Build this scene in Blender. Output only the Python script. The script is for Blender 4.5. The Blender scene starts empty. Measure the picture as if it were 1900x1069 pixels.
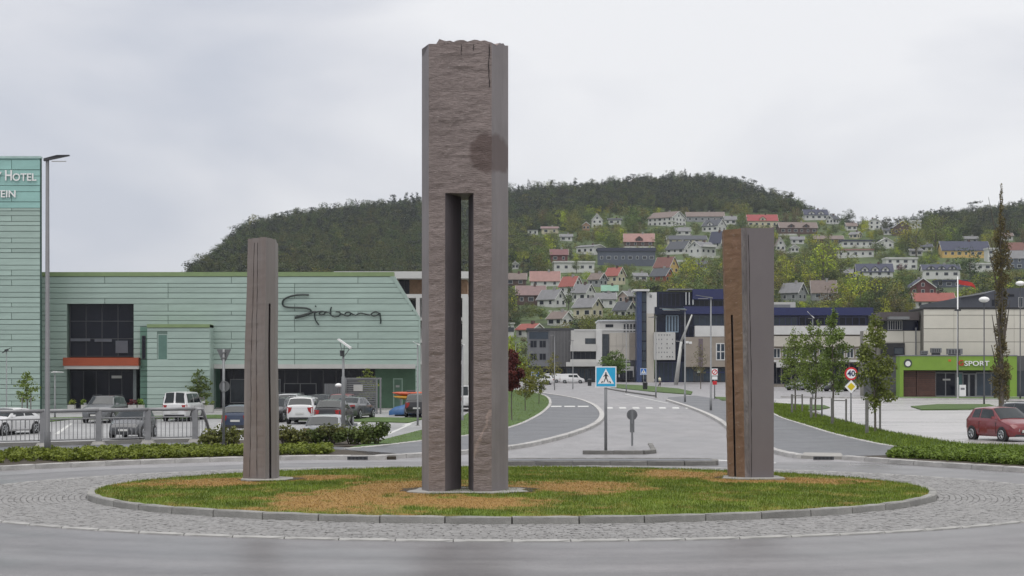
import bpy, bmesh, math, random
import numpy as np
from mathutils import Vector, Matrix, noise as mnoise
SC = bpy.context.scene
rad = math.radians
random.seed(7); np.random.seed(7)

# ------------------------------------------------------------------ camera
F = 3351.0; CX = 950.0; HY = 708.0; H = 2.75; S = .0095      # focal length in photo pixels, horizon row, eye height, street gradient
cam_d = bpy.data.cameras.new('camera'); cam = bpy.data.objects.new('camera', cam_d); SC.collection.objects.link(cam)
cam_d.sensor_width = 36; cam_d.lens = 36 * F / 1900; cam_d.shift_y = (HY - 534.5) / 1900
cam_d.clip_start = .5; cam_d.clip_end = 9000
cam.location = (0, 0, H); cam.rotation_euler = (rad(90), 0, 0)
SC.camera = cam

# ------------------------------------------------------------------ sky and sun (overcast)
SUN_EL, SUN_AZ = rad(74), rad(205)
w = bpy.data.worlds.new('World'); SC.world = w; w.use_nodes = True
nt = w.node_tree; nt.nodes.clear()
def N(nt, t, **k):
    n = nt.nodes.new(t)
    for a, b in k.items(): setattr(n, a, b)
    return n
out = N(nt, 'ShaderNodeOutputWorld')
sky = N(nt, 'ShaderNodeTexSky', sky_type='NISHITA'); sky.sun_disc = False
sky.sun_elevation = SUN_EL; sky.sun_rotation = SUN_AZ
bg1 = N(nt, 'ShaderNodeBackground'); bg1.inputs[1].default_value = .08
nt.links.new(sky.outputs[0], bg1.inputs[0])
tc = N(nt, 'ShaderNodeTexCoord'); mp = N(nt, 'ShaderNodeMapping'); mp.inputs['Scale'].default_value = (1, 1, 2.6)
nt.links.new(tc.outputs['Generated'], mp.inputs[0])
n1 = N(nt, 'ShaderNodeTexNoise'); n1.inputs['Scale'].default_value = 4.2; n1.inputs['Detail'].default_value = 5; n1.inputs['Roughness'].default_value = .45
n1.inputs['Distortion'].default_value = .35
nt.links.new(mp.outputs[0], n1.inputs['Vector'])
cr = N(nt, 'ShaderNodeValToRGB'); e = cr.color_ramp.elements
e[0].position = .34; e[0].color = (.51, .53, .59, 1); e[1].position = .64; e[1].color = (.785, .783, .795, 1)
m_ = cr.color_ramp.elements.new(.48); m_.color = (.645, .65, .685, 1)
# the western (left) part of the cloud deck is a little heavier and bluer
sx = N(nt, 'ShaderNodeSeparateXYZ'); nt.links.new(tc.outputs['Generated'], sx.inputs[0])
mr = N(nt, 'ShaderNodeMapRange'); mr.inputs['From Min'].default_value = -.5; mr.inputs['From Max'].default_value = .35
mr.inputs['To Min'].default_value = -.13; mr.inputs['To Max'].default_value = .09
nt.links.new(sx.outputs['X'], mr.inputs['Value'])
zr = N(nt, 'ShaderNodeMapRange'); zr.inputs['From Min'].default_value = 0; zr.inputs['From Max'].default_value = .25
zr.inputs['To Min'].default_value = -.05; zr.inputs['To Max'].default_value = .06
nt.links.new(sx.outputs['Z'], zr.inputs['Value'])
a1 = N(nt, 'ShaderNodeMath', operation='ADD'); a2 = N(nt, 'ShaderNodeMath', operation='ADD')
nt.links.new(n1.outputs[0], a1.inputs[0]); nt.links.new(mr.outputs[0], a1.inputs[1])
nt.links.new(a1.outputs[0], a2.inputs[0]); nt.links.new(zr.outputs[0], a2.inputs[1])
nt.links.new(a2.outputs[0], cr.inputs[0])
bg2 = N(nt, 'ShaderNodeBackground'); bg2.inputs[1].default_value = .66
nt.links.new(cr.outputs[0], bg2.inputs[0])
mx = N(nt, 'ShaderNodeMixShader'); mx.inputs[0].default_value = .93
nt.links.new(bg1.outputs[0], mx.inputs[1]); nt.links.new(bg2.outputs[0], mx.inputs[2]); nt.links.new(mx.outputs[0], out.inputs[0])
sd = bpy.data.lights.new('sun', 'SUN'); sd.energy = 1.35; sd.angle = rad(70); sd.color = (1, .97, .93)
so = bpy.data.objects.new('sun', sd); SC.collection.objects.link(so)
so.location = (0, -20, 60)
_d = Vector((math.sin(SUN_AZ) * math.cos(SUN_EL), math.cos(SUN_AZ) * math.cos(SUN_EL), math.sin(SUN_EL)))
so.rotation_euler = _d.to_track_quat('Z', 'Y').to_euler()
vs = SC.view_settings; vs.view_transform = 'Standard'; vs.look = 'None'; vs.gamma = 1; vs.exposure = .85; vs.use_curve_mapping = False

# ------------------------------------------------------------------ places
def zg(Y): return S * max(0., Y - 55.)
def zl(Y): return -.5 + .019 * (Y - 78)                         # the car park lies lower than the street
def gY(py):
    d = py - HY
    if d > 0 and F * H / d <= 55: return F * H / d
    return F * (H + 55 * S) / (d + F * S)
def G(px, py, dz=0):
    Y = gY(py); return Vector(((px - CX) / F * Y, Y, zg(Y) + dz))
def GL(px, py, dz=0):
    Y = F * (H + .5 + .019 * 78) / (py - HY + F * .019); return Vector(((px - CX) / F * Y, Y, zl(Y) + dz))
def W(px, py, Y): return Vector(((px - CX) / F * Y, Y, H + (HY - py) / F * Y))

SKYLINE = [(-400, 700), (330, 700), (352, 530), (380, 504), (410, 476), (450, 436), (500, 421), (560, 408), (600, 402), (700, 393), (780, 384), (860, 372), (945, 366),
           (1100, 354), (1200, 345), (1290, 338), (1350, 344), (1420, 367), (1500, 394), (1530, 408), (1600, 424), (1660, 430), (1700, 420),
           (1740, 408), (1800, 404), (1900, 392), (2300, 380)]
def skyl(px): return float(np.interp(px, [a for a, b in SKYLINE], [b for a, b in SKYLINE]))
Y0H, Y1H = 340., 1300.
def hY(py): return Y0H + (Y1H - Y0H) * (max(0., 703 - py) / 378.) ** 1.2
def hpy(Y): return 703 - 378. * (max(0., Y - Y0H) / (Y1H - Y0H)) ** (1 / 1.2)
def hill_z(x, Y):
    px = CX + F * x / Y; Yr = hY(skyl(px)); y = min(Y, Yr)
    z = H + (HY - hpy(y)) / F * y
    return z + (2.2 * mnoise.noise(Vector((x / 60, Y / 60, 0))) if Y > 420 else 0) - max(0, Y - Yr) * .02
def HP(px, py):
    Y = hY(py); x = (px - CX) / F * Y; return Vector((x, Y, hill_z(x, Y)))

# ------------------------------------------------------------------ materials
def new_mat(name):
    m = bpy.data.materials.new(name); m.use_nodes = True; nt = m.node_tree
    return m, nt, nt.nodes['Principled BSDF']
def scale_col(c, k): return (min(1, c[0] * k), min(1, c[1] * k), min(1, c[2] * k), 1)
def M(name, col, rough=.75, var=.16, scale=1.5, bump=0., bscale=None, metal=0., coat=0., spec=.5, rnd=0., stretch=(1, 1, 1), rvar=0.):
    """plain surface: base colour broken by two sizes of noise, optional bump, optional change from object to object"""
    m, nt, p = new_mat(name); L = nt.links.new
    tc = N(nt, 'ShaderNodeTexCoord'); mp = N(nt, 'ShaderNodeMapping'); mp.inputs['Scale'].default_value = stretch; L(tc.outputs['Object'], mp.inputs[0])
    n1 = N(nt, 'ShaderNodeTexNoise'); n1.inputs['Scale'].default_value = scale; n1.inputs['Detail'].default_value = 6; n1.inputs['Roughness'].default_value = .65
    L(mp.outputs[0], n1.inputs['Vector'])
    r = N(nt, 'ShaderNodeValToRGB'); r.color_ramp.elements[0].position = .28; r.color_ramp.elements[1].position = .72
    r.color_ramp.elements[0].color = scale_col(col, 1 - var); r.color_ramp.elements[1].color = scale_col(col, 1 + var)
    L(n1.outputs[0], r.inputs[0]); last = r.outputs[0]
    if rnd:
        oi = N(nt, 'ShaderNodeObjectInfo'); hv = N(nt, 'ShaderNodeHueSaturation')
        a = N(nt, 'ShaderNodeMapRange'); a.inputs['To Min'].default_value = 1 - rnd; a.inputs['To Max'].default_value = 1 + rnd
        L(oi.outputs['Random'], a.inputs['Value']); L(a.outputs[0], hv.inputs['Value']); L(last, hv.inputs['Color']); last = hv.outputs[0]
    L(last, p.inputs['Base Color'])
    p.inputs['Roughness'].default_value = rough; p.inputs['Metallic'].default_value = metal; p.inputs['Specular IOR Level'].default_value = spec
    if rvar:
        a = N(nt, 'ShaderNodeMapRange'); a.inputs['From Min'].default_value = .35; a.inputs['From Max'].default_value = .65
        a.inputs['To Min'].default_value = max(.03, rough - rvar); a.inputs['To Max'].default_value = min(1, rough + rvar)
        L(n1.outputs[0], a.inputs['Value']); L(a.outputs[0], p.inputs['Roughness'])
    if coat: p.inputs['Coat Weight'].default_value = coat; p.inputs['Coat Roughness'].default_value = .06
    if bump:
        n2 = N(nt, 'ShaderNodeTexNoise'); n2.inputs['Scale'].default_value = bscale or scale * 8; n2.inputs['Detail'].default_value = 4
        L(mp.outputs[0], n2.inputs['Vector'])
        b = N(nt, 'ShaderNodeBump'); b.inputs['Strength'].default_value = bump; b.inputs['Distance'].default_value = .03
        L(n2.outputs[0], b.inputs['Height']); L(b.outputs[0], p.inputs['Normal'])
    return m

def asphalt(name, col, rough=.42, rvar=.16, streak=(1, 1, 1), patch=.22, tracks=None):
    m, nt, p = new_mat(name); L = nt.links.new
    tc = N(nt, 'ShaderNodeTexCoord')
    def noise(sc, st=(1, 1, 1), det=5):
        mp = N(nt, 'ShaderNodeMapping'); mp.inputs['Scale'].default_value = st; L(tc.outputs['Object'], mp.inputs[0])
        n = N(nt, 'ShaderNodeTexNoise'); n.inputs['Scale'].default_value = sc; n.inputs['Detail'].default_value = det; n.inputs['Roughness'].default_value = .6
        L(mp.outputs[0], n.inputs['Vector']); return n.outputs[0]
    big = noise(.11, streak, 4); mid = noise(.9, streak, 6); fine = noise(38, (1, 1, 1), 3)
    r = N(nt, 'ShaderNodeValToRGB'); r.color_ramp.elements[0].position = .3; r.color_ramp.elements[1].position = .7
    r.color_ramp.elements[0].color = scale_col(col, 1 - patch); r.color_ramp.elements[1].color = scale_col(col, 1 + patch); L(big, r.inputs[0])
    def mul(c, fac_out, lo, hi):
        a = N(nt, 'ShaderNodeMapRange'); a.inputs['From Min'].default_value = .3; a.inputs['From Max'].default_value = .7
        a.inputs['To Min'].default_value = lo; a.inputs['To Max'].default_value = hi; L(fac_out, a.inputs['Value'])
        v = N(nt, 'ShaderNodeVectorMath', operation='SCALE'); L(c, v.inputs[0]); L(a.outputs[0], v.inputs['Scale']); return v.outputs[0]
    c = mul(r.outputs[0], mid, .84, 1.16); c = mul(c, noise(6.5, (1, 1, 1), 4), .88, 1.12); c = mul(c, fine, .66, 1.34)
    if tracks:                                                    # wear and tyre sheen painted as rings of tone round the island
        v = N(nt, 'ShaderNodeVectorMath', operation='DISTANCE'); v.inputs[1].default_value = (*tracks, 0); L(tc.outputs['Object'], v.inputs[0])
        wn = N(nt, 'ShaderNodeTexNoise', noise_dimensions='1D'); wn.inputs['Scale'].default_value = .75; wn.inputs['Detail'].default_value = 3; L(v.outputs['Value'], wn.inputs['W']); c = mul(c, wn.outputs[0], .84, 1.16)
    sp = noise(2.6, (1, 1, 1), 2); q = N(nt, 'ShaderNodeMapRange'); q.inputs['From Min'].default_value = .70; q.inputs['From Max'].default_value = .76; q.inputs['To Min'].default_value = 1; q.inputs['To Max'].default_value = .62; L(sp, q.inputs['Value'])
    v2 = N(nt, 'ShaderNodeVectorMath', operation='SCALE'); L(c, v2.inputs[0]); L(q.outputs[0], v2.inputs['Scale']); c = v2.outputs[0]; L(c, p.inputs['Base Color'])
    a = N(nt, 'ShaderNodeMapRange'); a.inputs['From Min'].default_value = .35; a.inputs['From Max'].default_value = .65
    a.inputs['To Min'].default_value = rough - rvar; a.inputs['To Max'].default_value = rough + rvar; L(big, a.inputs['Value']); L(a.outputs[0], p.inputs['Roughness'])
    b = N(nt, 'ShaderNodeBump'); b.inputs['Strength'].default_value = .25; b.inputs['Distance'].default_value = .006; L(fine, b.inputs['Height']); L(b.outputs[0], p.inputs['Normal'])
    p.inputs['Specular IOR Level'].default_value = .6
    return m

def leaf_mat(name, col, var=.35, rnd=.12, hue=.03, transl=.25):
    """leaves: colour from a per-leaf attribute 'tint' plus a per-plant change"""
    m, nt, p = new_mat(name); L = nt.links.new
    at = N(nt, 'ShaderNodeAttribute', attribute_name='tint')
    r = N(nt, 'ShaderNodeValToRGB'); r.color_ramp.elements[0].color = scale_col(col, 1 - var)
    r.color_ramp.elements[1].color = scale_col((col[0] * 1.15, col[1], col[2] * .85), 1 + var); L(at.outputs['Fac'], r.inputs[0])
    oi = N(nt, 'ShaderNodeObjectInfo'); hv = N(nt, 'ShaderNodeHueSaturation')
    a = N(nt, 'ShaderNodeMapRange'); a.inputs['To Min'].default_value = 1 - rnd; a.inputs['To Max'].default_value = 1 + rnd
    h = N(nt, 'ShaderNodeMapRange'); h.inputs['To Min'].default_value = .5 - hue; h.inputs['To Max'].default_value = .5 + hue
    mm = N(nt, 'ShaderNodeMath', operation='FRACT'); m2 = N(nt, 'ShaderNodeMath', operation='MULTIPLY'); m2.inputs[1].default_value = 7.31
    L(oi.outputs['Random'], m2.inputs[0]); L(m2.outputs[0], mm.inputs[0]); L(mm.outputs[0], h.inputs['Value'])
    L(oi.outputs['Random'], a.inputs['Value']); L(a.outputs[0], hv.inputs['Value']); L(h.outputs[0], hv.inputs['Hue']); L(r.outputs[0], hv.inputs['Color'])
    L(hv.outputs[0], p.inputs['Base Color']); p.inputs['Roughness'].default_value = .6; p.inputs['Specular IOR Level'].default_value = .3
    if transl:
        t = N(nt, 'ShaderNodeBsdfTranslucent'); L(hv.outputs[0], t.inputs[0]); ms = N(nt, 'ShaderNodeMixShader'); ms.inputs[0].default_value = transl
        o = [n for n in nt.nodes if n.type == 'OUTPUT_MATERIAL'][0]
        L(p.outputs[0], ms.inputs[1]); L(t.outputs[0], ms.inputs[2]); L(ms.outputs[0], o.inputs[0])
    return m

# ------------------------------------------------------------------ mesh building
COL = SC.collection
class MB:
    def __init__(s): s.v = []; s.f = []; s.t = []
    def add(s, vs, fs):
        b = len(s.v); s.v += [tuple(v) for v in vs]; s.f += [tuple(i + b for i in f) for f in fs]; return s
    def box(s, x0, x1, y0, y1, z0, z1):
        return s.add([(x0, y0, z0), (x1, y0, z0), (x1, y1, z0), (x0, y1, z0), (x0, y0, z1), (x1, y0, z1), (x1, y1, z1), (x0, y1, z1)],
                     [(0, 3, 2, 1), (4, 5, 6, 7), (0, 1, 5, 4), (1, 2, 6, 5), (2, 3, 7, 6), (3, 0, 4, 7)])
    def tube(s, pts, rs, n=8, cap=True):
        pts = [Vector(p) for p in pts]; rs = [rs] * len(pts) if isinstance(rs, (int, float)) else rs
        vs = []; up = Vector((0, 0, 1))
        for i, p in enumerate(pts):
            t = (pts[min(i + 1, len(pts) - 1)] - pts[max(i - 1, 0)]).normalized()
            a = t.cross(up if abs(t.z) < .95 else Vector((0, 1, 0))).normalized(); b = t.cross(a)
            vs += [p + (a * math.cos(k * 2 * math.pi / n) + b * math.sin(k * 2 * math.pi / n)) * rs[i] for k in range(n)]
        fs = [(i * n + k, i * n + (k + 1) % n, (i + 1) * n + (k + 1) % n, (i + 1) * n + k) for i in range(len(pts) - 1) for k in range(n)]
        if cap: fs += [tuple(range(n)), tuple((len(pts) - 1) * n + k for k in reversed(range(n)))]
        return s.add(vs, fs)
    def prism(s, poly, y0, y1):
        """poly of (x,z) extruded along y"""
        n = len(poly); vs = [(x, y0, z) for x, z in poly] + [(x, y1, z) for x, z in poly]
        return s.add(vs, [tuple(range(n)), tuple(range(2 * n - 1, n - 1, -1))] + [(i, i + n, (i + 1) % n + n, (i + 1) % n) for i in range(n)])
    def disc(s, c, r, y0, y1, n=24): return s.prism([(c[0] + r * math.cos(2 * math.pi * k / n), c[1] + r * math.sin(2 * math.pi * k / n)) for k in range(n)], y0, y1)
    def build(s, name, mat, parent=None, loc=None, smooth=False, fix=True):
        """verts are world coordinates relative to the parent's location (or to loc)"""
        me = bpy.data.meshes.new(name); me.from_pydata(s.v, [], s.f)
        if fix:
            bm = bmesh.new(); bm.from_mesh(me); bmesh.ops.recalc_face_normals(bm, faces=bm.faces); bm.to_mesh(me); bm.free()
        me.materials.append(mat)
        if smooth: me.polygons.foreach_set('use_smooth', [True] * len(me.polygons))
        return obj(name, me, parent, loc)
def obj(name, me, parent=None, loc=None):
    o = bpy.data.objects.new(name, me); COL.objects.link(o)
    if parent: o.parent = parent
    if loc is not None: o.location = loc
    return o
def tag(o, label=None, cat=None, group=None, kind=None):
    if label: o['label'] = label
    if cat: o['category'] = cat
    if group: o['group'] = group
    if kind: o['kind'] = kind
    return o
def thing(name, loc, label, cat, group=None, rz=0, sc=1):
    o = obj(name, None, None, loc); o.rotation_euler.z = rz; o.scale = (sc,) * 3; o.empty_display_size = .3
    return tag(o, label, cat, group)
def copy_tree(o, parent=None, loc=None, rz=None, label=None, sc=None):
    c = o.copy(); COL.objects.link(c); c.parent = parent
    if loc is not None: c.location = loc
    if rz is not None: c.rotation_euler.z = rz
    if sc is not None: c.scale = (sc,) * 3
    if label: c['label'] = label
    for ch in o.children: copy_tree(ch, c)
    return c
def text_mesh(body, size, mat, name, parent, loc, rot=(rad(90), 0, 0), ext=.01, sx=1, align='CENTER', bold=0):
    cu = bpy.data.curves.new(name, 'FONT'); cu.body = body; cu.size = size; cu.extrude = ext; cu.align_x = align; cu.align_y = 'CENTER'; cu.offset = bold; cu.resolution_u = 3
    t = bpy.data.objects.new(name, cu); COL.objects.link(t); bpy.context.view_layer.update()
    me = bpy.data.meshes.new_from_object(t.evaluated_get(bpy.context.evaluated_depsgraph_get())); bpy.data.objects.remove(t)
    me.materials.clear(); me.materials.append(mat)
    o = obj(name, me, parent, loc); o.rotation_euler = rot; o.scale = (sx, 1, 1); return o

def sheet(name, pts, mat, dz=0, kind='structure', skirt=0., zf=zg, cut=55., sub=0):
    """flat polygon (list of world xy) laid on the street gradient, closed down at its rim by a skirt"""
    bm = bmesh.new(); vs = [bm.verts.new((p[0], p[1], 0)) for p in pts]; f = bm.faces.new(vs); bm.normal_update()
    bmesh.ops.triangulate(bm, faces=[f], ngon_method='EAR_CLIP')
    if cut and zf is zg: bmesh.ops.bisect_plane(bm, geom=bm.verts[:] + bm.edges[:] + bm.faces[:], plane_co=(0, cut, 0), plane_no=(0, 1, 0))
    bmesh.ops.recalc_face_normals(bm, faces=bm.faces)
    if bm.faces and sum(f.normal.z for f in bm.faces) < 0: bmesh.ops.reverse_faces(bm, faces=bm.faces)
    if skirt:
        rim = [e for e in bm.edges if e.is_boundary]
        r = bmesh.ops.extrude_edge_only(bm, edges=rim); low = [g for g in r['geom'] if isinstance(g, bmesh.types.BMVert)]
        for v in bm.verts: v.co.z = zf(v.co.y) + dz
        for v in low: v.co.z -= skirt
        bmesh.ops.recalc_face_normals(bm, faces=bm.faces)
    else:
        for v in bm.verts: v.co.z = zf(v.co.y) + dz
    me = bpy.data.meshes.new(name); bm.to_mesh(me); bm.free(); me.materials.append(mat)
    o = obj(name, me); o['kind'] = kind; return o
def smooth_line(pts, n=6):
    """Catmull-Rom through pixel or world points"""
    P = [Vector(p) for p in pts]; out = []
    for i in range(len(P) - 1):
        a, b, c, d = P[max(i - 1, 0)], P[i], P[i + 1], P[min(i + 2, len(P) - 1)]
        for k in range(n):
            t = k / n; out.append(.5 * ((2 * b) + (c - a) * t + (2 * a - 5 * b + 4 * c - d) * t * t + (3 * b - a - 3 * c + d) * t ** 3))
    return out + [P[-1]]
def gl(px_pts, n=6): return smooth_line([G(*p) for p in px_pts], n)
def resample(P, step):
    out = [P[0].copy()]; acc = 0
    for a, b in zip(P, P[1:]):
        d = (b - a).length
        while acc + d >= step:
            a = a + (b - a) * ((step - acc) / d); out.append(a.copy()); d = (b - a).length; acc = 0
        acc += d
    if acc > step * .4: out.append(P[-1].copy())
    return out
# ------------------------------------------------------------------ shared materials
m_road = asphalt('wet_asphalt', (.215, .208, .211), .46, .13, (1, .35, 1))
m_ring = asphalt('ring_road_asphalt', (.135, .129, .131), .40, .13, tracks=(0, 44.7))
m_path = asphalt('dark_asphalt_path', (.105, .108, .116), .55, .12)
m_lot = asphalt('car_park_asphalt', (.27, .27, .27), .62, .12)
m_plaza = asphalt('wet_concrete_plaza', (.34, .33, .325), .36, .14, (.4, 2.2, 1))
m_gran = M('granite', (.40, .39, .375), .8, .22, 3, .5, 60, rnd=.10)
m_grand = M('weathered_granite', (.17, .165, .155), .85, .3, 2.2, .6, 40, rnd=.14)
m_cob = M('cobble_granite', (.215, .21, .205), .62, .2, 3, .4, 60, rnd=.08)
m_conc = M('concrete', (.30, .29, .27), .85, .15, 1.5, .3, 30)
m_white = M('white_paint', (.62, .62, .60), .6, .18, 6)
m_line = M('worn_white_marking', (.52, .52, .50), .6, .3, 9)
m_galv = M('galvanised_steel', (.20, .205, .21), .5, .14, 4, metal=.35)
m_dark = M('dark_metal', (.045, .047, .052), .5, .1, 3)
m_black = M('black_plastic', (.02, .02, .022), .55, .1, 5)
m_glass = M('dark_glass', (.010, .012, .019), .12, .3, .6, spec=.22)
m_glass2 = M('grey_glass', (.04, .05, .06), .15, .4, .8, spec=.35)
m_soil = M('soil', (.05, .04, .028), .95, .3, 4, .6, 30)
m_verge = M('verge_turf', (.060, .105, .022), .95, .35, 1.2, .7, 40, stretch=(1, .6, 1))
m_field = M('meadow', (.060, .105, .025), .95, .3, .12, .7, 3)

# ------------------------------------------------------------------ ground and hillside
def grid_mesh(name, xs_u, ys, zf, mat, kind='structure'):
    """grid in (x/y, y): zf(x, y)"""
    v = [(u * y if y > 12 else u * 12, y, zf(u * y if y > 12 else u * 12, y)) for y in ys for u in xs_u]; nx = len(xs_u)
    f = [(j * nx + i, j * nx + i + 1, (j + 1) * nx + i + 1, (j + 1) * nx + i) for j in range(len(ys) - 1) for i in range(nx - 1)]
    me = bpy.data.meshes.new(name); me.from_pydata(v, [], f); me.materials.append(mat)
    me.polygons.foreach_set('use_smooth', [True] * len(f)); o = obj(name, me); o['kind'] = kind; return o
us = np.linspace(-1.2, 1.2, 49).tolist()
grid_mesh('ground', us, [-30, 0, 12, 20, 30, 40, 55, 62, 70, 78, 90, 110, 140, 180, 240, 300, 345, 400], lambda x, y: min(zg(y), zl(y) if y > 60 else 9) - (.35 if y > 60 else .2), m_soil)
m_hill = M('hillside_turf', (.060, .088, .026), .95, .5, .035, .5, .8)
hxs = [(-500 + i * 12 - CX) / F for i in range(230)]
hys = [340 + i * 8 for i in range(150)] + [1560, 1700, 1900, 2300, 3000]
grid_mesh('hillside', hxs, hys, lambda x, y: hill_z(x, y) - .1, m_hill)

# ------------------------------------------------------------------ roads
IC = Vector((0, 44.7)); IR = 10.16; RO = 13.7
def circ(r, a0=0, a1=360, n=96): return [(IC.x + r * math.sin(rad(a0 + (a1 - a0) * k / n)), IC.y - r * math.cos(rad(a0 + (a1 - a0) * k / n))) for k in range(n + (a1 - a0 < 360))]
K_left = [(-500, 905), (-150, 881), (0, 873), (150, 866), (300, 860), (450, 855.5), (600, 852.5), (735, 853)]
K_far1 = [(640, 838), (705, 832), (780, 823), (870, 812), (945, 797), (985, 781), (1010, 765), (1021, 750), (1013, 737), (985, 729), (930, 722)]
K_far2 = [(700, 852), (780, 848), (868, 842), (945, 834), (1000, 824), (1060, 808), (1100, 792), (1116, 778), (1113, 764), (1096, 751), (1062, 740), (1000, 730)]
K_r3 = [(1238, 744), (1275, 756), (1310, 770), (1338, 785), (1362, 803), (1400, 824), (1440, 841), (1486, 851)]
K_r4 = [(1425, 764), (1450, 778), (1490, 791), (1540, 807), (1600, 822), (1650, 832), (1700, 838), (1768, 842)]
K_r5 = [(1566, 853), (1620, 857), (1700, 863), (1800, 869.5), (1900, 876), (2050, 887), (2300, 915)]
sheet('road', [(-70, -30), (70, -30), (75, 70), (160, 345), (-2, 345), (-2, 150), (-3.5, 110), (-4.2, 80), (-5, 73.6), (-60, 73.6)], m_road, 0)
sheet('roundabout_lane', [(-26, -12), (26, -12), (24, 34), (19.5, 52), (17, 57), (11, 60.5), (3.5, 60.5), (-4.1, 60.8), (-8.5, 59.2), (-13, 56), (-17, 50), (-22, 42)], m_ring, .004)
sheet('car_park', [(-62, 74.2), (-5.4, 74.2), (-4.6, 84), (-3.6, 110), (-2.6, 141), (-62, 141)], m_lot, 0, zf=zl)
RW = Vector
def ring(name, r0, r1, z, mat, n=128):
    m = MB(); P = circ(r0, n=n); Q = circ(r1, n=n)
    m.add([(x, y, z) for x, y in P] + [(x, y, z) for x, y in Q], [(i, (i + 1) % n, (i + 1) % n + n, i + n) for i in range(n)])
    o = m.build(name, mat, fix=True); o['kind'] = 'structure'; return o
apron = ring('cobbled_apron', IR + .1, RO, .010, M('mortar_bed', (.14, .136, .13), .9, .2, 3))

# cobbles: real stones; the 300 nearest are parts, the rest one mass
cob = []
rr = IR + .17
rng = random.Random(3)
while rr < RO - .08:
    n = int(2 * math.pi * rr / .165); ph = rng.random()
    for k in range(n):
        a = (k + ph + rng.uniform(-.12, .12)) / n * 2 * math.pi
        x = IC.x + rr * math.sin(a); y = IC.y - rr * math.cos(a)
        cob.append((x, y, -a, rng.uniform(.138, .158), rng.uniform(.112, .128), rng.uniform(.014, .026)))
    rr += .135
def cobverts(x, y, a, w_, d_, h_, j=.012):
    ca, sa = math.cos(a), math.sin(a); o = []
    for z, k in ((.0, 1), (h_ * .75, 1), (h_, .8)):
        for ux, uy in ((-1, -1), (1, -1), (1, 1), (-1, 1)):
            lx = ux * w_ / 2 * k + rng.uniform(-j, j) * .5; ly = uy * d_ / 2 * k + rng.uniform(-j, j) * .5
            o.append((x + lx * ca + ly * sa, y - lx * sa + ly * ca, z + .012 + (rng.uniform(-.006, .006) if z else 0)))
    return o
CF = [(0, 1, 5, 4), (1, 2, 6, 5), (2, 3, 7, 6), (3, 0, 4, 7), (4, 5, 9, 8), (5, 6, 10, 9), (6, 7, 11, 10), (7, 4, 8, 11), (8, 9, 10, 11)]
cob.sort(key=lambda c: (abs(c[0]) > 4.5, c[1]))
mstuff = MB()
protos = []
for k in range(12):
    p_ = MB().add(cobverts(0, 0, 0, .142, .115, .022), CF); protos.append(p_)
pm = []
for i, c in enumerate(cob):
    if i < 300:
        k = i % 12
        if len(pm) <= k:
            o = protos[k].build('cobble', m_cob, apron); pm.append(o.data)
        else: o = obj('cobble', pm[k], apron)
        o.location = (c[0], c[1], rng.uniform(-.004, .004)); o.rotation_euler.z = -c[2]
    else: mstuff.add(cobverts(*c), CF)
o = mstuff.build('cobbles', m_cob, apron, fix=False); o['kind'] = 'stuff'

# kerbs: single stones along a line
def stone_mesh(L_, w_, h_, mat, seed):
    r_ = random.Random(seed); b = .02; m = MB(); n = 5; vs = []
    for i in range(n):
        x = -L_ / 2 + L_ * i / (n - 1); e = .012 if i in (0, n - 1) else 0
        for y, z in ((-w_ / 2, 0), (-w_ / 2 + e, h_ - b), (-w_ / 2 + b, h_), (w_ / 2 - b, h_), (w_ / 2, h_ - b), (w_ / 2, 0)):
            vs.append((x, y + r_.uniform(-.006, .006), z + (r_.uniform(-.006, .006) - e * .4 if z else 0)))
    fs = [(i * 6 + k, i * 6 + (k + 1) % 6, (i + 1) * 6 + (k + 1) % 6, (i + 1) * 6 + k) for i in range(n - 1) for k in range(6)] + [tuple(range(6)), tuple(range((n - 1) * 6 + 5, (n - 1) * 6 - 1, -1))]
    m.add(vs, fs); bm_ = m; me = bpy.data.meshes.new('kerbstone'); me.from_pydata(bm_.v, [], bm_.f)
    b2 = bmesh.new(); b2.from_mesh(me); bmesh.ops.recalc_face_normals(b2, faces=b2.faces); b2.to_mesh(me); b2.free(); me.materials.append(mat); return me
KM = {}
def kerb(name, P, step, w_, h_, mat, z0=-.1, gap=.02, far=999):
    """structure whose children are its stones; beyond far the stones are one joined strip"""
    root = obj(name, None); root['kind'] = 'structure'; root.empty_display_size = .2
    R = resample(P, step)
    key = (step, w_, h_, mat.name)
    if key not in KM: KM[key] = [stone_mesh(step - gap, w_, h_ - z0, mat, s) for s in range(5)]
    fm = MB()
    for i, (a, b) in enumerate(zip(R, R[1:])):
        c = (a + b) / 2; d = b - a
        if d.length < step * .35: continue
        if c.y > far:
            nrm = Vector((-d.y, d.x, 0)).normalized() * w_ / 2; u = Vector((0, 0, 1)) * (h_ - z0); z_ = Vector((0, 0, z0))
            q = [a - nrm + z_, b - nrm + z_, b + nrm + z_, a + nrm + z_]
            fm.add([tuple(x) for x in q] + [tuple(x + u) for x in q], [(4, 5, 6, 7), (0, 1, 5, 4), (1, 2, 6, 5), (2, 3, 7, 6), (3, 0, 4, 7)])
            continue
        o = obj('kerbstone', KM[key][(i * 7) % 5], root); o.location = (c.x, c.y, c.z + z0)
        o.rotation_euler = (0, -math.atan2(d.z, math.hypot(d.x, d.y)), math.atan2(d.y, d.x)); o.scale.x = d.length / step
    if fm.v:
        o = fm.build('kerb_strip', mat, root)
    return root
ik = [Vector((x, y, 0)) for x, y in circ(IR, n=50)]; ik.append(ik[0].copy())
root = obj('roundabout_kerb', None); root['kind'] = 'structure'
L_ = (ik[1] - ik[0]).length; m_isl = M('island_kerb_granite', (.255, .25, .235), .85, .3, 2.2, .6, 40, rnd=.12)
kms = [stone_mesh(L_ - .018, .20, .24, m_isl, 20 + s) for s in range(6)]
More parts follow.
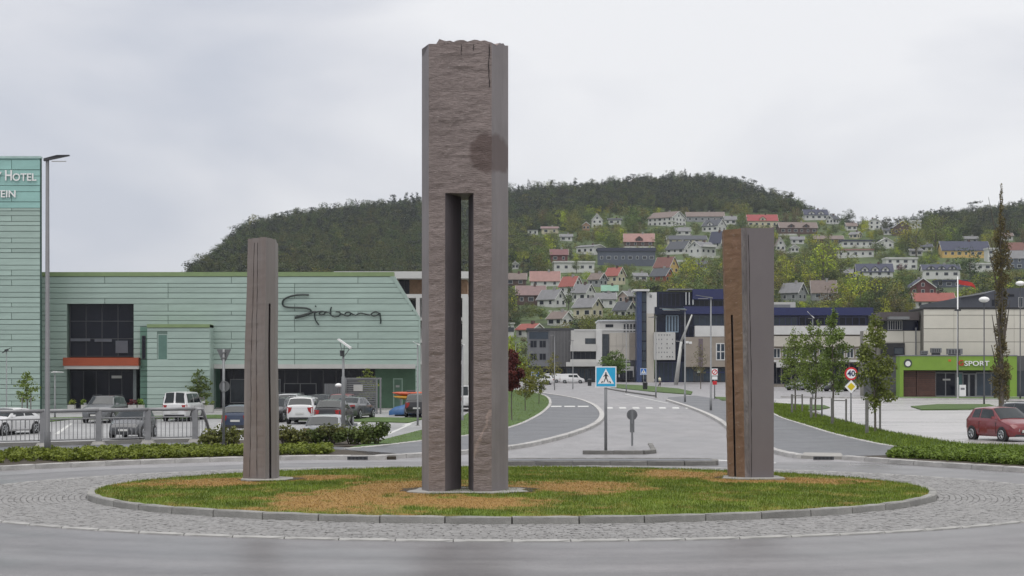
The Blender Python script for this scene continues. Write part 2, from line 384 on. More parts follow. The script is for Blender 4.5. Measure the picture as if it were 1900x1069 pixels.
for i in range(50):
    a, b = ik[i], ik[i + 1]; c = (a + b) / 2; o = obj('kerbstone', kms[(i * 5) % 6], root)
    o.location = (c.x, c.y, -.07 + rng.uniform(-.006, .006)); o.rotation_euler.z = math.atan2(b.y - a.y, b.x - a.x) + rng.uniform(-.004, .004)
# flush light edging stones round the cobbles
root = obj('apron_edging', None); root['kind'] = 'structure'
ee = [Vector((x, y, 0)) for x, y in circ(RO + .06, n=86)]; ee.append(ee[0].copy()); eme = stone_mesh((ee[1] - ee[0]).length - .02, .085, .055, M('pale_edging_stone', (.33, .325, .31), .6, .12, 3, rnd=.06), 9)
for a, b in zip(ee, ee[1:]):
    c = (a + b) / 2; o = obj('edging_stone', eme, root); o.location = (c.x, c.y, -.012); o.rotation_euler.z = math.atan2(b.y - a.y, b.x - a.x)

kerb('left_street_kerb', gl(K_left), 1.25, .24, .15, m_gran)
kerb('right_street_kerb', gl(K_r5), 1.25, .24, .15, m_gran)
kerb('lawn_kerb', gl(K_far1, 8), 1.2, .22, .13, m_gran, far=105)
kerb('path_kerb', gl(K_far2, 8), 1.2, .30, .15, m_gran, far=100)
kerb('exit_kerb', gl(K_r3, 8), 1.2, .30, .15, m_gran, far=100)
kerb('verge_kerb', gl(K_r4, 8), 1.2, .20, .13, m_gran, far=100)
xy = lambda P: [(p.x, p.y) for p in P]
# dark asphalt paths (they stand a kerb's height over the road)
far1, far2 = gl(K_far1, 8), gl(K_far2, 8)
f1 = [p for p in far1 if p.y > 0]
sheet('left_path', xy(far1) + xy(list(reversed(far2))), m_path, .10, skirt=.3)
r3, r4 = gl(K_r3, 8), gl(K_r4, 8)
sheet('right_path', xy(r3) + [tuple(G(*p).xy) for p in ((1560, 852), (1640, 850), (1768, 843))] + xy(list(reversed(r4))) + [tuple(G(*p).xy) for p in ((1400, 752), (1330, 742), (1290, 736), (1240, 739))], m_path, .10, skirt=.3)
# flat drop kerb between the path and the ring road
sheet('right_crossing', [tuple(G(*p).xy) for p in ((1486, 851), (1566, 853), (1560, 846), (1492, 845))], m_conc, .108, skirt=.2)
# lawns and beds
def lawn(name, pts, dz=.12, mat=None): return sheet(name, pts, mat or m_verge, dz, skirt=.9)
lawn('left_lawn', xy(far1) + [tuple(G(*p).xy) for p in ((900, 726), (905, 745), (860, 775), (790, 800), (705, 822))])
lk = gl(K_left)
back = [tuple(G(*p).xy) for p in ((735, 846), (615, 838), (450, 839), (300, 842), (100, 846), (0, 849), (-200, 858), (-500, 875))]
lawn('left_bed', xy(lk) + back, .1, m_soil)
sheet('left_pavement', back + [tuple(G(*p).xy) for p in ((-500, 845), (0, 829), (390, 823), (520, 826), (640, 834), (700, 843))], m_path, .085, skirt=1.3)
lawn('shrub_bed', [tuple(G(*p).xy) for p in ((385, 823.5), (385, 836), (505, 834), (708, 832), (708, 820), (520, 818))], .10, m_soil)
lawn('right_verge', xy(r4) + [tuple(G(*p).xy) for p in ((1900, 846), (2100, 852), (2100, 838), (1900, 832), (1800, 829), (1760, 825), (1650, 806), (1570, 786), (1500, 768), (1500, 757), (1436, 751))])
lawn('right_bed', xy(gl(K_r5)) + [tuple(G(*p).xy) for p in ((2300, 870), (2000, 852), (1768, 843), (1640, 851))], .11, m_soil)
sheet('plaza', [tuple(G(*p).xy) for p in ((1440, 757), (1505, 760), (1570, 786), (1650, 806), (1760, 825), (1900, 832), (2150, 840), (2300, 740), (1900, 738), (1640, 738), (1440, 741))], m_plaza, .02)
for nm, pp in (('grass_strip', ((1440, 750), (1530, 754), (1540, 758), (1520, 762), (1440, 762))), ('grass_strip', ((1690, 756), (1740, 752), (1835, 752), (1850, 757), (1800, 761), (1710, 762))),
               ('grass_strip', ((1128, 713), (1190, 716), (1258, 722), (1285, 728), (1282, 733), (1205, 727), (1130, 719))), ('grass_strip', ((1325, 738), (1360, 739), (1365, 745), (1340, 746))),
               ('store_verge', ((1640, 738), (1900, 739), (2000, 740), (2000, 743), (1640, 741)))):
    sheet(nm, [tuple(G(*p).xy) for p in pp], m_verge, .10, skirt=.3)
kerb('far_kerb', gl([(1125, 722), (1160, 728), (1215, 736)]), 2, .25, .15, m_grand, far=10)
kerb('store_kerb', gl([(1450, 738), (1560, 739.5), (1650, 741), (1780, 742.5), (1960, 744)]), 2, .3, .16, m_gran, far=10)
# splitter island and the long low island in front of it
def slab_px(name, pts, dz, mat): return sheet(name, [tuple(G(*p).xy) for p in pts], mat, dz, skirt=.3)
kerb('splitter_kerb', [G(*p) for p in ((1081, 843), (1214, 843), (1206, 828))], 1.1, .2, .14, m_grand)
slab_px('splitter_island', ((1081, 842.6), (1211, 842), (1203, 829), (1187, 831)), .11, m_road)
kerb('divider_kerb', [G(*p) for p in ((925, 864), (1327, 864), (1326, 858), (925, 858), (925, 863))], 1.2, .22, .15, m_grand)
slab_px('divider_island', ((930, 862.5), (1322, 862.5), (1322, 859), (930, 859)), .14, m_path)
# painted markings
mk = obj('zebra_crossing', None); mk['kind'] = 'structure'
def quad_px(name, pts, mat, parent, dz=.008, gf=G):
    P = [gf(*p, dz) for p in pts]; return MB().add([tuple(p) for p in P], [tuple(range(len(P)))]).build(name, mat, parent)
for k in range(7): quad_px('stripe', ((1125 + k * 24.6, 758.6), (1138 + k * 24.6, 758.6), (1136 + k * 24.6, 755.6), (1124 + k * 24.6, 755.6)), m_line, mk)
for k, x in enumerate((1022, 1047, 1072)): quad_px('stripe', ((x, 758), (x + 20, 758), (x + 20, 755.8), (x, 755.8)), m_line, mk, .112)
lm = obj('lane_markings', None); lm['kind'] = 'structure'
quad_px('edge_line', ((1290, 852.5), (1390, 858.5), (1440, 860), (1440, 859), (1390, 857), (1290, 851)), m_white, lm)
for a, b in (((985, 724), (1015, 720)), ((1160, 731), (1240, 748)), ((1395, 739), (1480, 742))): quad_px('edge_line', ((a[0], a[1] + 1), (b[0], b[1] + 1), b, a), m_line, lm, .01)
bl = obj('bay_markings', None); bl['kind'] = 'structure'
for a, b in (((622, 809), (668, 789)), ((715, 806), (760, 787)), ((560, 800), (600, 792)), ((650, 790), (690, 777)), ((745, 790), (775, 779)), ((100, 806), (130, 786)), ((395, 806), (405, 786)), ((250, 800), (262, 786))):
    quad_px('bay_line', (a, (a[0] + 9, a[1]), (b[0] + 5, b[1]), b), m_line, bl, .008, GL)
# thin lawn between car park and the mall
sheet('mall_verge', [tuple(GL(*p).xy) for p in ((60, 787), (130, 779), (400, 777), (760, 785), (790, 777), (400, 771), (60, 777))], m_verge, .06, skirt=.2, zf=zl)
sheet('mall_pavement', [(-44, 141), (-44, 128.5), (-8, 131), (-2.6, 134), (-2.6, 141)], m_plaza, .05, skirt=.2, zf=zl)

# ------------------------------------------------------------------ island turf with straw patches
def fb(x, y, s, o=4): return mnoise.fractal(Vector((x * s, y * s, 3.1)), 1.0, 2.0, o)
PATCH = [(-7.7, 45.2, 1.9, 1.9), (-3.3, 38.2, 1.9, 3.3), (-2.4, 42.5, 1.6, 2.2), (1.3, 42.0, 1.7, 2.0), (4.6, 48.6, 1.6, 2.8), (7.7, 46.2, 1.5, 1.8), (-5.0, 46.4, 1.2, 1.4), (-.9, 37.6, 1.6, 1.3), (5.6, 45.2, .9, .9)]
def straw(x, y):
    s = 0
    for px, py, rx, ry in PATCH:
        d = math.hypot((x - px) / rx, (y - py) / ry); s = max(s, 1.3 - d)
    s = (s + .75 * fb(x, y, .8) + .65 * fb(x, y, 3.2, 6)) * (1 if s > .05 else .45)
    return max(0., min(1., s * 2.2 - .1))
def isl_z(x, y):
    r = math.hypot(x - IC.x, y - IC.y) / IR; return .155 + .16 * (1 - r * r) + .012 * fb(x, y, 1.3)
m_turf, nt_, p_ = new_mat('island_turf')
def turf_nodes(nt, p, fine=26):
    L = nt.links.new; at = N(nt, 'ShaderNodeAttribute', attribute_name='straw'); ti = N(nt, 'ShaderNodeAttribute', attribute_name='tint')
    tc = N(nt, 'ShaderNodeTexCoord'); n1 = N(nt, 'ShaderNodeTexNoise'); n1.inputs['Scale'].default_value = 1.1; n1.inputs['Detail'].default_value = 7; L(tc.outputs['Object'], n1.inputs['Vector'])
    g = N(nt, 'ShaderNodeValToRGB'); g.color_ramp.elements[0].position = .35; g.color_ramp.elements[1].position = .65
    g.color_ramp.elements[0].color = (.082, .118, .014, 1); g.color_ramp.elements[1].color = (.150, .205, .028, 1); L(n1.outputs[0], g.inputs[0])
    s = N(nt, 'ShaderNodeValToRGB'); s.color_ramp.elements[0].position = .3; s.color_ramp.elements[1].position = .7
    s.color_ramp.elements[0].color = (.215, .120, .036, 1); s.color_ramp.elements[1].color = (.40, .25, .088, 1)
    n2 = N(nt, 'ShaderNodeTexNoise'); n2.inputs['Scale'].default_value = fine; n2.inputs['Detail'].default_value = 4; L(tc.outputs['Object'], n2.inputs['Vector']); L(n2.outputs[0], s.inputs[0])
    mx = N(nt, 'ShaderNodeMix', data_type='RGBA'); L(at.outputs['Fac'], mx.inputs['Factor']); L(g.outputs[0], mx.inputs['A']); L(s.outputs[0], mx.inputs['B'])
    a = N(nt, 'ShaderNodeMapRange'); a.inputs['To Min'].default_value = .62; a.inputs['To Max'].default_value = 1.38; L(ti.outputs['Fac'], a.inputs['Value'])
    v = N(nt, 'ShaderNodeVectorMath', operation='SCALE'); L(mx.outputs['Result'], v.inputs[0]); L(a.outputs[0], v.inputs['Scale']); L(v.outputs[0], p.inputs['Base Color'])
    p.inputs['Roughness'].default_value = .85; p.inputs['Specular IOR Level'].default_value = .2
turf_nodes(nt_, p_)
vs, fs, att = [], [], []
NR, NA = 44, 150
for i in range(NR + 1):
    for k in range(NA):
        r = (IR - .06) * i / NR; a = k / NA * 2 * math.pi; x = IC.x + r * math.sin(a); y = IC.y - r * math.cos(a)
        vs.append((x, y, isl_z(x, y))); att.append(straw(x, y))
fs = [(i * NA + k, i * NA + (k + 1) % NA, (i + 1) * NA + (k + 1) % NA, (i + 1) * NA + k) for i in range(NR) for k in range(NA)]
me = bpy.data.meshes.new('roundabout_island'); me.from_pydata(vs, [], fs); me.materials.append(m_turf)
a_ = me.attributes.new('straw', 'FLOAT', 'POINT'); a_.data.foreach_set('value', att)
a_ = me.attributes.new('tint', 'FLOAT', 'POINT'); a_.data.foreach_set('value', [.35] * len(att))
me.polygons.foreach_set('use_smooth', [True] * len(fs)); o = obj('roundabout_island', me); o['kind'] = 'structure'
BASES = []
def blades(name, spots, hmin, hmax, wid, mat, strawf=None, kind='stuff'):
    """spots: (x,y,z) arrays; one bent triangle pair per blade"""
    n = len(spots); P = np.array(spots); a = np.random.rand(n) * 2 * np.pi; h = hmin + (hmax - hmin) * np.random.rand(n); ln = (np.random.rand(n, 2) - .5) * .9
    st = np.array([strawf(p[0], p[1]) for p in spots]) if strawf else np.zeros(n)
    st = np.clip(st + (np.random.rand(n) - .5) * .5 * (st > .05), 0, 1); h = h * (1 - .55 * st); ln = ln * (1 + 2.2 * st[:, None])
    dx = np.cos(a) * wid / 2; dy = np.sin(a) * wid / 2; V = np.zeros((n, 3, 3))
    V[:, 0] = P - np.stack([dx, dy, 0 * dx], 1); V[:, 1] = P + np.stack([dx, dy, 0 * dx], 1)
    V[:, 2] = P + np.stack([ln[:, 0] * h, ln[:, 1] * h, h], 1)
    me = bpy.data.meshes.new(name); me.vertices.add(3 * n); me.vertices.foreach_set('co', V.ravel()); me.loops.add(3 * n); me.loops.foreach_set('vertex_index', np.arange(3 * n))
    me.polygons.add(n); me.polygons.foreach_set('loop_start', np.arange(0, 3 * n, 3)); me.update(calc_edges=True)
    a1 = me.attributes.new('straw', 'FLOAT', 'POINT'); a1.data.foreach_set('value', np.repeat(st, 3))
    t = np.repeat(np.random.rand(n), 3).reshape(n, 3); t[:, 2] = np.minimum(1, t[:, 2] + .1); a2 = me.attributes.new('tint', 'FLOAT', 'POINT'); a2.data.foreach_set('value', t.ravel())
    me.materials.append(mat); o = obj(name, me); o['kind'] = kind; return o
sp = []
while len(sp) < 130000:
    r = (IR - .1) * math.sqrt(rng.random()); a = rng.random() * 2 * math.pi; x = IC.x + r * math.sin(a); y = IC.y - r * math.cos(a)
    if y > 47 and rng.random() < .35: continue
    sp.append((x, y, isl_z(x, y) - .004))
tag(blades('island_grass', sp, .03, .085, .014, m_turf, straw), 'short green grass with straw coloured dry patches on the island', 'grass')
def in_poly(x, y, P):
    c = False; j = len(P) - 1
    for i in range(len(P)):
        if (P[i][1] > y) != (P[j][1] > y) and x < (P[j][0] - P[i][0]) * (y - P[i][1]) / (P[j][1] - P[i][1]) + P[i][0]: c = not c
        j = i
    return c
def fill(P, n, dz, zf=zg):
    xs = [p[0] for p in P]; ys = [p[1] for p in P]; out = []; g = 0
    while len(out) < n and g < n * 40:
        g += 1; x = rng.uniform(min(xs), max(xs)); y = rng.uniform(min(ys), max(ys))
        if in_poly(x, y, P): out.append((x, y, zf(y) + dz))
    return out
m_vg, nt_, p_ = new_mat('verge_grass_blades'); turf_nodes(nt_, p_)
P1 = xy(r4) + [tuple(G(*p).xy) for p in ((1900, 846), (1950, 846), (1950, 834), (1900, 832), (1800, 829), (1760, 825), (1650, 806), (1570, 786), (1500, 768), (1500, 757), (1436, 751))]
P2 = xy(far1) + [tuple(G(*p).xy) for p in ((900, 726), (905, 745), (860, 775), (790, 800), (705, 822))]
tag(blades('verge_grass', fill(P1, 26000, .11), .05, .16, .03, m_vg), 'rough green grass on the verge around the young trees', 'grass')
tag(blades('verge_grass', fill(P2, 12000, .11), .03, .07, .03, m_vg), 'mown green grass beside the curving path kerb', 'grass')

# ------------------------------------------------------------------ the three stone columns
def stone_mat(name, c0, c1, rough=.8, bump=.5, wave=(1.2, 1.2, 9), wsc=2.2, spots=0, rust=None, stain=None, vein=None, blotch=.55, dist=.7):
    m, nt, p = new_mat(name); L = nt.links.new
    tc = N(nt, 'ShaderNodeTexCoord'); mp = N(nt, 'ShaderNodeMapping'); mp.inputs['Scale'].default_value = wave; L(tc.outputs['Object'], mp.inputs[0])
    n1 = N(nt, 'ShaderNodeTexNoise'); n1.inputs['Scale'].default_value = wsc; n1.inputs['Detail'].default_value = 9; n1.inputs['Roughness'].default_value = .68; n1.inputs['Distortion'].default_value = dist; L(mp.outputs[0], n1.inputs['Vector'])
    r = N(nt, 'ShaderNodeValToRGB'); r.color_ramp.elements[0].position = .3; r.color_ramp.elements[1].position = .72
    r.color_ramp.elements[0].color = (*c0, 1); r.color_ramp.elements[1].color = (*c1, 1); L(n1.outputs[0], r.inputs[0]); last = r.outputs[0]
    def mixc(last, fac, col):
        x = N(nt, 'ShaderNodeMix', data_type='RGBA'); L(fac, x.inputs['Factor']); L(last, x.inputs['A']); x.inputs['B'].default_value = (*col, 1); return x.outputs['Result']
    def ramp(o, a, b):
        q = N(nt, 'ShaderNodeMapRange'); q.inputs['From Min'].default_value = a; q.inputs['From Max'].default_value = b; L(o, q.inputs['Value']); return q.outputs[0]
    nb = N(nt, 'ShaderNodeTexNoise'); nb.inputs['Scale'].default_value = .7; nb.inputs['Detail'].default_value = 5; L(tc.outputs['Object'], nb.inputs['Vector'])
    mm = N(nt, 'ShaderNodeMath', operation='MULTIPLY'); mm.inputs[1].default_value = blotch; L(ramp(nb.outputs[0], .42, .7), mm.inputs[0])
    last = mixc(last, mm.outputs[0], tuple(.6 * v for v in c0))
    if rust:
        q = N(nt, 'ShaderNodeTexNoise'); q.inputs['Scale'].default_value = 1.3; q.inputs['Detail'].default_value = 6
        m3 = N(nt, 'ShaderNodeMapping'); m3.inputs['Scale'].default_value = (1.5, 1.5, .35); L(tc.outputs['Object'], m3.inputs[0]); L(m3.outputs[0], q.inputs['Vector']); last = mixc(last, ramp(q.outputs[0], .35, .62), rust)
    if spots:
        q = N(nt, 'ShaderNodeTexNoise'); q.inputs['Scale'].default_value = 8; q.inputs['Detail'].default_value = 5; q.inputs['Roughness'].default_value = .75; m4 = N(nt, 'ShaderNodeMapping'); m4.inputs['Scale'].default_value = (1, 1, 2.2); L(tc.outputs['Object'], m4.inputs[0]); L(m4.outputs[0], q.inputs['Vector'])
        k = N(nt, 'ShaderNodeMath', operation='MULTIPLY'); k.inputs[1].default_value = spots; L(ramp(q.outputs[0], .60, .70), k.inputs[0]); last = mixc(last, k.outputs[0], (.42, .39, .36))
    if stain:                                                     # a damp, rust brown blotch that sits on the stone
        sx = N(nt, 'ShaderNodeSeparateXYZ'); L(tc.outputs['Object'], sx.inputs[0])
        cx, cz, rx, rz = stain; d = []
        for o_, c_, r_ in ((sx.outputs['X'], cx, rx), (sx.outputs['Z'], cz, rz)):
            a = N(nt, 'ShaderNodeMath', operation='SUBTRACT'); a.inputs[1].default_value = c_; L(o_, a.inputs[0])
            b = N(nt, 'ShaderNodeMath', operation='DIVIDE'); b.inputs[1].default_value = r_; L(a.outputs[0], b.inputs[0])
            c = N(nt, 'ShaderNodeMath', operation='MULTIPLY'); L(b.outputs[0], c.inputs[0]); L(b.outputs[0], c.inputs[1]); d.append(c.outputs[0])
        s = N(nt, 'ShaderNodeMath', operation='ADD'); L(d[0], s.inputs[0]); L(d[1], s.inputs[1])
        s2 = N(nt, 'ShaderNodeMath', operation='ADD'); nn = N(nt, 'ShaderNodeTexNoise'); nn.inputs['Scale'].default_value = 3; L(tc.outputs['Object'], nn.inputs['Vector'])
        s3 = N(nt, 'ShaderNodeMath', operation='MULTIPLY_ADD'); s3.inputs[1].default_value = 1.3; L(nn.outputs[0], s3.inputs[0]); L(s.outputs[0], s3.inputs[2])
        q = ramp(s3.outputs[0], 1.88, 1.45); k = N(nt, 'ShaderNodeMath', operation='MULTIPLY'); k.inputs[1].default_value = .68; L(q, k.inputs[0]); last = mixc(last, k.outputs[0], (.085, .055, .049))
    if vein:                                                      # pale mineral vein
        sx = N(nt, 'ShaderNodeSeparateXYZ'); L(tc.outputs['Object'], sx.inputs[0]); (x0, z0), (x1, z1) = vein
        k = (x1 - x0) / (z1 - z0)
        a = N(nt, 'ShaderNodeMath', operation='MULTIPLY_ADD'); a.inputs[1].default_value = -k; a.inputs[2].default_value = -(x0 - k * z0); L(sx.outputs['Z'], a.inputs[0])
        b = N(nt, 'ShaderNodeMath', operation='ADD'); L(sx.outputs['X'], b.inputs[0]); L(a.outputs[0], b.inputs[1])
        nn = N(nt, 'ShaderNodeTexNoise'); nn.inputs['Scale'].default_value = 5; nn.inputs['Detail'].default_value = 5; L(tc.outputs['Object'], nn.inputs['Vector'])
        c = N(nt, 'ShaderNodeMath', operation='MULTIPLY_ADD'); c.inputs[1].default_value = .3; c.inputs[2].default_value = -.15; L(nn.outputs[0], c.inputs[0])
        d = N(nt, 'ShaderNodeMath', operation='ADD'); L(b.outputs[0], d.inputs[0]); L(c.outputs[0], d.inputs[1]); ab = N(nt, 'ShaderNodeMath', operation='ABSOLUTE'); L(d.outputs[0], ab.inputs[0])
        e1 = ramp(ab.outputs[0], .055, .02); e2 = ramp(sx.outputs['Z'], z1 + .1, z1 - .1); kk = N(nt, 'ShaderNodeMath', operation='MULTIPLY'); L(e1, kk.inputs[0]); L(e2, kk.inputs[1])
        k2 = N(nt, 'ShaderNodeMath', operation='MULTIPLY'); k2.inputs[1].default_value = .5; L(kk.outputs[0], k2.inputs[0]); last = mixc(last, k2.outputs[0], (.42, .33, .29))
    L(last, p.inputs['Base Color']); p.inputs['Roughness'].default_value = rough; p.inputs['Specular IOR Level'].default_value = .35
    b = N(nt, 'ShaderNodeBump'); b.inputs['Strength'].default_value = bump; b.inputs['Distance'].default_value = .05; L(n1.outputs[0], b.inputs['Height']); L(b.outputs[0], p.inputs['Normal'])
    return m
def column(name, loc, label, outline, parts, h0, h1, mats, levels=.07, top=.1, seed=0, lean=None, topz=None):
    """parts: list of (z0, z1, outline) closed loops of (x, y, rough, matindex-for-edge-to-next); displaced prisms in ONE mesh"""
    rn = random.Random(seed); V, Fc, MI = [], [], []
    for z0, z1, loop, cap in parts:
        P = []                                                   # resample the outline
        for i, (x, y, ro, mi) in enumerate(loop):
            x2, y2 = loop[(i + 1) % len(loop)][:2]; L_ = math.hypot(x2 - x, y2 - y); n = max(1, int(L_ / .075))
            nx, ny = (y2 - y) / L_, -(x2 - x) / L_
            for k in range(n): P.append((x + (x2 - x) * k / n, y + (y2 - y) * k / n, ro, mi, nx, ny, min(k, n - k) / max(1, n / 2)))
        nz = max(2, int((z1 - z0) / levels)); n = len(P); b0 = len(V)
        for j in range(nz + 1):
            z = z0 + (z1 - z0) * j / nz
            for x, y, ro, mi, nx, ny, ed in P:
                lx, ly, sx_ = (tuple(lean(z)) + (1,))[:3] if lean else (0, 0, 1)
                d = 0
                if ro: d = ro * (mnoise.fractal(Vector((x * 1.6 + seed, y * 1.6, z * 7)), .9, 2.1, 5) + .5 * mnoise.fractal(Vector((x * 7 + seed, y * 7, z * 22)), 1, 2, 3) * .6) * min(1, .35 + ed * 1.5)
                zz = z
                if cap and j == nz: zz += topz(x, y) + top * mnoise.fractal(Vector((x * 4, y * 4, seed)), 1, 2, 4)
                V.append((x * sx_ + lx + nx * d, y + ly + ny * d, zz))
        for j in range(nz):
            for k in range(n): Fc.append((b0 + j * n + k, b0 + j * n + (k + 1) % n, b0 + (j + 1) * n + (k + 1) % n, b0 + (j + 1) * n + k)); MI.append(P[k][3])
        if cap:
            t0 = b0 + nz * n; cx = sum(V[t0 + k][0] for k in range(n)) / n; cy = sum(V[t0 + k][1] for k in range(n)) / n; prev = list(range(t0, t0 + n))
            for s_ in (.66, .33):
                nb = len(V)
                for k in range(n):
                    x, y, z = V[t0 + k]; x = cx + (x - cx) * s_; y = cy + (y - cy) * s_; V.append((x, y, z1 + topz(x, y) + top * mnoise.fractal(Vector((x * 4, y * 4, seed)), 1, 2, 4)))
                for k in range(n): Fc.append((prev[k], prev[(k + 1) % n], nb + (k + 1) % n, nb + k)); MI.append(0)
                prev = list(range(nb, nb + n))
            V.append((cx, cy, z1 + topz(cx, cy))); c_ = len(V) - 1
            for k in range(n): Fc.append((prev[k], prev[(k + 1) % n], c_)); MI.append(0)
        elif z1 < h1: pass
        if cap and z0 > h0 + .5:                                  # the soffit over the slot
            Fc.append(tuple(b0 + k for k in reversed(range(n)))); MI.append(1)
    me = bpy.data.meshes.new(name); me.from_pydata(V, [], Fc)
    for m in mats: me.materials.append(m)
    me.polygons.foreach_set('material_index', MI); me.update(); o = obj(name, me, None, loc)
    return tag(o, label, 'stone column', 'three upright stone columns on the roundabout')
s_rough = stone_mat('split_red_stone', (.185, .149, .139), (.325, .272, .255), .85, .9, (1.6, 1.6, 7), 4.5, spots=.9, blotch=.4, stain=(.52, 7.56, .40, .43), vein=((-.1, .1), (.85, 2.5)))
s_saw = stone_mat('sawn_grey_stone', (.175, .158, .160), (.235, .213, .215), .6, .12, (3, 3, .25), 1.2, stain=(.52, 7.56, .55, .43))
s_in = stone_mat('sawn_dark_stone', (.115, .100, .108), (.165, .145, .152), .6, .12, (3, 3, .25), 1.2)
s_red = stone_mat('rusty_stone', (.15, .085, .055), (.25, .155, .105), .8, .5, (1.5, 1.5, 2), 2, rust=(.19, .118, .072), spots=.6)
s_l = stone_mat('left_column_stone', (.175, .155, .148), (.26, .23, .218), .75, .25, (4.5, 4.5, .22), 1.4, rust=(.185, .150, .135), blotch=.15)
YB = 39.95
BL = (-1.05, YB, .24)
# big column: plan as seen in the photograph, front towards -y
H1, HS = 10.05, 6.68
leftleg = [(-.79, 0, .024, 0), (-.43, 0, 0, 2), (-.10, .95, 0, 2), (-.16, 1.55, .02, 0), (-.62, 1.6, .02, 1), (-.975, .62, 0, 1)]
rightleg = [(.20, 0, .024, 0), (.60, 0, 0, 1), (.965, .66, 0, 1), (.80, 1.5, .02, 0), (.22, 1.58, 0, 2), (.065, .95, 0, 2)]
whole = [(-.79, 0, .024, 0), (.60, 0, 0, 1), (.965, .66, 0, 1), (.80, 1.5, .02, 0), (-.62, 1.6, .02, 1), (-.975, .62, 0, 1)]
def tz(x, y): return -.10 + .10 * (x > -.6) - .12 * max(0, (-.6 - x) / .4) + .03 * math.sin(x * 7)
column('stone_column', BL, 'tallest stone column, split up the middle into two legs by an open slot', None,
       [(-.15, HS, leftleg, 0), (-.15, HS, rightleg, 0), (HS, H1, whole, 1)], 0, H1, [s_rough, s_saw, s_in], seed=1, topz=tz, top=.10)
# left column: broad rough face towards the camera's left, sawn face with a slot to the right
k_ = 45.3 / F
def ll(z): return (.10 * (z / 6.1) , 0)
lc = [(-.50, .30, .006, 0), (.14, 0, 0, 1), (.155 + .07, .09, 0, 2), (.225, .34, 0, 2), (.275, .34, 0, 2), (.275, .16, 0, 1), (.40, .33, 0, 1), (.36, 1.1, .02, 0), (-.35, 1.2, .03, 0)]
lt = [(-.50, .30, .006, 0), (.14, 0, 0, 1), (.40, .33, 0, 1), (.36, 1.1, .02, 0), (-.35, 1.2, .03, 0)]
ZL = (893 - 562) * k_
lcx = (449 + .5 * 64 - CX) * k_
def llean(z): return (.035 * (z / 6.15) - .02 * math.exp(-((z - 3.2) / 1.2) ** 2), 0, .955 - .19 * z / 6.15)
def taper(z): return llean(z)
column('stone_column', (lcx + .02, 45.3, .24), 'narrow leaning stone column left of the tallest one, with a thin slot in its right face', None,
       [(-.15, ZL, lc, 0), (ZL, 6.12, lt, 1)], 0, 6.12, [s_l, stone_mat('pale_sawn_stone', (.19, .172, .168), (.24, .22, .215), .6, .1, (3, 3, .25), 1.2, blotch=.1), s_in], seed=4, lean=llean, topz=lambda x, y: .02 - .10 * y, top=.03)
# right column: rust coloured face left with a thin slot, smooth grey face right
kr = 46.0 / F
rcx = (1397 - CX) * kr
rc = [(-.55, .42, .012, 0), (-.43, .30, 0, 2), (-.425, .60, 0, 2), (-.385, .60, 0, 2), (-.385, .255, .012, 0), (-.18, .05, .01, 3), (-.065, .035, 0, 3), (-.05, .0, 0, 1), (.60, 0.12, 0, 1), (.55, 1.1, .02, 0), (-.5, 1.2, .02, 0)]
rt = [(-.55, .42, .012, 0), (-.18, .05, .01, 3), (-.065, .035, 0, 3), (-.05, .0, 0, 1), (.60, 0.12, 0, 1), (.55, 1.1, .02, 0), (-.5, 1.2, .02, 0)]
s_grey = stone_mat('smooth_violet_grey_stone', (.150, .133, .138), (.176, .156, .161), .65, .06, (1.2, 1.2, .8), .5, blotch=.10, dist=0)
s_strip = stone_mat('fractured_grey_stone', (.12, .11, .115), (.28, .25, .24), .75, .9, (4, 4, 1.2), 2.4)
ZR = (890 - 583) * kr
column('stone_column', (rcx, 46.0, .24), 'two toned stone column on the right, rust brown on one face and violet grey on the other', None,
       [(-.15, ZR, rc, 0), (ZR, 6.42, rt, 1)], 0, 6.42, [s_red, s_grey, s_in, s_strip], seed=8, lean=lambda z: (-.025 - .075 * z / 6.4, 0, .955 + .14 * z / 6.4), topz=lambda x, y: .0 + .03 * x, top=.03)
# concrete footings
m_crack_shade = M('crack_shadow', (.035, .028, .027), .95, .2, 5)  # dark tone on thin tubes, painted as the shade inside the cracks
def crack(col, pts, r=.012):
    MB().tube(pts, [r * (1.4 if i % 3 else .7) for i in range(len(pts))], 4).build('crack', m_crack_shade, col)
cols = [o for o in COL.objects if o.name.startswith('stone_column')]
rc_ = random.Random(12)
big = [o for o in cols if abs(o.location.x + 1.05) < .01][0]; lef = min(cols, key=lambda o: o.location.x); rig = max(cols, key=lambda o: o.location.x)
crack(big, [(.545 + rc_.uniform(-.015, .015), -.012, 9.98 - .12 * i) for i in range(9)], .008); crack(big, [(-.07 + rc_.uniform(-.01, .01), -.012, 9.97 - .06 * i) for i in range(5)], .006); crack(big, [(.20 + rc_.uniform(-.01, .01), -.012, 9.97 - .05 * i) for i in range(4)], .006)
for f0, f1 in ((.30, .36), (.62, .55)):
    P_ = []
    for i in range(30):
        z = .1 + 5.9 * i / 29; f = f0 + (f1 - f0) * i / 29 + rc_.uniform(-.012, .012); x, y = -.50 + .64 * f, .30 - .30 * f; lx, ly, sx_ = llean(z); P_.append((x * sx_ + lx, y - .006, z))
    crack(lef, P_, .0045)
P_ = []
for i in range(24):
    z = .05 + 6.2 * i / 23; f = .10 - .08 * abs(i / 23 - .45) + rc_.uniform(-.008, .008); P_.append(((-.05 + .65 * f) * (.955 + .14 * z / 6.4) - .025 - .075 * z / 6.4, .12 * f - .006, z))
crack(rig, P_, .006)
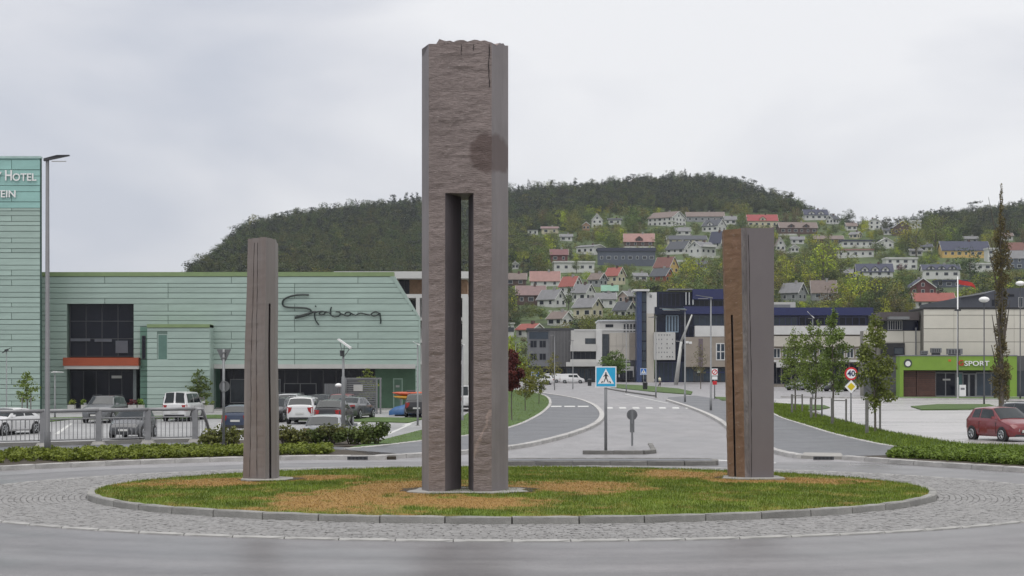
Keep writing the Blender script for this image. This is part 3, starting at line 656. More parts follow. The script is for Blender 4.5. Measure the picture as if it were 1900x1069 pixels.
def bare_soil(cx, cy, rx, ry, seed):
    r_ = random.Random(seed); n = 26; P = [(cx + rx * (1 + r_.uniform(-.12, .12)) * math.cos(k / n * 6.2832), cy + ry * (1 + r_.uniform(-.12, .12)) * math.sin(k / n * 6.2832)) for k in range(n)]
    m = MB(); m.add([(x, y, isl_z(x, y) + .012) for x, y in P] + [(cx, cy, isl_z(cx, cy) + .03)], [(k, (k + 1) % n, n) for k in range(n)]); o = m.build('bare_soil', m_soil); o['kind'] = 'structure'
bare_soil(-1.0, YB + .95, 1.62, 1.15, 1); bare_soil(lcx + .2, 45.3 + .7, .85, .85, 2); bare_soil(rcx + .05, 46 + .65, .92, .85, 3)
def footing(cx, cy, rx, ry, z, seed, label):
    r_ = random.Random(seed); n = 18; poly = []
    for k in range(n):
        a = k / n * 2 * math.pi; q = 1 + r_.uniform(-.09, .09); poly.append((cx + rx * q * math.copysign(abs(math.cos(a)) ** .7, math.cos(a)), cy + ry * q * math.copysign(abs(math.sin(a)) ** .7, math.sin(a))))
    m = MB(); m.add([(x, y, z - .3) for x, y in poly] + [(x, y, z) for x, y in poly] + [(cx + (x - cx) * .96, cy + (y - cy) * .96, z + .02) for x, y in poly],
                    [(i, (i + 1) % n, (i + 1) % n + n, i + n) for i in range(n)] + [(i + n, (i + 1) % n + n, (i + 1) % n + 2 * n, i + 2 * n) for i in range(n)] + [tuple(range(2 * n, 3 * n))])
    tag(m.build('concrete_footing', m_conc), label, 'footing', 'rough concrete footings under the stone columns')
footing(-1.0, YB + .75, 1.33, .93, .30, 1, 'rough concrete footing under the two legs of the tallest column')
footing(lcx + .1, 45.3 + .6, .62, .72, .285, 2, 'small concrete footing under the narrow left column')
footing(rcx + .05, 46 + .55, .78, .75, .285, 3, 'concrete footing under the rust and grey right column')

for px, py, lab in ((1527, 853.5, 'dark drain opening in the right street kerb'), (664, 853.5, 'dark drain opening in the left street kerb end')):
    p = G(px, py); t = thing('street_drain', p, lab, 'drain', 'kerb drains'); MB().box(-.35, .35, -.15, -.10, .01, .12).build('grate_frame', m_dark, t)
    for k in range(5): MB().box(-.3 + k * .13, -.24 + k * .13, -.165, -.145, .02, .11).build('grate_bar', m_black, t)
# ------------------------------------------------------------------ buildings: helper
class Bld:
    """a building as an Empty with box parts; px helpers give world positions at the depth of its front"""
    def __init__(s, name, Y, px, label, cat='building', zb=None, group=None):
        s.Y = Y; zb = zg(Y) if zb is None else zb; s.o = Vector(((px - CX) / F * Y, Y, zb)); s.root = thing(name, s.o, label, cat, group)
    def P(s, px, py, dy=0):
        p = W(px, py, s.Y); return Vector((p.x - s.o.x, dy, p.z - s.o.z))
    def X(s, px): return (px - CX) / F * s.Y - s.o.x
    def Z(s, py): return H + (HY - py) / F * s.Y - s.o.z
    def box(s, name, x0, x1, t, b, mat, y0=0., y1=8., parent=None, base=False):
        m = MB().box(s.X(x0), s.X(x1), y0, y1, -1.2 if base else s.Z(b), s.Z(t)); return m.build(name, mat, parent or s.root)
    def window(s, x0, x1, t, b, nx=1, ny=1, frame=None, glass=None, y=0., th=.05, name='window', pr=.03, sill=False):
        X0, X1, Z0, Z1 = s.X(x0), s.X(x1), s.Z(b), s.Z(t); m = MB(); y0 = y - pr
        xs = [X0 + (X1 - X0) * i / nx for i in range(nx + 1)]; zs = [Z0 + (Z1 - Z0) * i / ny for i in range(ny + 1)]
        for i, x in enumerate(xs): m.box(x - th / 2, x + th / 2, y0, y + .02, Z0 - th / 2, Z1 + th / 2)
        for i, z in enumerate(zs): m.box(X0 + th / 2, X1 - th / 2, y0 + .006, y + .018, z - th / 2 + .002, z + th / 2 - .002)
        f = m.build(name, frame or m_dark, s.root)
        for i in range(nx):
            for j in range(ny): MB().box(xs[i] + th / 2, xs[i + 1] - th / 2, y - .012, y + .01, zs[j] + th / 2, zs[j + 1] - th / 2).build('pane', glass or m_glass, f)
        return f
m_joint = M('dark_joint', (.12, .175, .15), .7)
def mint(name, col, rnd=.06): return M(name, col, .33, .12, .35, 0, stretch=(1, 1, 5), rnd=rnd, coat=.15)
m_mint = mint('mint_cladding', (.315, .405, .36)); m_mint2 = mint('turquoise_cladding', (.27, .47, .43), .05); m_mint3 = mint('hotel_mint_cladding', (.315, .41, .365), .07)
m_mintd = mint('shaded_green_panel', (.10, .20, .15)); m_olive = M('olive_cap', (.19, .26, .12), .5, .1)  # the green panel is a darker mint, shade put into its colour
m_orange = M('rust_orange_panel', (.29, .058, .020), .5, .12, 2); m_fascia = M('pale_fascia', (.42, .42, .40), .5, .08)
MP = {}
def plank_mesh(w_, h_, mat, th=.05):
    k = (round(w_, 3), round(h_, 3), mat.name)
    if k not in MP:
        m = MB(); b = .012
        m.add([(0, 0, 0), (w_, 0, 0), (w_, 0, h_), (0, 0, h_), (b, -th, b), (w_ - b, -th, b), (w_ - b, -th, h_ - b), (b, -th, h_ - b)],
              [(4, 5, 6, 7), (0, 1, 5, 4), (1, 2, 6, 5), (2, 3, 7, 6), (3, 0, 4, 7)])
        me = bpy.data.meshes.new('cladding_panel'); me.from_pydata(m.v, [], m.f); me.materials.append(mat); MP[k] = me
    return MP[k]
def clad(root, x0, x1, z0, z1, rows, length, matf, y=0., holes=(), xlim=None, gapf=None, rz=0, seed=1):
    """rows of separate panels on a wall; holes = (x0, x1, z0, z1); xlim(z) = right hand limit at that height"""
    r_ = random.Random(seed); zz = z0; k = 0
    while zz < z1 - .1:
        h_ = rows[k % len(rows)]; h_ = min(h_, z1 - zz); g = .02 if k % 4 else .034; hh = h_ - g
        xe = x1 if xlim is None else min(x1, xlim(zz + h_ / 2))
        cuts = sorted([(a, b) for a, b, c, d in holes if c < zz + h_ * .5 < d]); segs = []; a = x0
        for c, d in cuts:
            if c > a: segs.append((a, min(c, xe)))
            a = max(a, d)
        if a < xe: segs.append((a, xe))
        off = length * .5 * (k % 2) * (k % 3 > 0)
        for a, b in segs:
            ed = [a] + [x for x in np.arange(x0 - off, x1 + length, length) if a + .5 < x < b - .5] + [b]
            for c, d in zip(ed, ed[1:]):
                if d - c < .06: continue
                wq = round(d - c - .02, 2); hq = round(hh, 2)
                o = obj('cladding_panel', plank_mesh(wq, hq, matf(zz)), root); dd = r_.uniform(-.006, .006)
                o.location = (c, y + dd, zz) if not rz else (y + dd, c, zz)
                if rz: o.rotation_euler.z = rz
        zz += h_; k += 1
# ---- the shopping centre
YM = 137.
B = Bld('shopping_centre', YM, 430, 'long mint green clad shopping centre with big black handwritten sign and slanted end', 'shopping centre', zb=zl(YM)); R_ = B.root
xs1 = lambda z: np.interp(z, [B.Z(590), B.Z(517)], [B.X(778), B.X(731)])
XA, XB = B.X(77), B.X(779); ZT = B.Z(513); ZS = B.Z(676)
# body behind the cladding (with the slanted end)
m = MB(); m.prism([(B.X(262), B.Z(561)), (B.X(262), -1), (B.X(397), -1), (B.X(397), ZS), (B.X(771), ZS), (B.X(771), -1), (XB, -1), (XB, B.Z(592)), (B.X(760), B.Z(561))], .03, .9)
m.prism([(XA, B.Z(561)), (B.X(760), B.Z(561)), (B.X(732), ZT - .02), (XA, ZT - .02)], .03, .9); m.prism([(XA, -1), (B.X(125), -1), (B.X(125), B.Z(561)), (XA, B.Z(561))], .03, .9); m.prism([(B.X(248), B.Z(664)), (B.X(262), B.Z(664)), (B.X(262), B.Z(561)), (B.X(248), B.Z(561))], .03, .9)
m.build('wall', m_joint, R_)
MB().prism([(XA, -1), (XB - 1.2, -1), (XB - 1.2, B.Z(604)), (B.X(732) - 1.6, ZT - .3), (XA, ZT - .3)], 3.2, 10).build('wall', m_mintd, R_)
MB().prism([(B.X(730.5), B.Z(513)), (B.X(733), B.Z(513)), (B.X(780), B.Z(590)), (B.X(780), B.Z(755)), (B.X(777), B.Z(755)), (B.X(777), B.Z(592)), (B.X(724), B.Z(513))], -.09, .2).build('edge_trim', m_mint, R_)
holes = [(B.X(125), B.X(248), B.Z(684), B.Z(560)), (B.X(125), B.X(262), -2, B.Z(684)), (B.X(262), B.X(396), -2, B.Z(603)), (B.X(397), B.X(771), -2, ZS)]
clad(R_, XA + .02, XB - .02, .0, ZT, [.42, .42, .30, .55, .42], 9.6, lambda z: m_mint, holes=holes, xlim=xs1)
# olive roof cap, white coping further back
B.box('roof_cap', 77, 731, 505, 513, m_olive, -.10, .8)
MB().box(B.X(180), B.X(455), 5, 6, ZT, B.Z(503.5) + .02).build('roof_parapet', m_fascia, R_)
for x in (298, 385, 402, 430): MB().box(B.X(x), B.X(x + 12), 6.5, 8, ZT, B.Z(499)).build('roof_vent', m_galv, R_)
# big recessed window over the entrance
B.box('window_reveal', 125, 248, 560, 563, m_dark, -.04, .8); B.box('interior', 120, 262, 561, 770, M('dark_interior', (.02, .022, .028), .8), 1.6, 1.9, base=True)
B.window(127, 246, 563, 661, 4, 3, m_dark, m_glass, y=.55, th=.06)
for i, (x0, x1, y0, y1) in enumerate(((128, 165, 628, 633), (173, 205, 629, 634), (212, 235, 632, 655))): B.box('interior_fitting', x0, x1, y0, y1, M('interior_%d' % i, (.10, .11, .13), .7), .44, .50)
B.box('entrance_canopy', 124, 263, 664, 679, m_orange, -1.2, .5)
B.box('canopy_fascia', 126, 263, 679, 685, m_fascia, -1.15, .5)
B.window(127, 246, 688, 757, 5, 1, m_dark, m_glass, y=.75, th=.07)
B.box('entrance_column', 248, 254, 685, 760, M('grey_column', (.13, .15, .15), .6), -.2, .3, base=True)
B.box('entrance_sign', 204, 223, 697, 702, m_fascia, .55, .6)
# projecting stair box with its own cladding
PX0, PX1 = B.X(281), B.X(396)
MB().box(PX0, PX1, -1.6, .0, -1, B.Z(604)).build('projecting_bay', m_joint, R_)
clad(R_, PX0, PX1, .0, B.Z(609), [.42, .42, .30, .55, .42], 9.6, lambda z: m_mint, y=-1.6, holes=[(B.X(300), B.X(318), B.Z(668), B.Z(622))], seed=5)
MB().box(PX1 - .02, PX1 + .03, -1.64, -.0, -1, B.Z(609)).build('side_panel', m_mint, R_)
B.box('bay_cap', 281, 396, 603, 609, m_olive, -1.72, .05)
B.window(301, 318, 622, 668, 1, 1, m_mint, M('green_glass', (.09, .17, .14), .2), y=-1.6)
# return wall of the bay (faces the entrance)
MB().box(B.X(262), PX0, -.4, 0, -1, B.Z(606)).build('return_wall', m_joint, R_)
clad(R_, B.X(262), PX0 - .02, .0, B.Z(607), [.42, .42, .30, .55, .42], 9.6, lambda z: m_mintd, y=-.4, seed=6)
B.window(266, 272, 624, 666, 1, 1, m_dark, m_glass, y=-.46)
# recessed shop front under the overhang
B.box('soffit_band', 397, 771, 676, 684, m_fascia, -.06, 3.2)
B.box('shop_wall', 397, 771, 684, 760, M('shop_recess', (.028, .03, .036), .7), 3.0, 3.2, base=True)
B.window(400, 690, 686, 752, 12, 1, m_dark, m_glass, y=2.6, th=.09)
B.window(418, 512, 704, 748, 2, 1, m_galv, m_glass2, y=2.5, th=.06); B.window(520, 580, 712, 745, 2, 1, m_galv, m_glass, y=2.5, th=.05)
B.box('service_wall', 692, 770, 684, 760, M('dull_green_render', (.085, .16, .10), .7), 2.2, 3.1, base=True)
d = B.window(727, 743, 703, 758, 1, 1, M('pale_green_frame', (.30, .42, .34), .5), M('green_door', (.10, .19, .13), .5), y=2.18, th=.09, name='door')
B.box('notice', 731, 738, 715, 719, m_fascia, 2.12, 2.15)
# handwritten sign
SG = [[(575, 141), (545, 140), (505, 142), (470, 150), (440, 165), (430, 184), (436, 201), (460, 209), (510, 211), (555, 213), (580, 221), (588, 234), (575, 246), (545, 257), (515, 264), (500, 268), (508, 260), (540, 252), (575, 242), (605, 234), (614, 240)],
      [(609, 232), (606, 255), (612, 280), (624, 299), (630, 306)], [(610, 200), (614, 207)], [(612, 238), (632, 232), (652, 231), (664, 238), (656, 248), (640, 250), (632, 242), (645, 233), (672, 236), (694, 242)],
      [(699, 207), (694, 225), (695, 248), (710, 260), (735, 259), (748, 247), (742, 236), (722, 234)], [(744, 243), (762, 248), (775, 254), (792, 256), (805, 246), (798, 237), (780, 238), (772, 248)], [(804, 240), (818, 248), (834, 253), (845, 246), (862, 241), (884, 246), (905, 250)],
      [(964, 243), (945, 235), (925, 240), (918, 250), (932, 257), (952, 252), (964, 241), (968, 262), (970, 285), (969, 300)], [(885, 246), (900, 252), (918, 250)]]
for st in SG:
    pts = [B.P(380 + x / 2.969, 500 + y / 2.969, -.19) for x, y in st]
    MB().tube(smooth_line(pts, 4), .055 if len(st) < 15 else .075, 6).build('sign_letter', M('black_sign', (.012, .022, .02), .5), R_)
# ---- hotel tower
YHt = 133.
B = Bld('hotel_tower', YHt, 20, 'tall mint green hotel tower at the left edge with white capital letters on top', 'hotel', zb=zl(YHt)); R_ = B.root
XR = B.X(75); XL = XR - 9
q_ = [(XL, .03), (XR - .02, .03), (XR - 4.6, 14), (XL, 14)]; MB().add([(x, y, -1) for x, y in q_] + [(x, y, B.Z(292)) for x, y in q_], [(3, 2, 1, 0), (4, 5, 6, 7), (0, 1, 5, 4), (1, 2, 6, 5), (2, 3, 7, 6), (3, 0, 4, 7)]).build('wall', m_joint, R_)
ztop = B.Z(293); zt2 = B.Z(386)
clad(R_, XL, XR, .0, zt2, [.42, .36, .50, .42, .30], 4.6, lambda z: m_mint3, seed=9)
clad(R_, XL, XR, zt2, ztop, [.46, .74, .46, .70], 4.6, lambda z: m_mint2, seed=10)
B.box('corner_trim', 74.5, 76.5, 294, 770, M('dark_green_trim', (.03, .07, .055), .5), -.02, .2)
B.box('roof_cap', -130, 75.5, 290, 294, M('pale_cap', (.35, .48, .45), .5), -.12, .5)
m_let = M('white_letters', (.75, .75, .74), .45, .04)
def word(txt, px0, px1, py, hpx, mat, B, y, name='sign_letter', shadow=None):
    zc = B.Z(py); sz = hpx / F * B.Y / .70; o = text_mesh(txt, sz, mat, name, B.root, (B.X(px0), y, zc), ext=.05, align='LEFT', bold=.012 * sz)
    bpy.context.view_layer.update(); wd = max(v.co.x for v in o.data.vertices) - min(v.co.x for v in o.data.vertices); o.scale.x = (B.X(px1) - B.X(px0)) / wd; return o
word('Y', -7, 5, 328, 15, m_let, B, -.16); word('H', 9.5, 22, 327, 19, m_let, B, -.16); word('OTEL', 24, 68, 330, 13.5, m_let, B, -.16); word('TEIN', -10, 30, 361, 13, m_let, B, -.16)
# wall mounted lamp pair by the tower corner
# ---- building behind the shopping centre (white slabs, tan brick)
YK = 176.
B = Bld('apartment_building', YK, 740, 'white framed apartment block with tan brick wall rising behind the slanted green wall end', 'apartment building'); R_ = B.root
m_wr = M('white_render', (.56, .56, .545), .6, .08, .8); m_tan = M('tan_brick', (.30, .19, .12), .85, .25, 4, .5, 30)
B.box('wall', 640, 866, 545, 700, m_wr, 2.4, 14, base=True)
B.box('brick_wall', 660, 866, 517, 545, m_tan, 2.2, 12)
B.box('roof_slab', 620, 872, 504, 517, m_wr, -.3, 13)
B.window(738, 757, 517, 544, 2, 1, m_dark, m_glass, y=2.18)
B.window(800, 835, 519, 544, 3, 1, m_dark, m_glass, y=2.18)
B.box('balcony_slab', 735, 868, 546, 553, m_wr, -.2, 2.3); B.box('fin_wall', 858, 868, 553, 700, m_wr, -.2, 2.3, base=True); B.box('fin_wall', 772, 779, 553, 606, m_wr, -.2, 2.3)
for k, (a, b) in enumerate(((556, 587), (600, 628), (640, 668))):
    B.window(752, 772, a, b, 2, 1, m_dark, m_glass, y=2.38); B.window(785, 856, a, b, 4, 1, m_dark, m_glass, y=2.38)
    B.box('balcony_slab', 779, 858, b + 2, b + 8, m_wr, 0, 2.35)
# ---- town centre
YC = 336.
m_fin = M('grey_fin', (.20, .195, .195), .6, .12, 2, rnd=.12); m_gwall = M('grey_cladding', (.15, .155, .165), .6, .15, 1); m_cream = M('cream_render', (.46, .43, .375), .7, .07, .5)
m_beige = M('beige_stone', (.27, .235, .195), .75, .12, .6, rnd=.05); m_offw = M('off_white_render', (.46, .455, .435), .65, .07, .5); m_navy = M('navy_panel', (.007, .013, .082), .35, .15, .5, coat=.2); m_navyd = M('dark_navy_glass', (.006, .010, .028), .12, .3, .4, spec=.25)
m_bg = M('blue_grey_glass', (.035, .05, .068), .15, .3, .6, spec=.35)
B = Bld('grey_office', YC, 1018, 'grey three storey office with vertical fins beside the white vans', 'office building'); R_ = B.root
B.box('wall', 979, 1059, 613, 680, m_gwall, .2, 14); B.box('ground_floor', 981, 1058, 680, 712, m_black, .5, 14, base=True)
B.box('roof_slab', 977, 1067, 609, 613, m_dark, -.1, 14)
for r in ((632, 645), (656, 668)): B.window(984, 996, *r, 2, 1, m_gwall, m_glass, y=.18); B.window(1001, 1013, *r, 2, 1, m_gwall, m_glass, y=.18)
B.box('glazed_wall', 982, 1017, 616, 629, m_bg, .1, .2)
for k in range(17): B.box('fin', 1020 + k * 2.7, 1021.2 + k * 2.7, 613.5, 681, m_fin, -.1, .2)
for k in range(4): B.window(984 + k * 18, 999 + k * 18, 684, 706, 2, 1, m_dark, m_glass, y=.48)
B = Bld('white_office', YC - 3, 1118, 'white stepped office with terrace bands and a dark window strip, left of the blue tower', 'office building'); R_ = B.root
B.box('wall', 1060, 1182, 613, 672, m_offw, .2, 15); B.box('upper_storey', 1112, 1182, 596, 613, m_offw, .6, 13); B.box('roof_slab', 1110, 1184, 593.5, 596, M('pale_roof', (.5, .52, .54), .5), .3, 13)
B.box('roof_slab', 1066, 1184, 611, 613.5, m_wr, .1, 15)
B.window(1124, 1138, 602, 607, 2, 1, m_dark, m_glass, y=.58)
for k in range(4): B.window(1157 + k * 6, 1161 + k * 6, 601, 616, 1, 2, m_offw, m_glass, y=.14)
B.window(1086, 1105, 628, 638, 3, 1, m_dark, m_glass2, y=.18)
B.box('terrace_band', 1058, 1106, 640, 652, m_offw, -.8, .2); B.box('window_band', 1059, 1105, 652, 667, m_black, -.1, .2); B.window(1060, 1104, 653, 666, 5, 1, m_dark, m_glass, y=-.12)
B.box('terrace_band', 1058, 1106, 667, 672, m_offw, -.8, .2); B.box('canopy', 1050, 1112, 672, 680, m_offw, -1.4, .2)
B.box('ground_floor', 1050, 1182, 680, 712, m_black, .8, 14, base=True)
for k in range(5): B.window(1053 + k * 11, 1062 + k * 11, 684, 706, 2, 1, m_dark, m_bg, y=.78)
B.box('pier', 1106, 1117, 614, 712, m_wr, -.5, .5, base=True); B.box('dark_strip', 1117, 1130, 620, 680, m_black, -.1, .2); B.window(1118, 1129, 621, 680, 2, 6, m_dark, m_glass2, y=-.12)
for k in range(4): B.box('stone_panel', 1131 + k * 12.4, 1143 + k * 12.4, 618, 642, m_beige if k > 2 else m_cream, -.02, .2); B.box('stone_panel', 1131 + k * 12.4, 1143 + k * 12.4, 642.6, 668, m_beige if k > 2 else m_cream, -.02, .2)
B.box('shop_wall', 1148, 1176, 680, 700, m_offw, -.1, .8); B.window(1150, 1174, 688, 704, 4, 1, m_dark, m_glass, y=-.12)
B.box('shutter', 1170, 1180, 669, 712, m_dark, .1, .8, base=True)
B = Bld('blue_office', YC - 6, 1270, 'dark blue glass office block with slim blue tower and white perforated bay', 'office building'); R_ = B.root
B.box('tower', 1181, 1190, 541, 712, M('blue_column', (.03, .05, .12), .35), -1.2, 3, base=True); B.box('tower_glass', 1190, 1199, 541, 712, m_navyd, -.8, 3, base=True); B.box('roof_slab', 1174, 1204, 537.5, 541, m_wr, -1.6, 4)
for k in range(9): B.window(1191, 1198, 545 + k * 18, 560 + k * 18, 1, 1, m_dark, m_bg, y=-.82, th=.04)
B.box('white_shaft', 1199, 1218, 543, 582, m_wr, -.7, 3); B.box('stone_shaft', 1199, 1213, 582, 712, m_cream, -.7, 3, base=True)
text_mesh('a', 1.1, m_dark, 'emblem', R_, (B.X(1207), -.74, B.Z(549)), ext=.02, align='CENTER')
B.box('wall', 1218, 1350, 541, 700, m_navyd, .4, 16, base=True)
B.box('roof_band', 1284, 1352, 537, 556, m_navy, -1.0, .4); B.box('floor_band', 1268, 1352, 569, 583, m_navy, -1.0, .4)
B.box('roof_slab', 1240, 1284, 536, 538.5, m_galv, -1.0, 4); B.box('curved_band', 1214, 1268, 570, 584, m_navyd, -.9, .4); B.box('balcony_rail', 1228, 1270, 573, 575.5, M('pale_rail', (.22, .30, .33), .4), -1.5, -1.3)
B.window(1290, 1350, 558, 568, 7, 1, m_navy, m_glass, y=.38); B.window(1288, 1350, 585, 603, 6, 1, m_navy, m_bg, y=.38); B.window(1222, 1262, 544, 568, 5, 1, m_navy, m_glass, y=.38)
B.window(1236, 1258, 586, 616, 4, 1, M('pale_blue_frame', (.22, .30, .38), .4), m_bg, y=-.2, th=.14); B.window(1262, 1286, 586, 660, 3, 4, m_navy, m_glass, y=.3)
for k in (1271, 1277, 1284): B.box('stair_post', k, k + 2, 543, 566, M('pale_post', (.40, .42, .43), .5), -.9, -.7)
B.box('perforated_bay', 1212, 1251, 617, 668, m_offw, -2.2, .4)
for i in range(7):
    for j in range(6):
        if rng.random() < .62: B.box('perforation', 1215 + i * 5, 1216.6 + i * 5, 621 + j * 8, 623.5 + j * 8, m_black if rng.random() < .3 else m_gwall, -2.23, -2.19)
B.window(1216, 1280, 672, 708, 8, 1, m_navy, m_bg, y=.3, th=.1)
B.box('white_band', 1288, 1352, 605, 625, m_wr, -1.6, .4)
B.box('beige_wall', 1270, 1352, 626, 681, m_beige, -2.0, .4)
B.box('bay_stripe', 1294, 1302, 629, 680, M('mauve_stone', (.14, .11, .12), .7), -2.06, -2); B.window(1327, 1350, 638, 668, 3, 2, m_wr, m_bg, y=-2.02, th=.18)
B.box('ground_floor', 1270, 1352, 681, 712, m_black, -1.4, .4, base=True)
for k in range(5): B.window(1272 + k * 16, 1285 + k * 16, 684, 708, 2, 1, m_dark, m_glass2 if k % 2 else m_bg, y=-1.42)
B.box('shop_sign', 1292, 1299, 684, 692, M('sign_white', (.5, .52, .5), .5), -1.6, -1.5); text_mesh('+', 1.1, M('sign_green', (.03, .2, .06), .5), 'sign_letter', R_, (B.X(1295.5), -1.62, B.Z(688)), ext=.01)
B.box('blue_panel', 1304, 1352, 690, 692, m_navy, -1.46, -1.42)
YR = 262.
B = Bld('long_shop_building', YR, 1530, 'long beige shop building with dark blue roof band behind the young trees', 'shop building'); R_ = B.root
B.box('wall', 1430, 1640, 604, 712, m_beige, .3, 18, base=True); B.box('upper_storey', 1425, 1615, 584, 604, m_navyd, 1.4, 14); B.box('roof_band', 1422, 1621, 570.5, 585, m_navy, .2, 15)
B.window(1438, 1482, 588, 603, 4, 1, m_navy, m_bg, y=1.38, th=.12); B.window(1560, 1610, 588, 603, 4, 1, m_navy, m_glass, y=1.38, th=.12); B.window(1486, 1556, 588, 603, 6, 1, m_navy, m_glass, y=1.38, th=.12)
B.box('white_band', 1430, 1612, 605, 621, m_wr, -.3, .3); B.box('stone_band', 1430, 1640, 624, 643, m_cream, -.4, .3)
B.box('roof_hut', 1438, 1482, 559, 571, m_offw, 3, 9); B.box('roof_hut', 1436, 1470, 564, 571, m_galv, 1.8, 3)
for k in range(12): B.window(1436 + k * 17, 1448 + k * 17, 647, 664, 2, 1, m_wr, m_glass2, y=.28, th=.1)
B.box('shop_canopy', 1430, 1610, 668, 672, m_wr, -1.2, .3)
for k in range(10): B.window(1434 + k * 18, 1449 + k * 18, 675, 712, 2, 1, m_dark, m_glass, y=.28, th=.1)
B.box('pale_panel', 1438, 1462, 668, 682, m_offw, -1.3, -1.2)
YS = 186.
B = Bld('cream_hall', YS, 1780, 'cream panelled retail hall with black roof edge behind the green shop front', 'retail building'); R_ = B.root
m_cp = M('cream_panel', (.57, .545, .475), .65, .06, .5, rnd=.035); m_cj = M('cream_joint', (.20, .19, .165), .8)
B.box('wall', 1716, 2080, 573, 745, m_cj, .06, 7, base=True); B.box('wall', 1608, 1716, 613, 745, m_cj, 1.66, 3.5, base=True)
B.box('roof_edge', 1713, 2080, 570.5, 573.5, m_black, -.08, 7)
for (a, b) in ((574, 584.5), (585.5, 609.5), (610.5, 634), (635, 662), (663, 690)):
    for x0 in range(1714, 2070, 56): B.box('cladding_panel', x0, x0 + 55.5, a, b, m_cp, 0, .06)
for (a, b) in ((613.5, 634), (635, 662)):
    for x0 in (1648, 1684): B.box('cladding_panel', x0, x0 + 34.5 if x0 < 1680 else 1714, a, b, m_cp, 1.6, 1.66)
B.box('cladding_panel', 1608, 1647.5, 613.5, 640, m_cp, 1.6, 1.66)
m_bp = M('brown_grey_cladding', (.085, .072, .072), .6, .15, 2, stretch=(8, 1, 1))
B.box('penthouse', 1640, 1713, 578, 593, m_bp, 1.7, 6); B.box('penthouse_base', 1655, 1713, 593, 612.5, m_navyd, 2.2, 6); B.window(1656, 1682, 594, 611, 6, 1, m_wr, m_navyd, y=2.18, th=.05); B.box('awning', 1652, 1690, 587, 592.5, m_galv, .6, 2.2)
B.box('side_porch', 1640, 1684, 636, 660, m_black, 1.3, 1.62); B.window(1664, 1681, 645, 657, 1, 1, m_navyd, m_glass2, y=1.28)
B.box('lower_wall', 1608, 1668, 662, 745, M('grey_lower_wall', (.10, .105, .108), .65), 1.2, 1.6, base=True)
B.box('drain_pipe', 1704.5, 1706.5, 607, 662, m_galv, 1.45, 1.6)
m_gr = M('lime_green_panel', (.185, .31, .035), .5, .07, 1.5); YG = 183.
B = Bld('sport_shop', YG, 1776, 'lime green framed sports shop front with brown slat wall and glass doors', 'shop'); R_ = B.root
B.box('fascia', 1668, 1885, 660.5, 687, m_gr, -.35, 1.4); B.box('pier', 1668, 1675, 687, 741, m_gr, -.35, 1.4, base=True); B.box('pier', 1872, 1885, 687, 741, m_gr, -.35, 1.4, base=True); B.box('roof_trim', 1667, 1886, 659, 661, m_galv, -.4, 1.4)
B.box('back_wall', 1675, 1872, 687, 741, m_black, .9, 1.4, base=True)
m_sl = M('brown_wood_slat', (.085, .038, .026), .6, .25, 3, rnd=.15)
for k in range(13): B.box('slat', 1675.5, 1701, 688 + k * 3.8, 691.2 + k * 3.8, m_sl, .3, .9); B.box('slat', 1702, 1737, 688 + k * 3.8, 691.2 + k * 3.8, m_sl, .25, .9)
B.window(1739, 1776, 692, 735, 2, 1, m_galv, m_glass, y=.7, th=.09); B.window(1777, 1789, 692, 735, 1, 1, m_galv, M('teal_glass', (.03, .10, .10), .2), y=.7, th=.09)
d = B.window(1790, 1800, 694, 736, 1, 1, m_galv, m_glass, y=.7, th=.1, name='door'); d = B.window(1802, 1813, 694, 736, 1, 1, m_galv, m_glass, y=.7, th=.1, name='door'); B.window(1815, 1870, 692, 735, 4, 1, m_galv, m_bg, y=.7, th=.09)
B.box('poster', 1752, 1766, 703, 706, m_fascia, .6, .65)
word('G', 1776, 1785, 674, 10, M('red_letter', (.5, .02, .02), .4), B, -.45); word('SPORT', 1787, 1833, 675, 9, m_let, B, -.45)
B.box('red_dot', 1758, 1763, 667, 671, M('orange_dot', (.5, .12, .02), .5), -.37, -.35)
e_ = MB().disc((B.X(1683), B.Z(674)), .42, -.42, -.36, 20).build('emblem', m_dark, R_); MB().disc((B.X(1683), B.Z(675)), .27, -.46, -.43, 12).build('emblem_face', m_let, e_)
B = Bld('grey_shop', YG + .5, 1990, 'dark grey shop front right of the lime green one', 'shop'); B.box('wall', 1886.5, 2070, 660, 745, M('slate_panel', (.085, .085, .09), .6), .2, 3, base=True); B.window(1888, 1960, 688, 738, 4, 1, m_dark, m_glass2, y=.18)
# roof plant on the low roof of the shop
for nm, x0, x1, y0, y1, lab in (('ventilation_unit', 1708, 1721, 651, 659, 'small white vent box leftmost on the green shop roof'), ('ventilation_unit', 1727, 1746, 646, 656, 'louvred roof unit in the middle on the green shop roof'), ('ventilation_unit', 1757, 1785, 647, 659, 'widest silver roof unit, rightmost on the green shop roof')):
    t = thing(nm, W((x0 + x1) / 2, y1, YG + .8), lab, 'ventilation unit', 'units on the green shop roof'); hw = (x1 - x0) / 2 / F * YG; hh = (y1 - y0) / F * YG
    MB().box(-hw, hw, -.3, .3, .08, hh).build('housing', m_galv, t)
    for k in range(4): MB().box(-hw * .8 + k * hw * .42, -hw * .8 + k * hw * .42 + hw * .2, -.34, -.3, .15, hh * .85).build('louvre', m_dark, t)
    MB().box(-hw * .8, hw * .8, -.2, .2, -.25, .08).build('stand', m_dark, t)
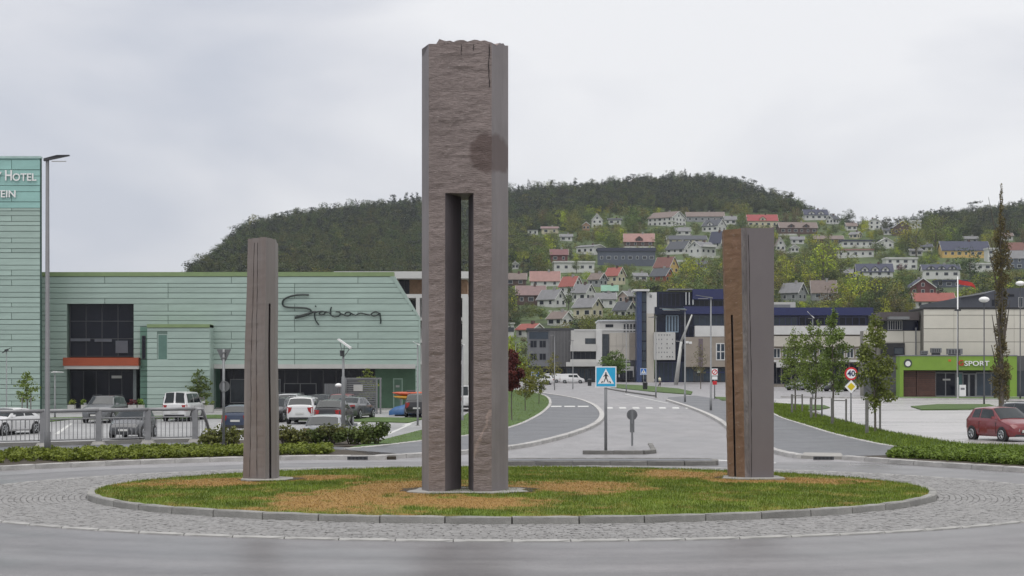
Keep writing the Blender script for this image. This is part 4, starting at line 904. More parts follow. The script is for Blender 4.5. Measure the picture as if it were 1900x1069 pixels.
# modern dark building behind the cream hall
B = Bld('slate_hall', 300, 1850, 'dark slate modern hall with low pitched edge behind the cream panelled hall', 'building', zb=zg(300)); R_ = B.root
m_sla = M('slate_cladding', (.055, .06, .075), .6, .12, 1, stretch=(6, 1, 1))
m = MB(); m.prism([(B.X(1782), 0), (B.X(1990), 0), (B.X(1990), B.Z(530)), (B.X(1858), B.Z(536)), (B.X(1826), B.Z(545)), (B.X(1782), B.Z(552))], 0, 30); m.build('wall', m_sla, R_)
m = MB(); m.prism([(B.X(1781), B.Z(550)), (B.X(1827), B.Z(543)), (B.X(1827), B.Z(545.5)), (B.X(1781), B.Z(552.5))], -.5, 2); m.build('roof_edge', m_galv, R_)
B.window(1870, 1882, 546, 551, 1, 1, m_dark, m_glass, y=-.02); B.window(1890, 1898, 552, 570, 1, 1, m_wr, m_glass2, y=-.02); B.window(1840, 1862, 556, 568, 4, 1, m_dark, m_glass, y=-.02)
# ------------------------------------------------------------------ hillside houses
WALLS = {'white': (.56, .56, .54), 'cream': (.50, .46, .33), 'yellow': (.56, .38, .13), 'red': (.30, .06, .035), 'brown': (.085, .05, .04), 'tan': (.34, .20, .12), 'grey': (.24, .25, .26), 'slate': (.085, .10, .13), 'dred': (.12, .035, .035), 'pink': (.40, .30, .27)}
ROOFS = {'red': (.24, .065, .05), 'bred': (.24, .04, .04), 'rust': (.13, .052, .04), 'grey': (.16, .16, .165), 'dark': (.055, .06, .07), 'navy': (.035, .04, .07), 'pink': (.27, .15, .13), 'brown': (.15, .115, .10), 'mauve': (.19, .125, .12), 'green': (.16, .30, .22), 'white': (.5, .5, .48), 'maroon': (.15, .065, .065)}
MW = {k: M('timber_wall_' + k, v, .75, .12, .5) for k, v in WALLS.items()}; MR = {k: M('roof_' + k, v, .7, .16, .8, .3, 6) for k, v in ROOFS.items()}
m_hw = M('house_window_glass', (.03, .036, .045), .15, .3, 1); m_trim = M('white_trim', (.6, .6, .58), .6, .05)
m_found = M('foundation', (.28, .27, .26), .85, .1)
HS_ = []
def house(x0, x1, yr, ye, yb, ori, wall, roof, label, short, name=None, rows=None, dorm=0, chim=1, cat='house', balcony=0):
    """x0,x1 outline in the photo, yr ridge, ye eaves, yb base; ori S long side, G gable, R turned with gable right, L gable left, F flat"""
    pc = (x0 + x1) / 2; c = HP(pc, yb); Y = c.y; s = Y / F; Wm = (x1 - x0) * s; hw = (yb - ye) * s; hr = (ye - yr) * s
    hw = max(2.2, hw)
    if ori in 'RL': L_, D, A = Wm * .74, max(5.0, Wm * .60), rad(-40 if ori == 'R' else 40)
    elif ori == 'G': L_, D, A = max(8, Wm * 1.1), Wm, rad(90)
    else: L_, D, A = Wm, max(5.5, min(9, Wm * .55)), rad(rng.uniform(-4, 4))
    c.y += D / 2 if ori != 'G' else L_ / 2; c.z = max(hill_z(c.x, c.y) , c.z - .5) if False else c.z
    t = thing(name or ('house' if cat == 'house' else 'building'), c, label, cat, 'houses on the hillside', rz=A)
    a, b = L_ / 2, D / 2
    if ori == 'F' or hr < .3:
        MB().box(-a, a, -b, b, -4, hw).build('wall', MW[wall], t); MB().box(-a - .3, a + .3, -b - .5, b + .3, hw, hw + max(.25, hr)).build('roof', MR[roof], t)
    else:
        m = MB(); m.add([(-a, -b, -4), (a, -b, -4), (a, b, -4), (-a, b, -4), (-a, -b, hw), (a, -b, hw), (a, b, hw), (-a, b, hw), (-a, 0, hw + hr), (a, 0, hw + hr)],
                        [(0, 3, 2, 1), (0, 1, 5, 4), (2, 3, 7, 6), (1, 2, 6, 9, 5), (3, 0, 4, 8, 7), (4, 5, 9, 8), (6, 7, 8, 9)]); m.build('wall', MW[wall], t)
        o_ = .45; k = hr / b; th = .16; m = MB()
        for sg in (-1, 1):
            e = b + o_; ze = hw - k * o_
            q = [(-a - o_, sg * e, ze + .03), (a + o_, sg * e, ze + .03), (a + o_, 0, hw + hr + .03), (-a - o_, 0, hw + hr + .03)]
            m.add(q + [(x, y, z + th) for x, y, z in q], [(0, 1, 2, 3), (4, 7, 6, 5), (0, 4, 5, 1), (1, 5, 6, 2), (3, 7, 4, 0)])
        rf = m.build('roof', MR[roof], t)
        if chim: MB().box(a * .2, a * .2 + .8, -.4, .4, hw + hr * .6, hw + hr + .9).build('chimney', m_found if rng.random() < .6 else MW['brown'], rf)
        if ori in 'RLG' or True:
            for sx in (-1, 1):
                for sg in (-1, 1):
                    m = MB()
                    x_ = sx * (a + o_ + .02); m.add([(x_, sg * (b + o_), hw - k * o_ - .12), (x_, 0, hw + hr - .12), (x_, 0, hw + hr + .22), (x_, sg * (b + o_), hw - k * o_ + .22),
                                                     (x_ + sx * .05, sg * (b + o_), hw - k * o_ - .12), (x_ + sx * .05, 0, hw + hr - .12), (x_ + sx * .05, 0, hw + hr + .22), (x_ + sx * .05, sg * (b + o_), hw - k * o_ + .22)],
                                                    [(0, 1, 2, 3), (4, 5, 6, 7), (0, 1, 5, 4), (1, 2, 6, 5), (2, 3, 7, 6), (3, 0, 4, 7)]); m.build('bargeboard', m_trim, rf, fix=False)
    nst = rows or max(1, int(round(hw / 2.9))); fh = hw / nst; k0 = '%.1f' % fh
    def win(cx, cz, face, ww=1.15, wh=1.2):
        m = MB(); g = MB()
        if face == 'f': m.box(cx - ww / 2 - .1, cx + ww / 2 + .1, -b - .05, -b + .02, cz - wh / 2 - .1, cz + wh / 2 + .1); g.box(cx - ww / 2, cx + ww / 2, -b - .075, -b - .045, cz - wh / 2, cz + wh / 2)
        elif face == 'r': m.box(a - .02, a + .05, cx - ww / 2 - .1, cx + ww / 2 + .1, cz - wh / 2 - .1, cz + wh / 2 + .1); g.box(a + .045, a + .075, cx - ww / 2, cx + ww / 2, cz - wh / 2, cz + wh / 2)
        else: m.box(-a - .05, -a + .02, cx - ww / 2 - .1, cx + ww / 2 + .1, cz - wh / 2 - .1, cz + wh / 2 + .1); g.box(-a - .075, -a - .045, cx - ww / 2, cx + ww / 2, cz - wh / 2, cz + wh / 2)
        f = m.build('window', m_trim, t, fix=False); g.build('pane', m_hw, f, fix=False)
    for r in range(nst):
        z = (r + .55) * fh; wh = min(1.25, fh * .52)
        if ori != 'G':
            n = max(2, int(L_ / 3.1))
            for i in range(n): win(-a + L_ * (i + .5) / n, z, 'f', rng.choice((1., 1.3, 1.7)) if L_ / n > 2.2 else .9, wh)
        if ori == 'R' or ori == 'L' or ori == 'G':
            n = max(2, int(D / 3.0)); fc = 'r' if ori == 'R' else 'l'
            for i in range(n): win(-b + D * (i + .5) / n, z, fc, 1.1, wh)
    if ori in 'RLG' and hr > 2: win(0, hw + hr * .32, 'r' if ori == 'R' else 'l', 1.0, 1.1)
    for i in range(dorm):                                         # gabled dormers / cross gables on the front
        x = -a + L_ * (i + .75) / (dorm + .5); dw = min(3.4, L_ / dorm * .55); dh = hr * .62; m = MB()
        m.prism([(x - dw / 2, hw - .1), (x + dw / 2, hw - .1), (x + dw / 2, hw + dh * .45), (x, hw + dh), (x - dw / 2, hw + dh * .45)], -b - .06, -.2 * b); dm = m.build('dormer', MW[wall], t)
        m = MB()
        for sg in (-1, 1): m.add([(x, -b - .4, hw + dh + .05), (x, 0, hw + dh + .05), (x + sg * (dw / 2 + .3), 0, hw + dh * .40), (x + sg * (dw / 2 + .3), -b - .4, hw + dh * .40), (x, -b - .4, hw + dh + .2), (x, 0, hw + dh + .2), (x + sg * (dw / 2 + .3), 0, hw + dh * .40 + .15), (x + sg * (dw / 2 + .3), -b - .4, hw + dh * .40 + .15)], [(0, 1, 2, 3), (4, 5, 6, 7), (0, 3, 7, 4), (3, 2, 6, 7)])
        m.build('dormer_roof', MR[roof], dm); MB().box(x - .5, x + .5, -b - .1, -b - .06, hw + dh * .1, hw + dh * .1 + 1).build('pane', m_hw, dm)
    if balcony:
        m = MB(); m.box(-a * .9, a * .9, -b - 1.3, -b, fh - .12, fh); bal = m.build('balcony', m_trim, t); m = MB(); m.box(-a * .9, a * .9, -b - 1.3, -b - 1.22, fh + .05, fh + .95); m.build('railing', m_trim, bal)
    HS_.append((x0, x1, yr, yb, short, pc))
    return t
hs = [
 (979, 998, 424, 425, 435, 'F', 'white', 'dark', 'small flat white bungalow at the forest edge, leftmost of the upper hillside', 'the leftmost white bungalow'),
 (1005, 1036, 419, 423, 433, 'S', 'cream', 'mauve', 'cream bungalow with mauve brown roof beside the leftmost white bungalow', 'the cream bungalow'),
 (1081, 1094, 413, 418, 429, 'G', 'tan', 'rust', 'small tan house with rust roof left of the tall white house', 'the small tan house'),
 (1098, 1118, 396, 407, 422, 'G', 'white', 'navy', 'tall narrow white house with navy roof high against the forest', 'the tall white house'),
 (1129, 1153, 404, 407, 416, 'S', 'white', 'dark', 'low white house at the forest edge right of the tall navy roofed one', 'the low white forest house'),
 (1069, 1124, 453, 457, 471, 'R', 'white', 'grey', 'long low white house with pale grey roof above the dark red house', 'the long low white house'),
 (1022, 1053, 464, 474, 489, 'S', 'dred', 'maroon', 'dark red timber house half hidden by trees', 'the dark red timber house'),
 (1110, 1216, 462, 468, 495, 'F', 'slate', 'navy', 'large slate blue flat block in the middle of the hillside', 'the slate blue block', 'block', 1),
 (1027, 1102, 489, 492, 510, 'F', 'white', 'white', 'long white two storey terrace with flat roof above the pink roofed house', 'the flat white terrace'),
 (985, 1038, 506, 523, 534, 'S', 'white', 'pink', 'white house under a broad pink tiled roof', 'the broad pink roof'),
 (938, 976, 507, 518, 530, 'S', 'brown', 'brown', 'brown house with brown roof beside the tall stone column', 'the brown roofed house'),
 (959, 1011, 531, 547, 567, 'S', 'brown', 'mauve', 'dark brown house with white barge boards and two pointed cross gables', 'the brown double gabled house'),
 (996, 1052, 538, 555, 570, 'R', 'white', 'grey', 'white house with grey roof in front of the brown double gabled house', 'the white grey roofed house'),
 (1037, 1082, 513, 530, 548, 'R', 'white', 'red', 'white house with brick red roof near the hillside centre left', 'the brick red roof'),
 (1060, 1105, 526, 541, 560, 'R', 'white', 'grey', 'white gabled house with light grey roof above the big cream house', 'the white house with grey roof'),
 (1092, 1127, 512, 523, 537, 'R', 'grey', 'brown', 'grey house with brown grey roof left of the pink red one', 'the grey house'),
 (1122, 1162, 501, 515, 532, 'R', 'cream', 'red', 'cream gabled house with bright pinkish red roof', 'the pinkish red roof'),
 (1118, 1146, 536, 546, 551, 'S', 'white', 'green', 'low house with mint green roof among grey roofs', 'the mint green roof'),
 (1063, 1121, 552, 568, 592, 'R', 'cream', 'grey', 'large cream yellow house with grey roof, nearest of the lower hillside', 'the large cream house'),
 (1016, 1063, 579, 591, 603, 'R', 'white', 'brown', 'white cottage with brown roof left below the large cream house', 'the cottage with brown roof'),
 (958, 1010, 603, 613, 624, 'R', 'white', 'red', 'white house with red roof just above the grey finned office', 'the red roof above the office'),
 (1106, 1142, 543, 554, 570, 'S', 'white', 'grey', 'white house with grey roof right behind the large cream house', 'the white house behind the cream one'),
 (1140, 1180, 557, 572, 590, 'R', 'white', 'dark', 'white house with steep dark roof close to the blue tower', 'the steep dark roof'),
 (1150, 1182, 540, 549, 562, 'L', 'pink', 'grey', 'pinkish house with grey roof beside the top of the blue tower', 'the pinkish house'),
 (942, 953, 598, 600, 624, 'F', 'white', 'white', 'slim white block touching the edge of the tallest column', 'the slim white block', 'block'),
 (1202, 1276, 397, 409, 424, 'R', 'white', 'brown', 'very long white house with brown grey roof highest on the hillside', 'the longest white house'),
 (1275, 1344, 394, 403, 414, 'S', 'grey', 'brown', 'long grey house under a brown grey roof at the forest edge', 'the long brown roof'),
 (1303, 1350, 407, 419, 432, 'R', 'white', 'dark', 'white house with dark slate roof and white gable above the right column top', 'the white slate roofed house', None, None, 1),
 (1159, 1214, 433, 448, 458, 'S', 'brown', 'pink', 'brown house with wide salmon pink roof and small central dormer', 'the salmon pink roof', None, None, 1),
 (1254, 1281, 422, 429, 436, 'S', 'white', 'grey', 'small white house with grey roof below the longest white house', 'the small grey roof'),
 (1238, 1311, 436, 444, 452, 'S', 'cream', 'dark', 'long cream bungalow with charcoal roof', 'the long cream bungalow'),
 (1236, 1290, 452, 467, 473, 'R', 'white', 'dark', 'low house with dark green grey roof and a white pointed gable', 'the pointed white gable'),
 (1278, 1331, 453, 463, 480, 'L', 'white', 'grey', 'white villa with long balconies and grey roof', 'the villa with balconies', None, None, 0, 1),
 (1316, 1350, 431, 451, 463, 'R', 'white', 'navy', 'house with large navy roof and white gable beside the right column', 'the large navy roof'),
 (1213, 1261, 475, 493, 507, 'R', 'yellow', 'rust', 'yellow gabled house with dark rust roof', 'the yellow gabled house'),
 (1206, 1253, 494, 508, 521, 'R', 'red', 'dark', 'brick red house with dark roof in front of the yellow gabled house', 'the brick red house'),
 (1492, 1536, 391, 401, 411, 'S', 'white', 'navy', 'white house with dark navy roof and one dormer on the skyline side', 'the navy roofed skyline house', None, None, 2),
 (1535, 1557, 400, 407, 417, 'L', 'white', 'dark', 'small white gabled house at the right end of the skyline row', 'the small white gabled house'),
 (1446, 1516, 411, 422, 434, 'S', 'brown', 'brown', 'long brown house with two pointed dormers beside the right column', 'the brown house with dormers', None, None, 2),
 (1388, 1443, 394, 406, 420, 'S', 'cream', 'bred', 'cream house with vivid red roof above the right column top', 'the vivid red roof', None, None, 1),
 (1440, 1457, 441, 455, 466, 'G', 'white', 'brown', 'narrow white house with tall pointed gable hugging the right column', 'the tall pointed gable'),
 (1612, 1633, 406, 411, 426, 'G', 'white', 'grey', 'white glazed gable house under the skyline trees', 'the glazed gable house'),
 (1657, 1691, 411, 423, 438, 'G', 'brown', 'dark', 'dark brown house with white edged gable near the skyline dip', 'the white edged brown gable'),
 (1689, 1709, 411, 415, 426, 'F', 'white', 'white', 'small flat white house at the skyline dip', 'the small flat white house'),
 (1563, 1632, 443, 446, 456, 'F', 'white', 'navy', 'long low white garage row with blue grey roof', 'the garage row'),
 (1630, 1659, 439, 447, 459, 'G', 'white', 'white', 'pale cream white gabled house at the right end of the garage row', 'the pale gabled house'),
 (1555, 1622, 462, 465, 478, 'F', 'white', 'pink', 'flat roofed white house with pinkish roof edge and dark windows', 'the flat house with pink edge'),
 (1512, 1565, 434, 441, 449, 'S', 'brown', 'brown', 'low brown grey house between the bright trees and the garage row', 'the low brown grey house'),
 (1592, 1658, 483, 498, 516, 'S', 'white', 'navy', 'large white farmhouse with black roof and pointed white cross gables', 'the white farmhouse', None, 2, 3),
 (1644, 1702, 479, 482, 501, 'F', 'white', 'white', 'long white flat roofed house right behind the farmhouse', 'the flat white house behind the farmhouse'),
 (1449, 1500, 526, 543, 562, 'R', 'grey', 'grey', 'grey gabled house with white porch beside the right column foot', 'the grey gabled house'),
 (1508, 1552, 523, 544, 560, 'S', 'grey', 'brown', 'brown grey roofed house behind bare bushes', 'the brown grey roof'),
 (1748, 1836, 451, 468, 482, 'S', 'yellow', 'navy', 'yellow house with very broad blue black roof on the right hillside', 'the broad blue black roof'),
 (1714, 1782, 485, 495, 513, 'S', 'white', 'navy', 'white terrace with three square white dormers behind the flagpole', 'the terrace with dormers', None, None, 3),
 (1832, 1857, 465, 468, 491, 'F', 'white', 'white', 'tall white cubic house left of the slender poplar', 'the white cubic house'),
 (1868, 1925, 449, 463, 475, 'S', 'white', 'rust', 'white house with rust brown roof at the right edge, top of three there', 'the rust roof at the right edge'),
 (1872, 1925, 468, 482, 503, 'S', 'slate', 'grey', 'grey house with grey roof at the right edge under the rust roof', 'the grey house at the right edge'),
 (1800, 1868, 491, 494, 504, 'F', 'white', 'white', 'low white terrace wall house under the white cubic one', 'the low white terrace'),
 (1688, 1737, 514, 531, 547, 'G', 'dred', 'navy', 'very dark brown chalet with broad gable and white windows', 'the dark chalet'),
 (1699, 1772, 544, 559, 573, 'S', 'white', 'red', 'white bungalow with red roof just over the cream hall roof', 'the red roofed bungalow'),
 (1738, 1800, 523, 526, 536, 'F', 'slate', 'navy', 'low dark flat house behind the flagpole', 'the low dark flat house'),
 (1284, 1302, 401, 405, 413, 'S', 'white', 'dark', 'small white house wedged under the long brown grey roof', 'the wedged white house'),
 (1345, 1366, 400, 407, 416, 'S', 'white', 'grey', 'white house just left of the vivid red roof', 'the white house by the red roof'),
 (1172, 1196, 470, 474, 486, 'F', 'white', 'dark', 'low white annex showing over the trees beside the slate blue block', 'the low white annex'),
 (1290, 1312, 486, 492, 500, 'S', 'slate', 'dark', 'dark slate garage below the villa with balconies', 'the slate garage'),
 (1176, 1200, 505, 511, 520, 'S', 'white', 'grey', 'little white house left of the brick red house', 'the little white house'),
 (1468, 1492, 438, 444, 451, 'S', 'white', 'grey', 'white house with grey roof just below the brown house with dormers', 'the white house under the dormers'),
 (1571, 1590, 414, 420, 428, 'S', 'white', 'brown', 'small white house with brown roof left of the glazed gable house', 'the small brown roofed house'),
 (1578, 1600, 430, 435, 442, 'R', 'cream', 'grey', 'cream cottage above the garage row', 'the cream cottage'),
 (1640, 1656, 426, 430, 437, 'S', 'white', 'dark', 'small white house left of the white edged brown gable', 'the small dark roofed house'),
 (1708, 1730, 448, 454, 462, 'S', 'white', 'dark', 'white cottage with dark roof left of the broad blue black roof', 'the white cottage'),
 (1690, 1712, 466, 470, 478, 'S', 'white', 'grey', 'white house with grey roof above the terrace with dormers', 'the white house above the dormers'),
 (1858, 1880, 431, 437, 445, 'S', 'white', 'brown', 'white house behind the slender poplar high on the right', 'the white house behind the poplar'),
 (1790, 1815, 436, 441, 448, 'S', 'grey', 'grey', 'grey house at the wood edge over the broad blue black roof', 'the grey house at the wood edge'),
 (1560, 1588, 496, 503, 512, 'S', 'white', 'grey', 'white house half hidden by grove trees left of the farmhouse', 'the half hidden white house'),
 (1040, 1062, 438, 443, 450, 'S', 'white', 'grey', 'small white house in the woods below the cream bungalow', 'the small white wood house'),
 (1140, 1160, 476, 480, 488, 'S', 'cream', 'brown', 'small cream house in front of the slate blue block', 'the small cream house'),
 (950, 962, 488, 492, 500, 'G', 'white', 'grey', 'tiny white gabled house by the tallest column', 'the tiny gabled house'),
 (1468, 1482, 455, 460, 468, 'G', 'white', 'grey', 'tiny white house among trees right of the narrow gable', 'the tiny white house'),
]
for h in hs:
    a = list(h[:10]) + [None] * 5; nm, rows_, dm, bal = (list(h[10:]) + [None] * 4)[:4]
    house(*h[:10], name=None, rows=rows_ if isinstance(rows_, int) else None, dorm=dm or 0, balcony=bal or 0, cat='house' if nm != 'block' else 'building', chim=1)

m_gw = M('white_garden_wall', (.50, .50, .47), .8, .15, 1)
for k, (x0, x1, py, hp, lab) in enumerate(((1222, 1292, 474, 3.5, 'long white garden wall below the pointed white gable'), (1256, 1276, 489, 3, 'short white garden wall right of the yellow gabled house'), (1283, 1336, 483, 3, 'white garden wall under the villa with balconies'), (1443, 1478, 436, 2.5, 'white garden wall below the brown house with dormers'),
      (1556, 1640, 459, 2.5, 'long pale wall under the garage row'), (1806, 1862, 506, 3, 'white garden wall under the low white terrace'), (1027, 1066, 580, 2.5, 'pale garden wall left of the large cream house'), (1018, 1062, 577, 2, 'thin pale fence wall above the brown roofed cottage'), (1150, 1215, 460, 2.5, 'tan terrace wall below the salmon pink roof'), (1440, 1470, 470, 3, 'pale terrace wall right of the right column'))):
    p = HP((x0 + x1) / 2, py); s = p.y / F; t = MB().box(-(x1 - x0) / 2 * s, (x1 - x0) / 2 * s, -.15, .15, -3, hp * s).build('garden_wall', m_gw, None, p); tag(t, lab, 'garden wall', 'garden walls on the hillside'); t.rotation_euler.z = rad((-6, 4, 0)[k % 3])
# ------------------------------------------------------------------ vegetation
L_mid = leaf_mat('leaf_mid_green', (.10, .145, .036)); L_bright = leaf_mat('leaf_fresh_green', (.27, .33, .028), .35, .10); L_dark = leaf_mat('leaf_dark_green', (.055, .084, .032), .4, .18)
L_spruce = leaf_mat('spruce_needles', (.026, .038, .026), .4, .2, transl=.08); L_red = leaf_mat('copper_red_leaf', (.105, .022, .026), .4); L_yel = leaf_mat('yellowish_young_leaf', (.145, .155, .030), .3)
L_poplar = leaf_mat('poplar_leaf', (.13, .135, .050), .45); L_hedge = leaf_mat('hedge_leaf', (.125, .195, .030), .5, .05, transl=.3); L_bush = leaf_mat('dark_bush_leaf', (.100, .130, .036), .55, .1)
L_young = leaf_mat('young_tree_leaf', (.135, .195, .046), .55, .12); L_brown = leaf_mat('bare_twig_foliage', (.125, .115, .055), .35, .1); L_olive = leaf_mat('leaf_olive_green', (.135, .155, .038), .4, .15)
m_bark = M('bark', (.10, .085, .07), .9, .3, 5, .5, 20); m_stake = M('weathered_timber_stake', (.15, .145, .135), .85, .25, 6, rnd=.1)
def leaf_mesh(name, C, R, n, size, mat, flat=.6, tri=False, sizes=None, shell=0., lf=.55):
    """n leaf faces scattered through clumps C (centres) of radii R; attribute tint varies at random by leaf and clump"""
    C = np.array(C, float); R = np.array(R, float); R = R if R.ndim == 2 else np.stack([R, R, R * .8], 1)
    w_ = R.prod(1) ** .66; k = np.random.choice(len(C), n, p=w_ / w_.sum()); d = np.random.randn(n, 3); d /= np.linalg.norm(d, axis=1)[:, None]
    rr_ = np.random.rand(n) ** (1 / 3); rr_ = shell + (1 - shell) * rr_; P = C[k] + d * rr_[:, None] * R[k]
    nn = np.random.randn(n, 3) + d * .8 + np.array([0, 0, flat]); nn /= np.linalg.norm(nn, axis=1)[:, None]
    a = np.cross(nn, np.random.randn(n, 3)); a /= np.linalg.norm(a, axis=1)[:, None]; b = np.cross(nn, a)
    s = size * (.6 + .8 * np.random.rand(n))[:, None]; m = 3 if tri else 4; V = np.zeros((n, m, 3))
    if tri: V[:, 0] = P - a * s * .5; V[:, 1] = P + a * s * .5; V[:, 2] = P + b * s
    else: V[:, 0] = P - a * s * .5; V[:, 1] = P - b * s * .35; V[:, 2] = P + a * s * .5; V[:, 3] = P + b * s * .35
    me = bpy.data.meshes.new(name); me.vertices.add(m * n); me.vertices.foreach_set('co', V.ravel()); me.loops.add(m * n); me.loops.foreach_set('vertex_index', np.arange(m * n))
    me.polygons.add(n); me.polygons.foreach_set('loop_start', np.arange(0, m * n, m)); me.update(calc_edges=True)
    ck = np.random.rand(len(C))[k]; t = np.clip(lf * np.random.rand(n) + (1 - lf) * ck, 0, 1)
    at = me.attributes.new('tint', 'FLOAT', 'POINT'); at.data.foreach_set('value', np.repeat(t, m)); me.materials.append(mat); return me
def trunk_mesh(h, r0, limbs, seed, mat=m_bark, top=.9):
    r_ = random.Random(seed); m = MB(); pts = [(r_.uniform(-.03, .03) * h * .3 * (i > 0), r_.uniform(-.03, .03) * h * .3 * (i > 0), -.3 + (h * top + .3) * i / 5) for i in range(6)]
    m.tube(pts, [r0 * (1 - .85 * i / 5) for i in range(6)], 6); tips = []
    for a, z0, ln, up in limbs:
        p = Vector((0, 0, z0)); d = Vector((math.cos(a), math.sin(a), up)).normalized(); q = p + d * ln * .5; e = q + (d + Vector((0, 0, .35))).normalized() * ln * .5
        rr_ = r0 * .45 * (1 - z0 / h * .6); m.tube([p, q, e], [rr_, rr_ * .6, rr_ * .25], 5); tips += [q, e]
    me = bpy.data.meshes.new('trunk'); me.from_pydata(m.v, [], m.f); me.materials.append(mat); me.polygons.foreach_set('use_smooth', [True] * len(m.f)); return me, tips
TM = {}
L_wood = leaf_mat('leaf_wood_green', (.066, .082, .032), .35, .16)
def tree_data(kind, seed):
    """(trunk mesh, crown mesh) for a tree of height 1 (far trees) """
    r_ = random.Random(seed * 31 + 5); np.random.seed(seed + 11)
    if kind == 'spruce':
        tr, _ = trunk_mesh(1, .02, [], seed); C, R = [], []; n = 13
        for i in range(n):
            z = .10 + .88 * i / n; w_ = .20 * (1 - z) ** .8 + .012
            for k in range(3 if z < .85 else 1): a = r_.uniform(0, 6.28); C.append((math.cos(a) * w_ * .55, math.sin(a) * w_ * .55, z)); R.append((w_ * .62, w_ * .62, .04))
        return tr, leaf_mesh('crown', C, R, 380, .050, L_spruce, .2, lf=.3)
    if kind == 'pine':
        tr, _ = trunk_mesh(1, .022, [], seed); C = [(r_.uniform(-.14, .14), r_.uniform(-.14, .14), r_.uniform(.45, .95)) for _ in range(9)]; return tr, leaf_mesh('crown', C, [(.13, .13, .08)] * 9, 300, .05, L_spruce, .4)
    mat = {'dark': L_dark, 'mid': L_mid, 'bright': L_bright, 'brown': L_brown, 'red': L_red, 'olive': L_olive, 'wood': L_wood}[kind]
    limbs = [(r_.uniform(0, 6.28), r_.uniform(.2, .6), r_.uniform(.2, .34), r_.uniform(.5, 1.2)) for _ in range(7)]; tr, tips = trunk_mesh(1, .028, limbs, seed)
    C = [tuple(t) for t in tips] + [(r_.gauss(0, .15), r_.gauss(0, .15), r_.uniform(.38, .88)) for _ in range(12)] + [(r_.uniform(-.05, .05), 0, .9)]
    C = [(x * 1.1, y * 1.1, max(.24, z)) for x, y, z in C]; R = [r_.uniform(.10, .17) for _ in C]
    return tr, leaf_mesh('crown', C, R, 620, .046, mat, .5, lf=.22)
for kd in ('spruce', 'pine', 'dark', 'mid', 'bright', 'brown', 'red', 'olive', 'wood'):
    for s_ in range(3): TM[kd, s_] = tree_data(kd, s_)
KN = {'spruce': ('spruce_tree', 'dark pointed spruce'), 'pine': ('pine_tree', 'dark pine'), 'dark': ('leafy_tree', 'dark green leafy tree'), 'mid': ('leafy_tree', 'mid green leafy tree'), 'bright': ('leafy_tree', 'fresh light green tree'), 'brown': ('leafy_tree', 'brownish half bare tree'), 'red': ('leafy_tree', 'copper red tree'), 'olive': ('leafy_tree', 'olive green tree')}
def far_tree(kind, loc, h, label=None, wid=1., cat='tree', group='trees among the hillside houses', name=None):
    tr, cw = TM[kind, rng.randrange(3)]; t = thing(name or KN[kind][0], loc, label or KN[kind][1], cat, group, rz=rng.uniform(0, 6.28)); t.scale = (h * wid, h * wid, h)
    obj('trunk', tr, t); obj('crown', cw, t); return t
def covers(px, py, wpx, hpx, slack=.3):
    for x0, x1, yr, yb, sh, pc in HS_:
        if px + wpx * .8 > x0 and px - wpx * .8 < x1 and py > yb - 2 and py - hpx < yb - (yb - yr) * slack: return True
    return False
def inside(px, py):
    for x0, x1, yr, yb, sh, pc in HS_:
        if x0 - 1 < px < x1 + 1 and yr + (yb - yr) * .35 < py <= yb + 1: return True
    return False
# --- individual trees among the houses
def near_label(px, py, kd, hp):
    best = min(HS_, key=lambda h: math.hypot((px - h[5]), 1.5 * (py - h[3]))); dx, dy = px - best[5], py - best[3]
    w2 = (best[1] - best[0]) / 2
    if dx < -w2: rel = 'left of'
    elif dx > w2: rel = 'right of'
    else: rel = 'below' if dy > -2 else 'behind'
    if rel[0] in 'lr' and dy < -9: rel = 'above and ' + rel
    elif rel[0] in 'lr' and dy > 9: rel = 'below and ' + rel
    size = 'tall ' if hp > 44 else 'small ' if hp < 27 else ''
    ot = [h for h in HS_ if h is not best and (h[5] - px) * dx > 0]
    o2 = min(ot or HS_, key=lambda h: math.hypot((px - h[5]), 1.5 * (py - h[3]) + 9))
    kn = KN[kd][1].replace(' leafy', '').replace(' half bare', '')
    lab = f'{size}{kn} between {best[4]} and {o2[4]}' if 'of' in rel and (h_ := abs(px - o2[5])) < 120 else f'{size}{kn} {rel} {best[4]}'
    if len(lab.split()) > 16: lab = f'{size}{kn} {rel} {best[4]}'
    return lab
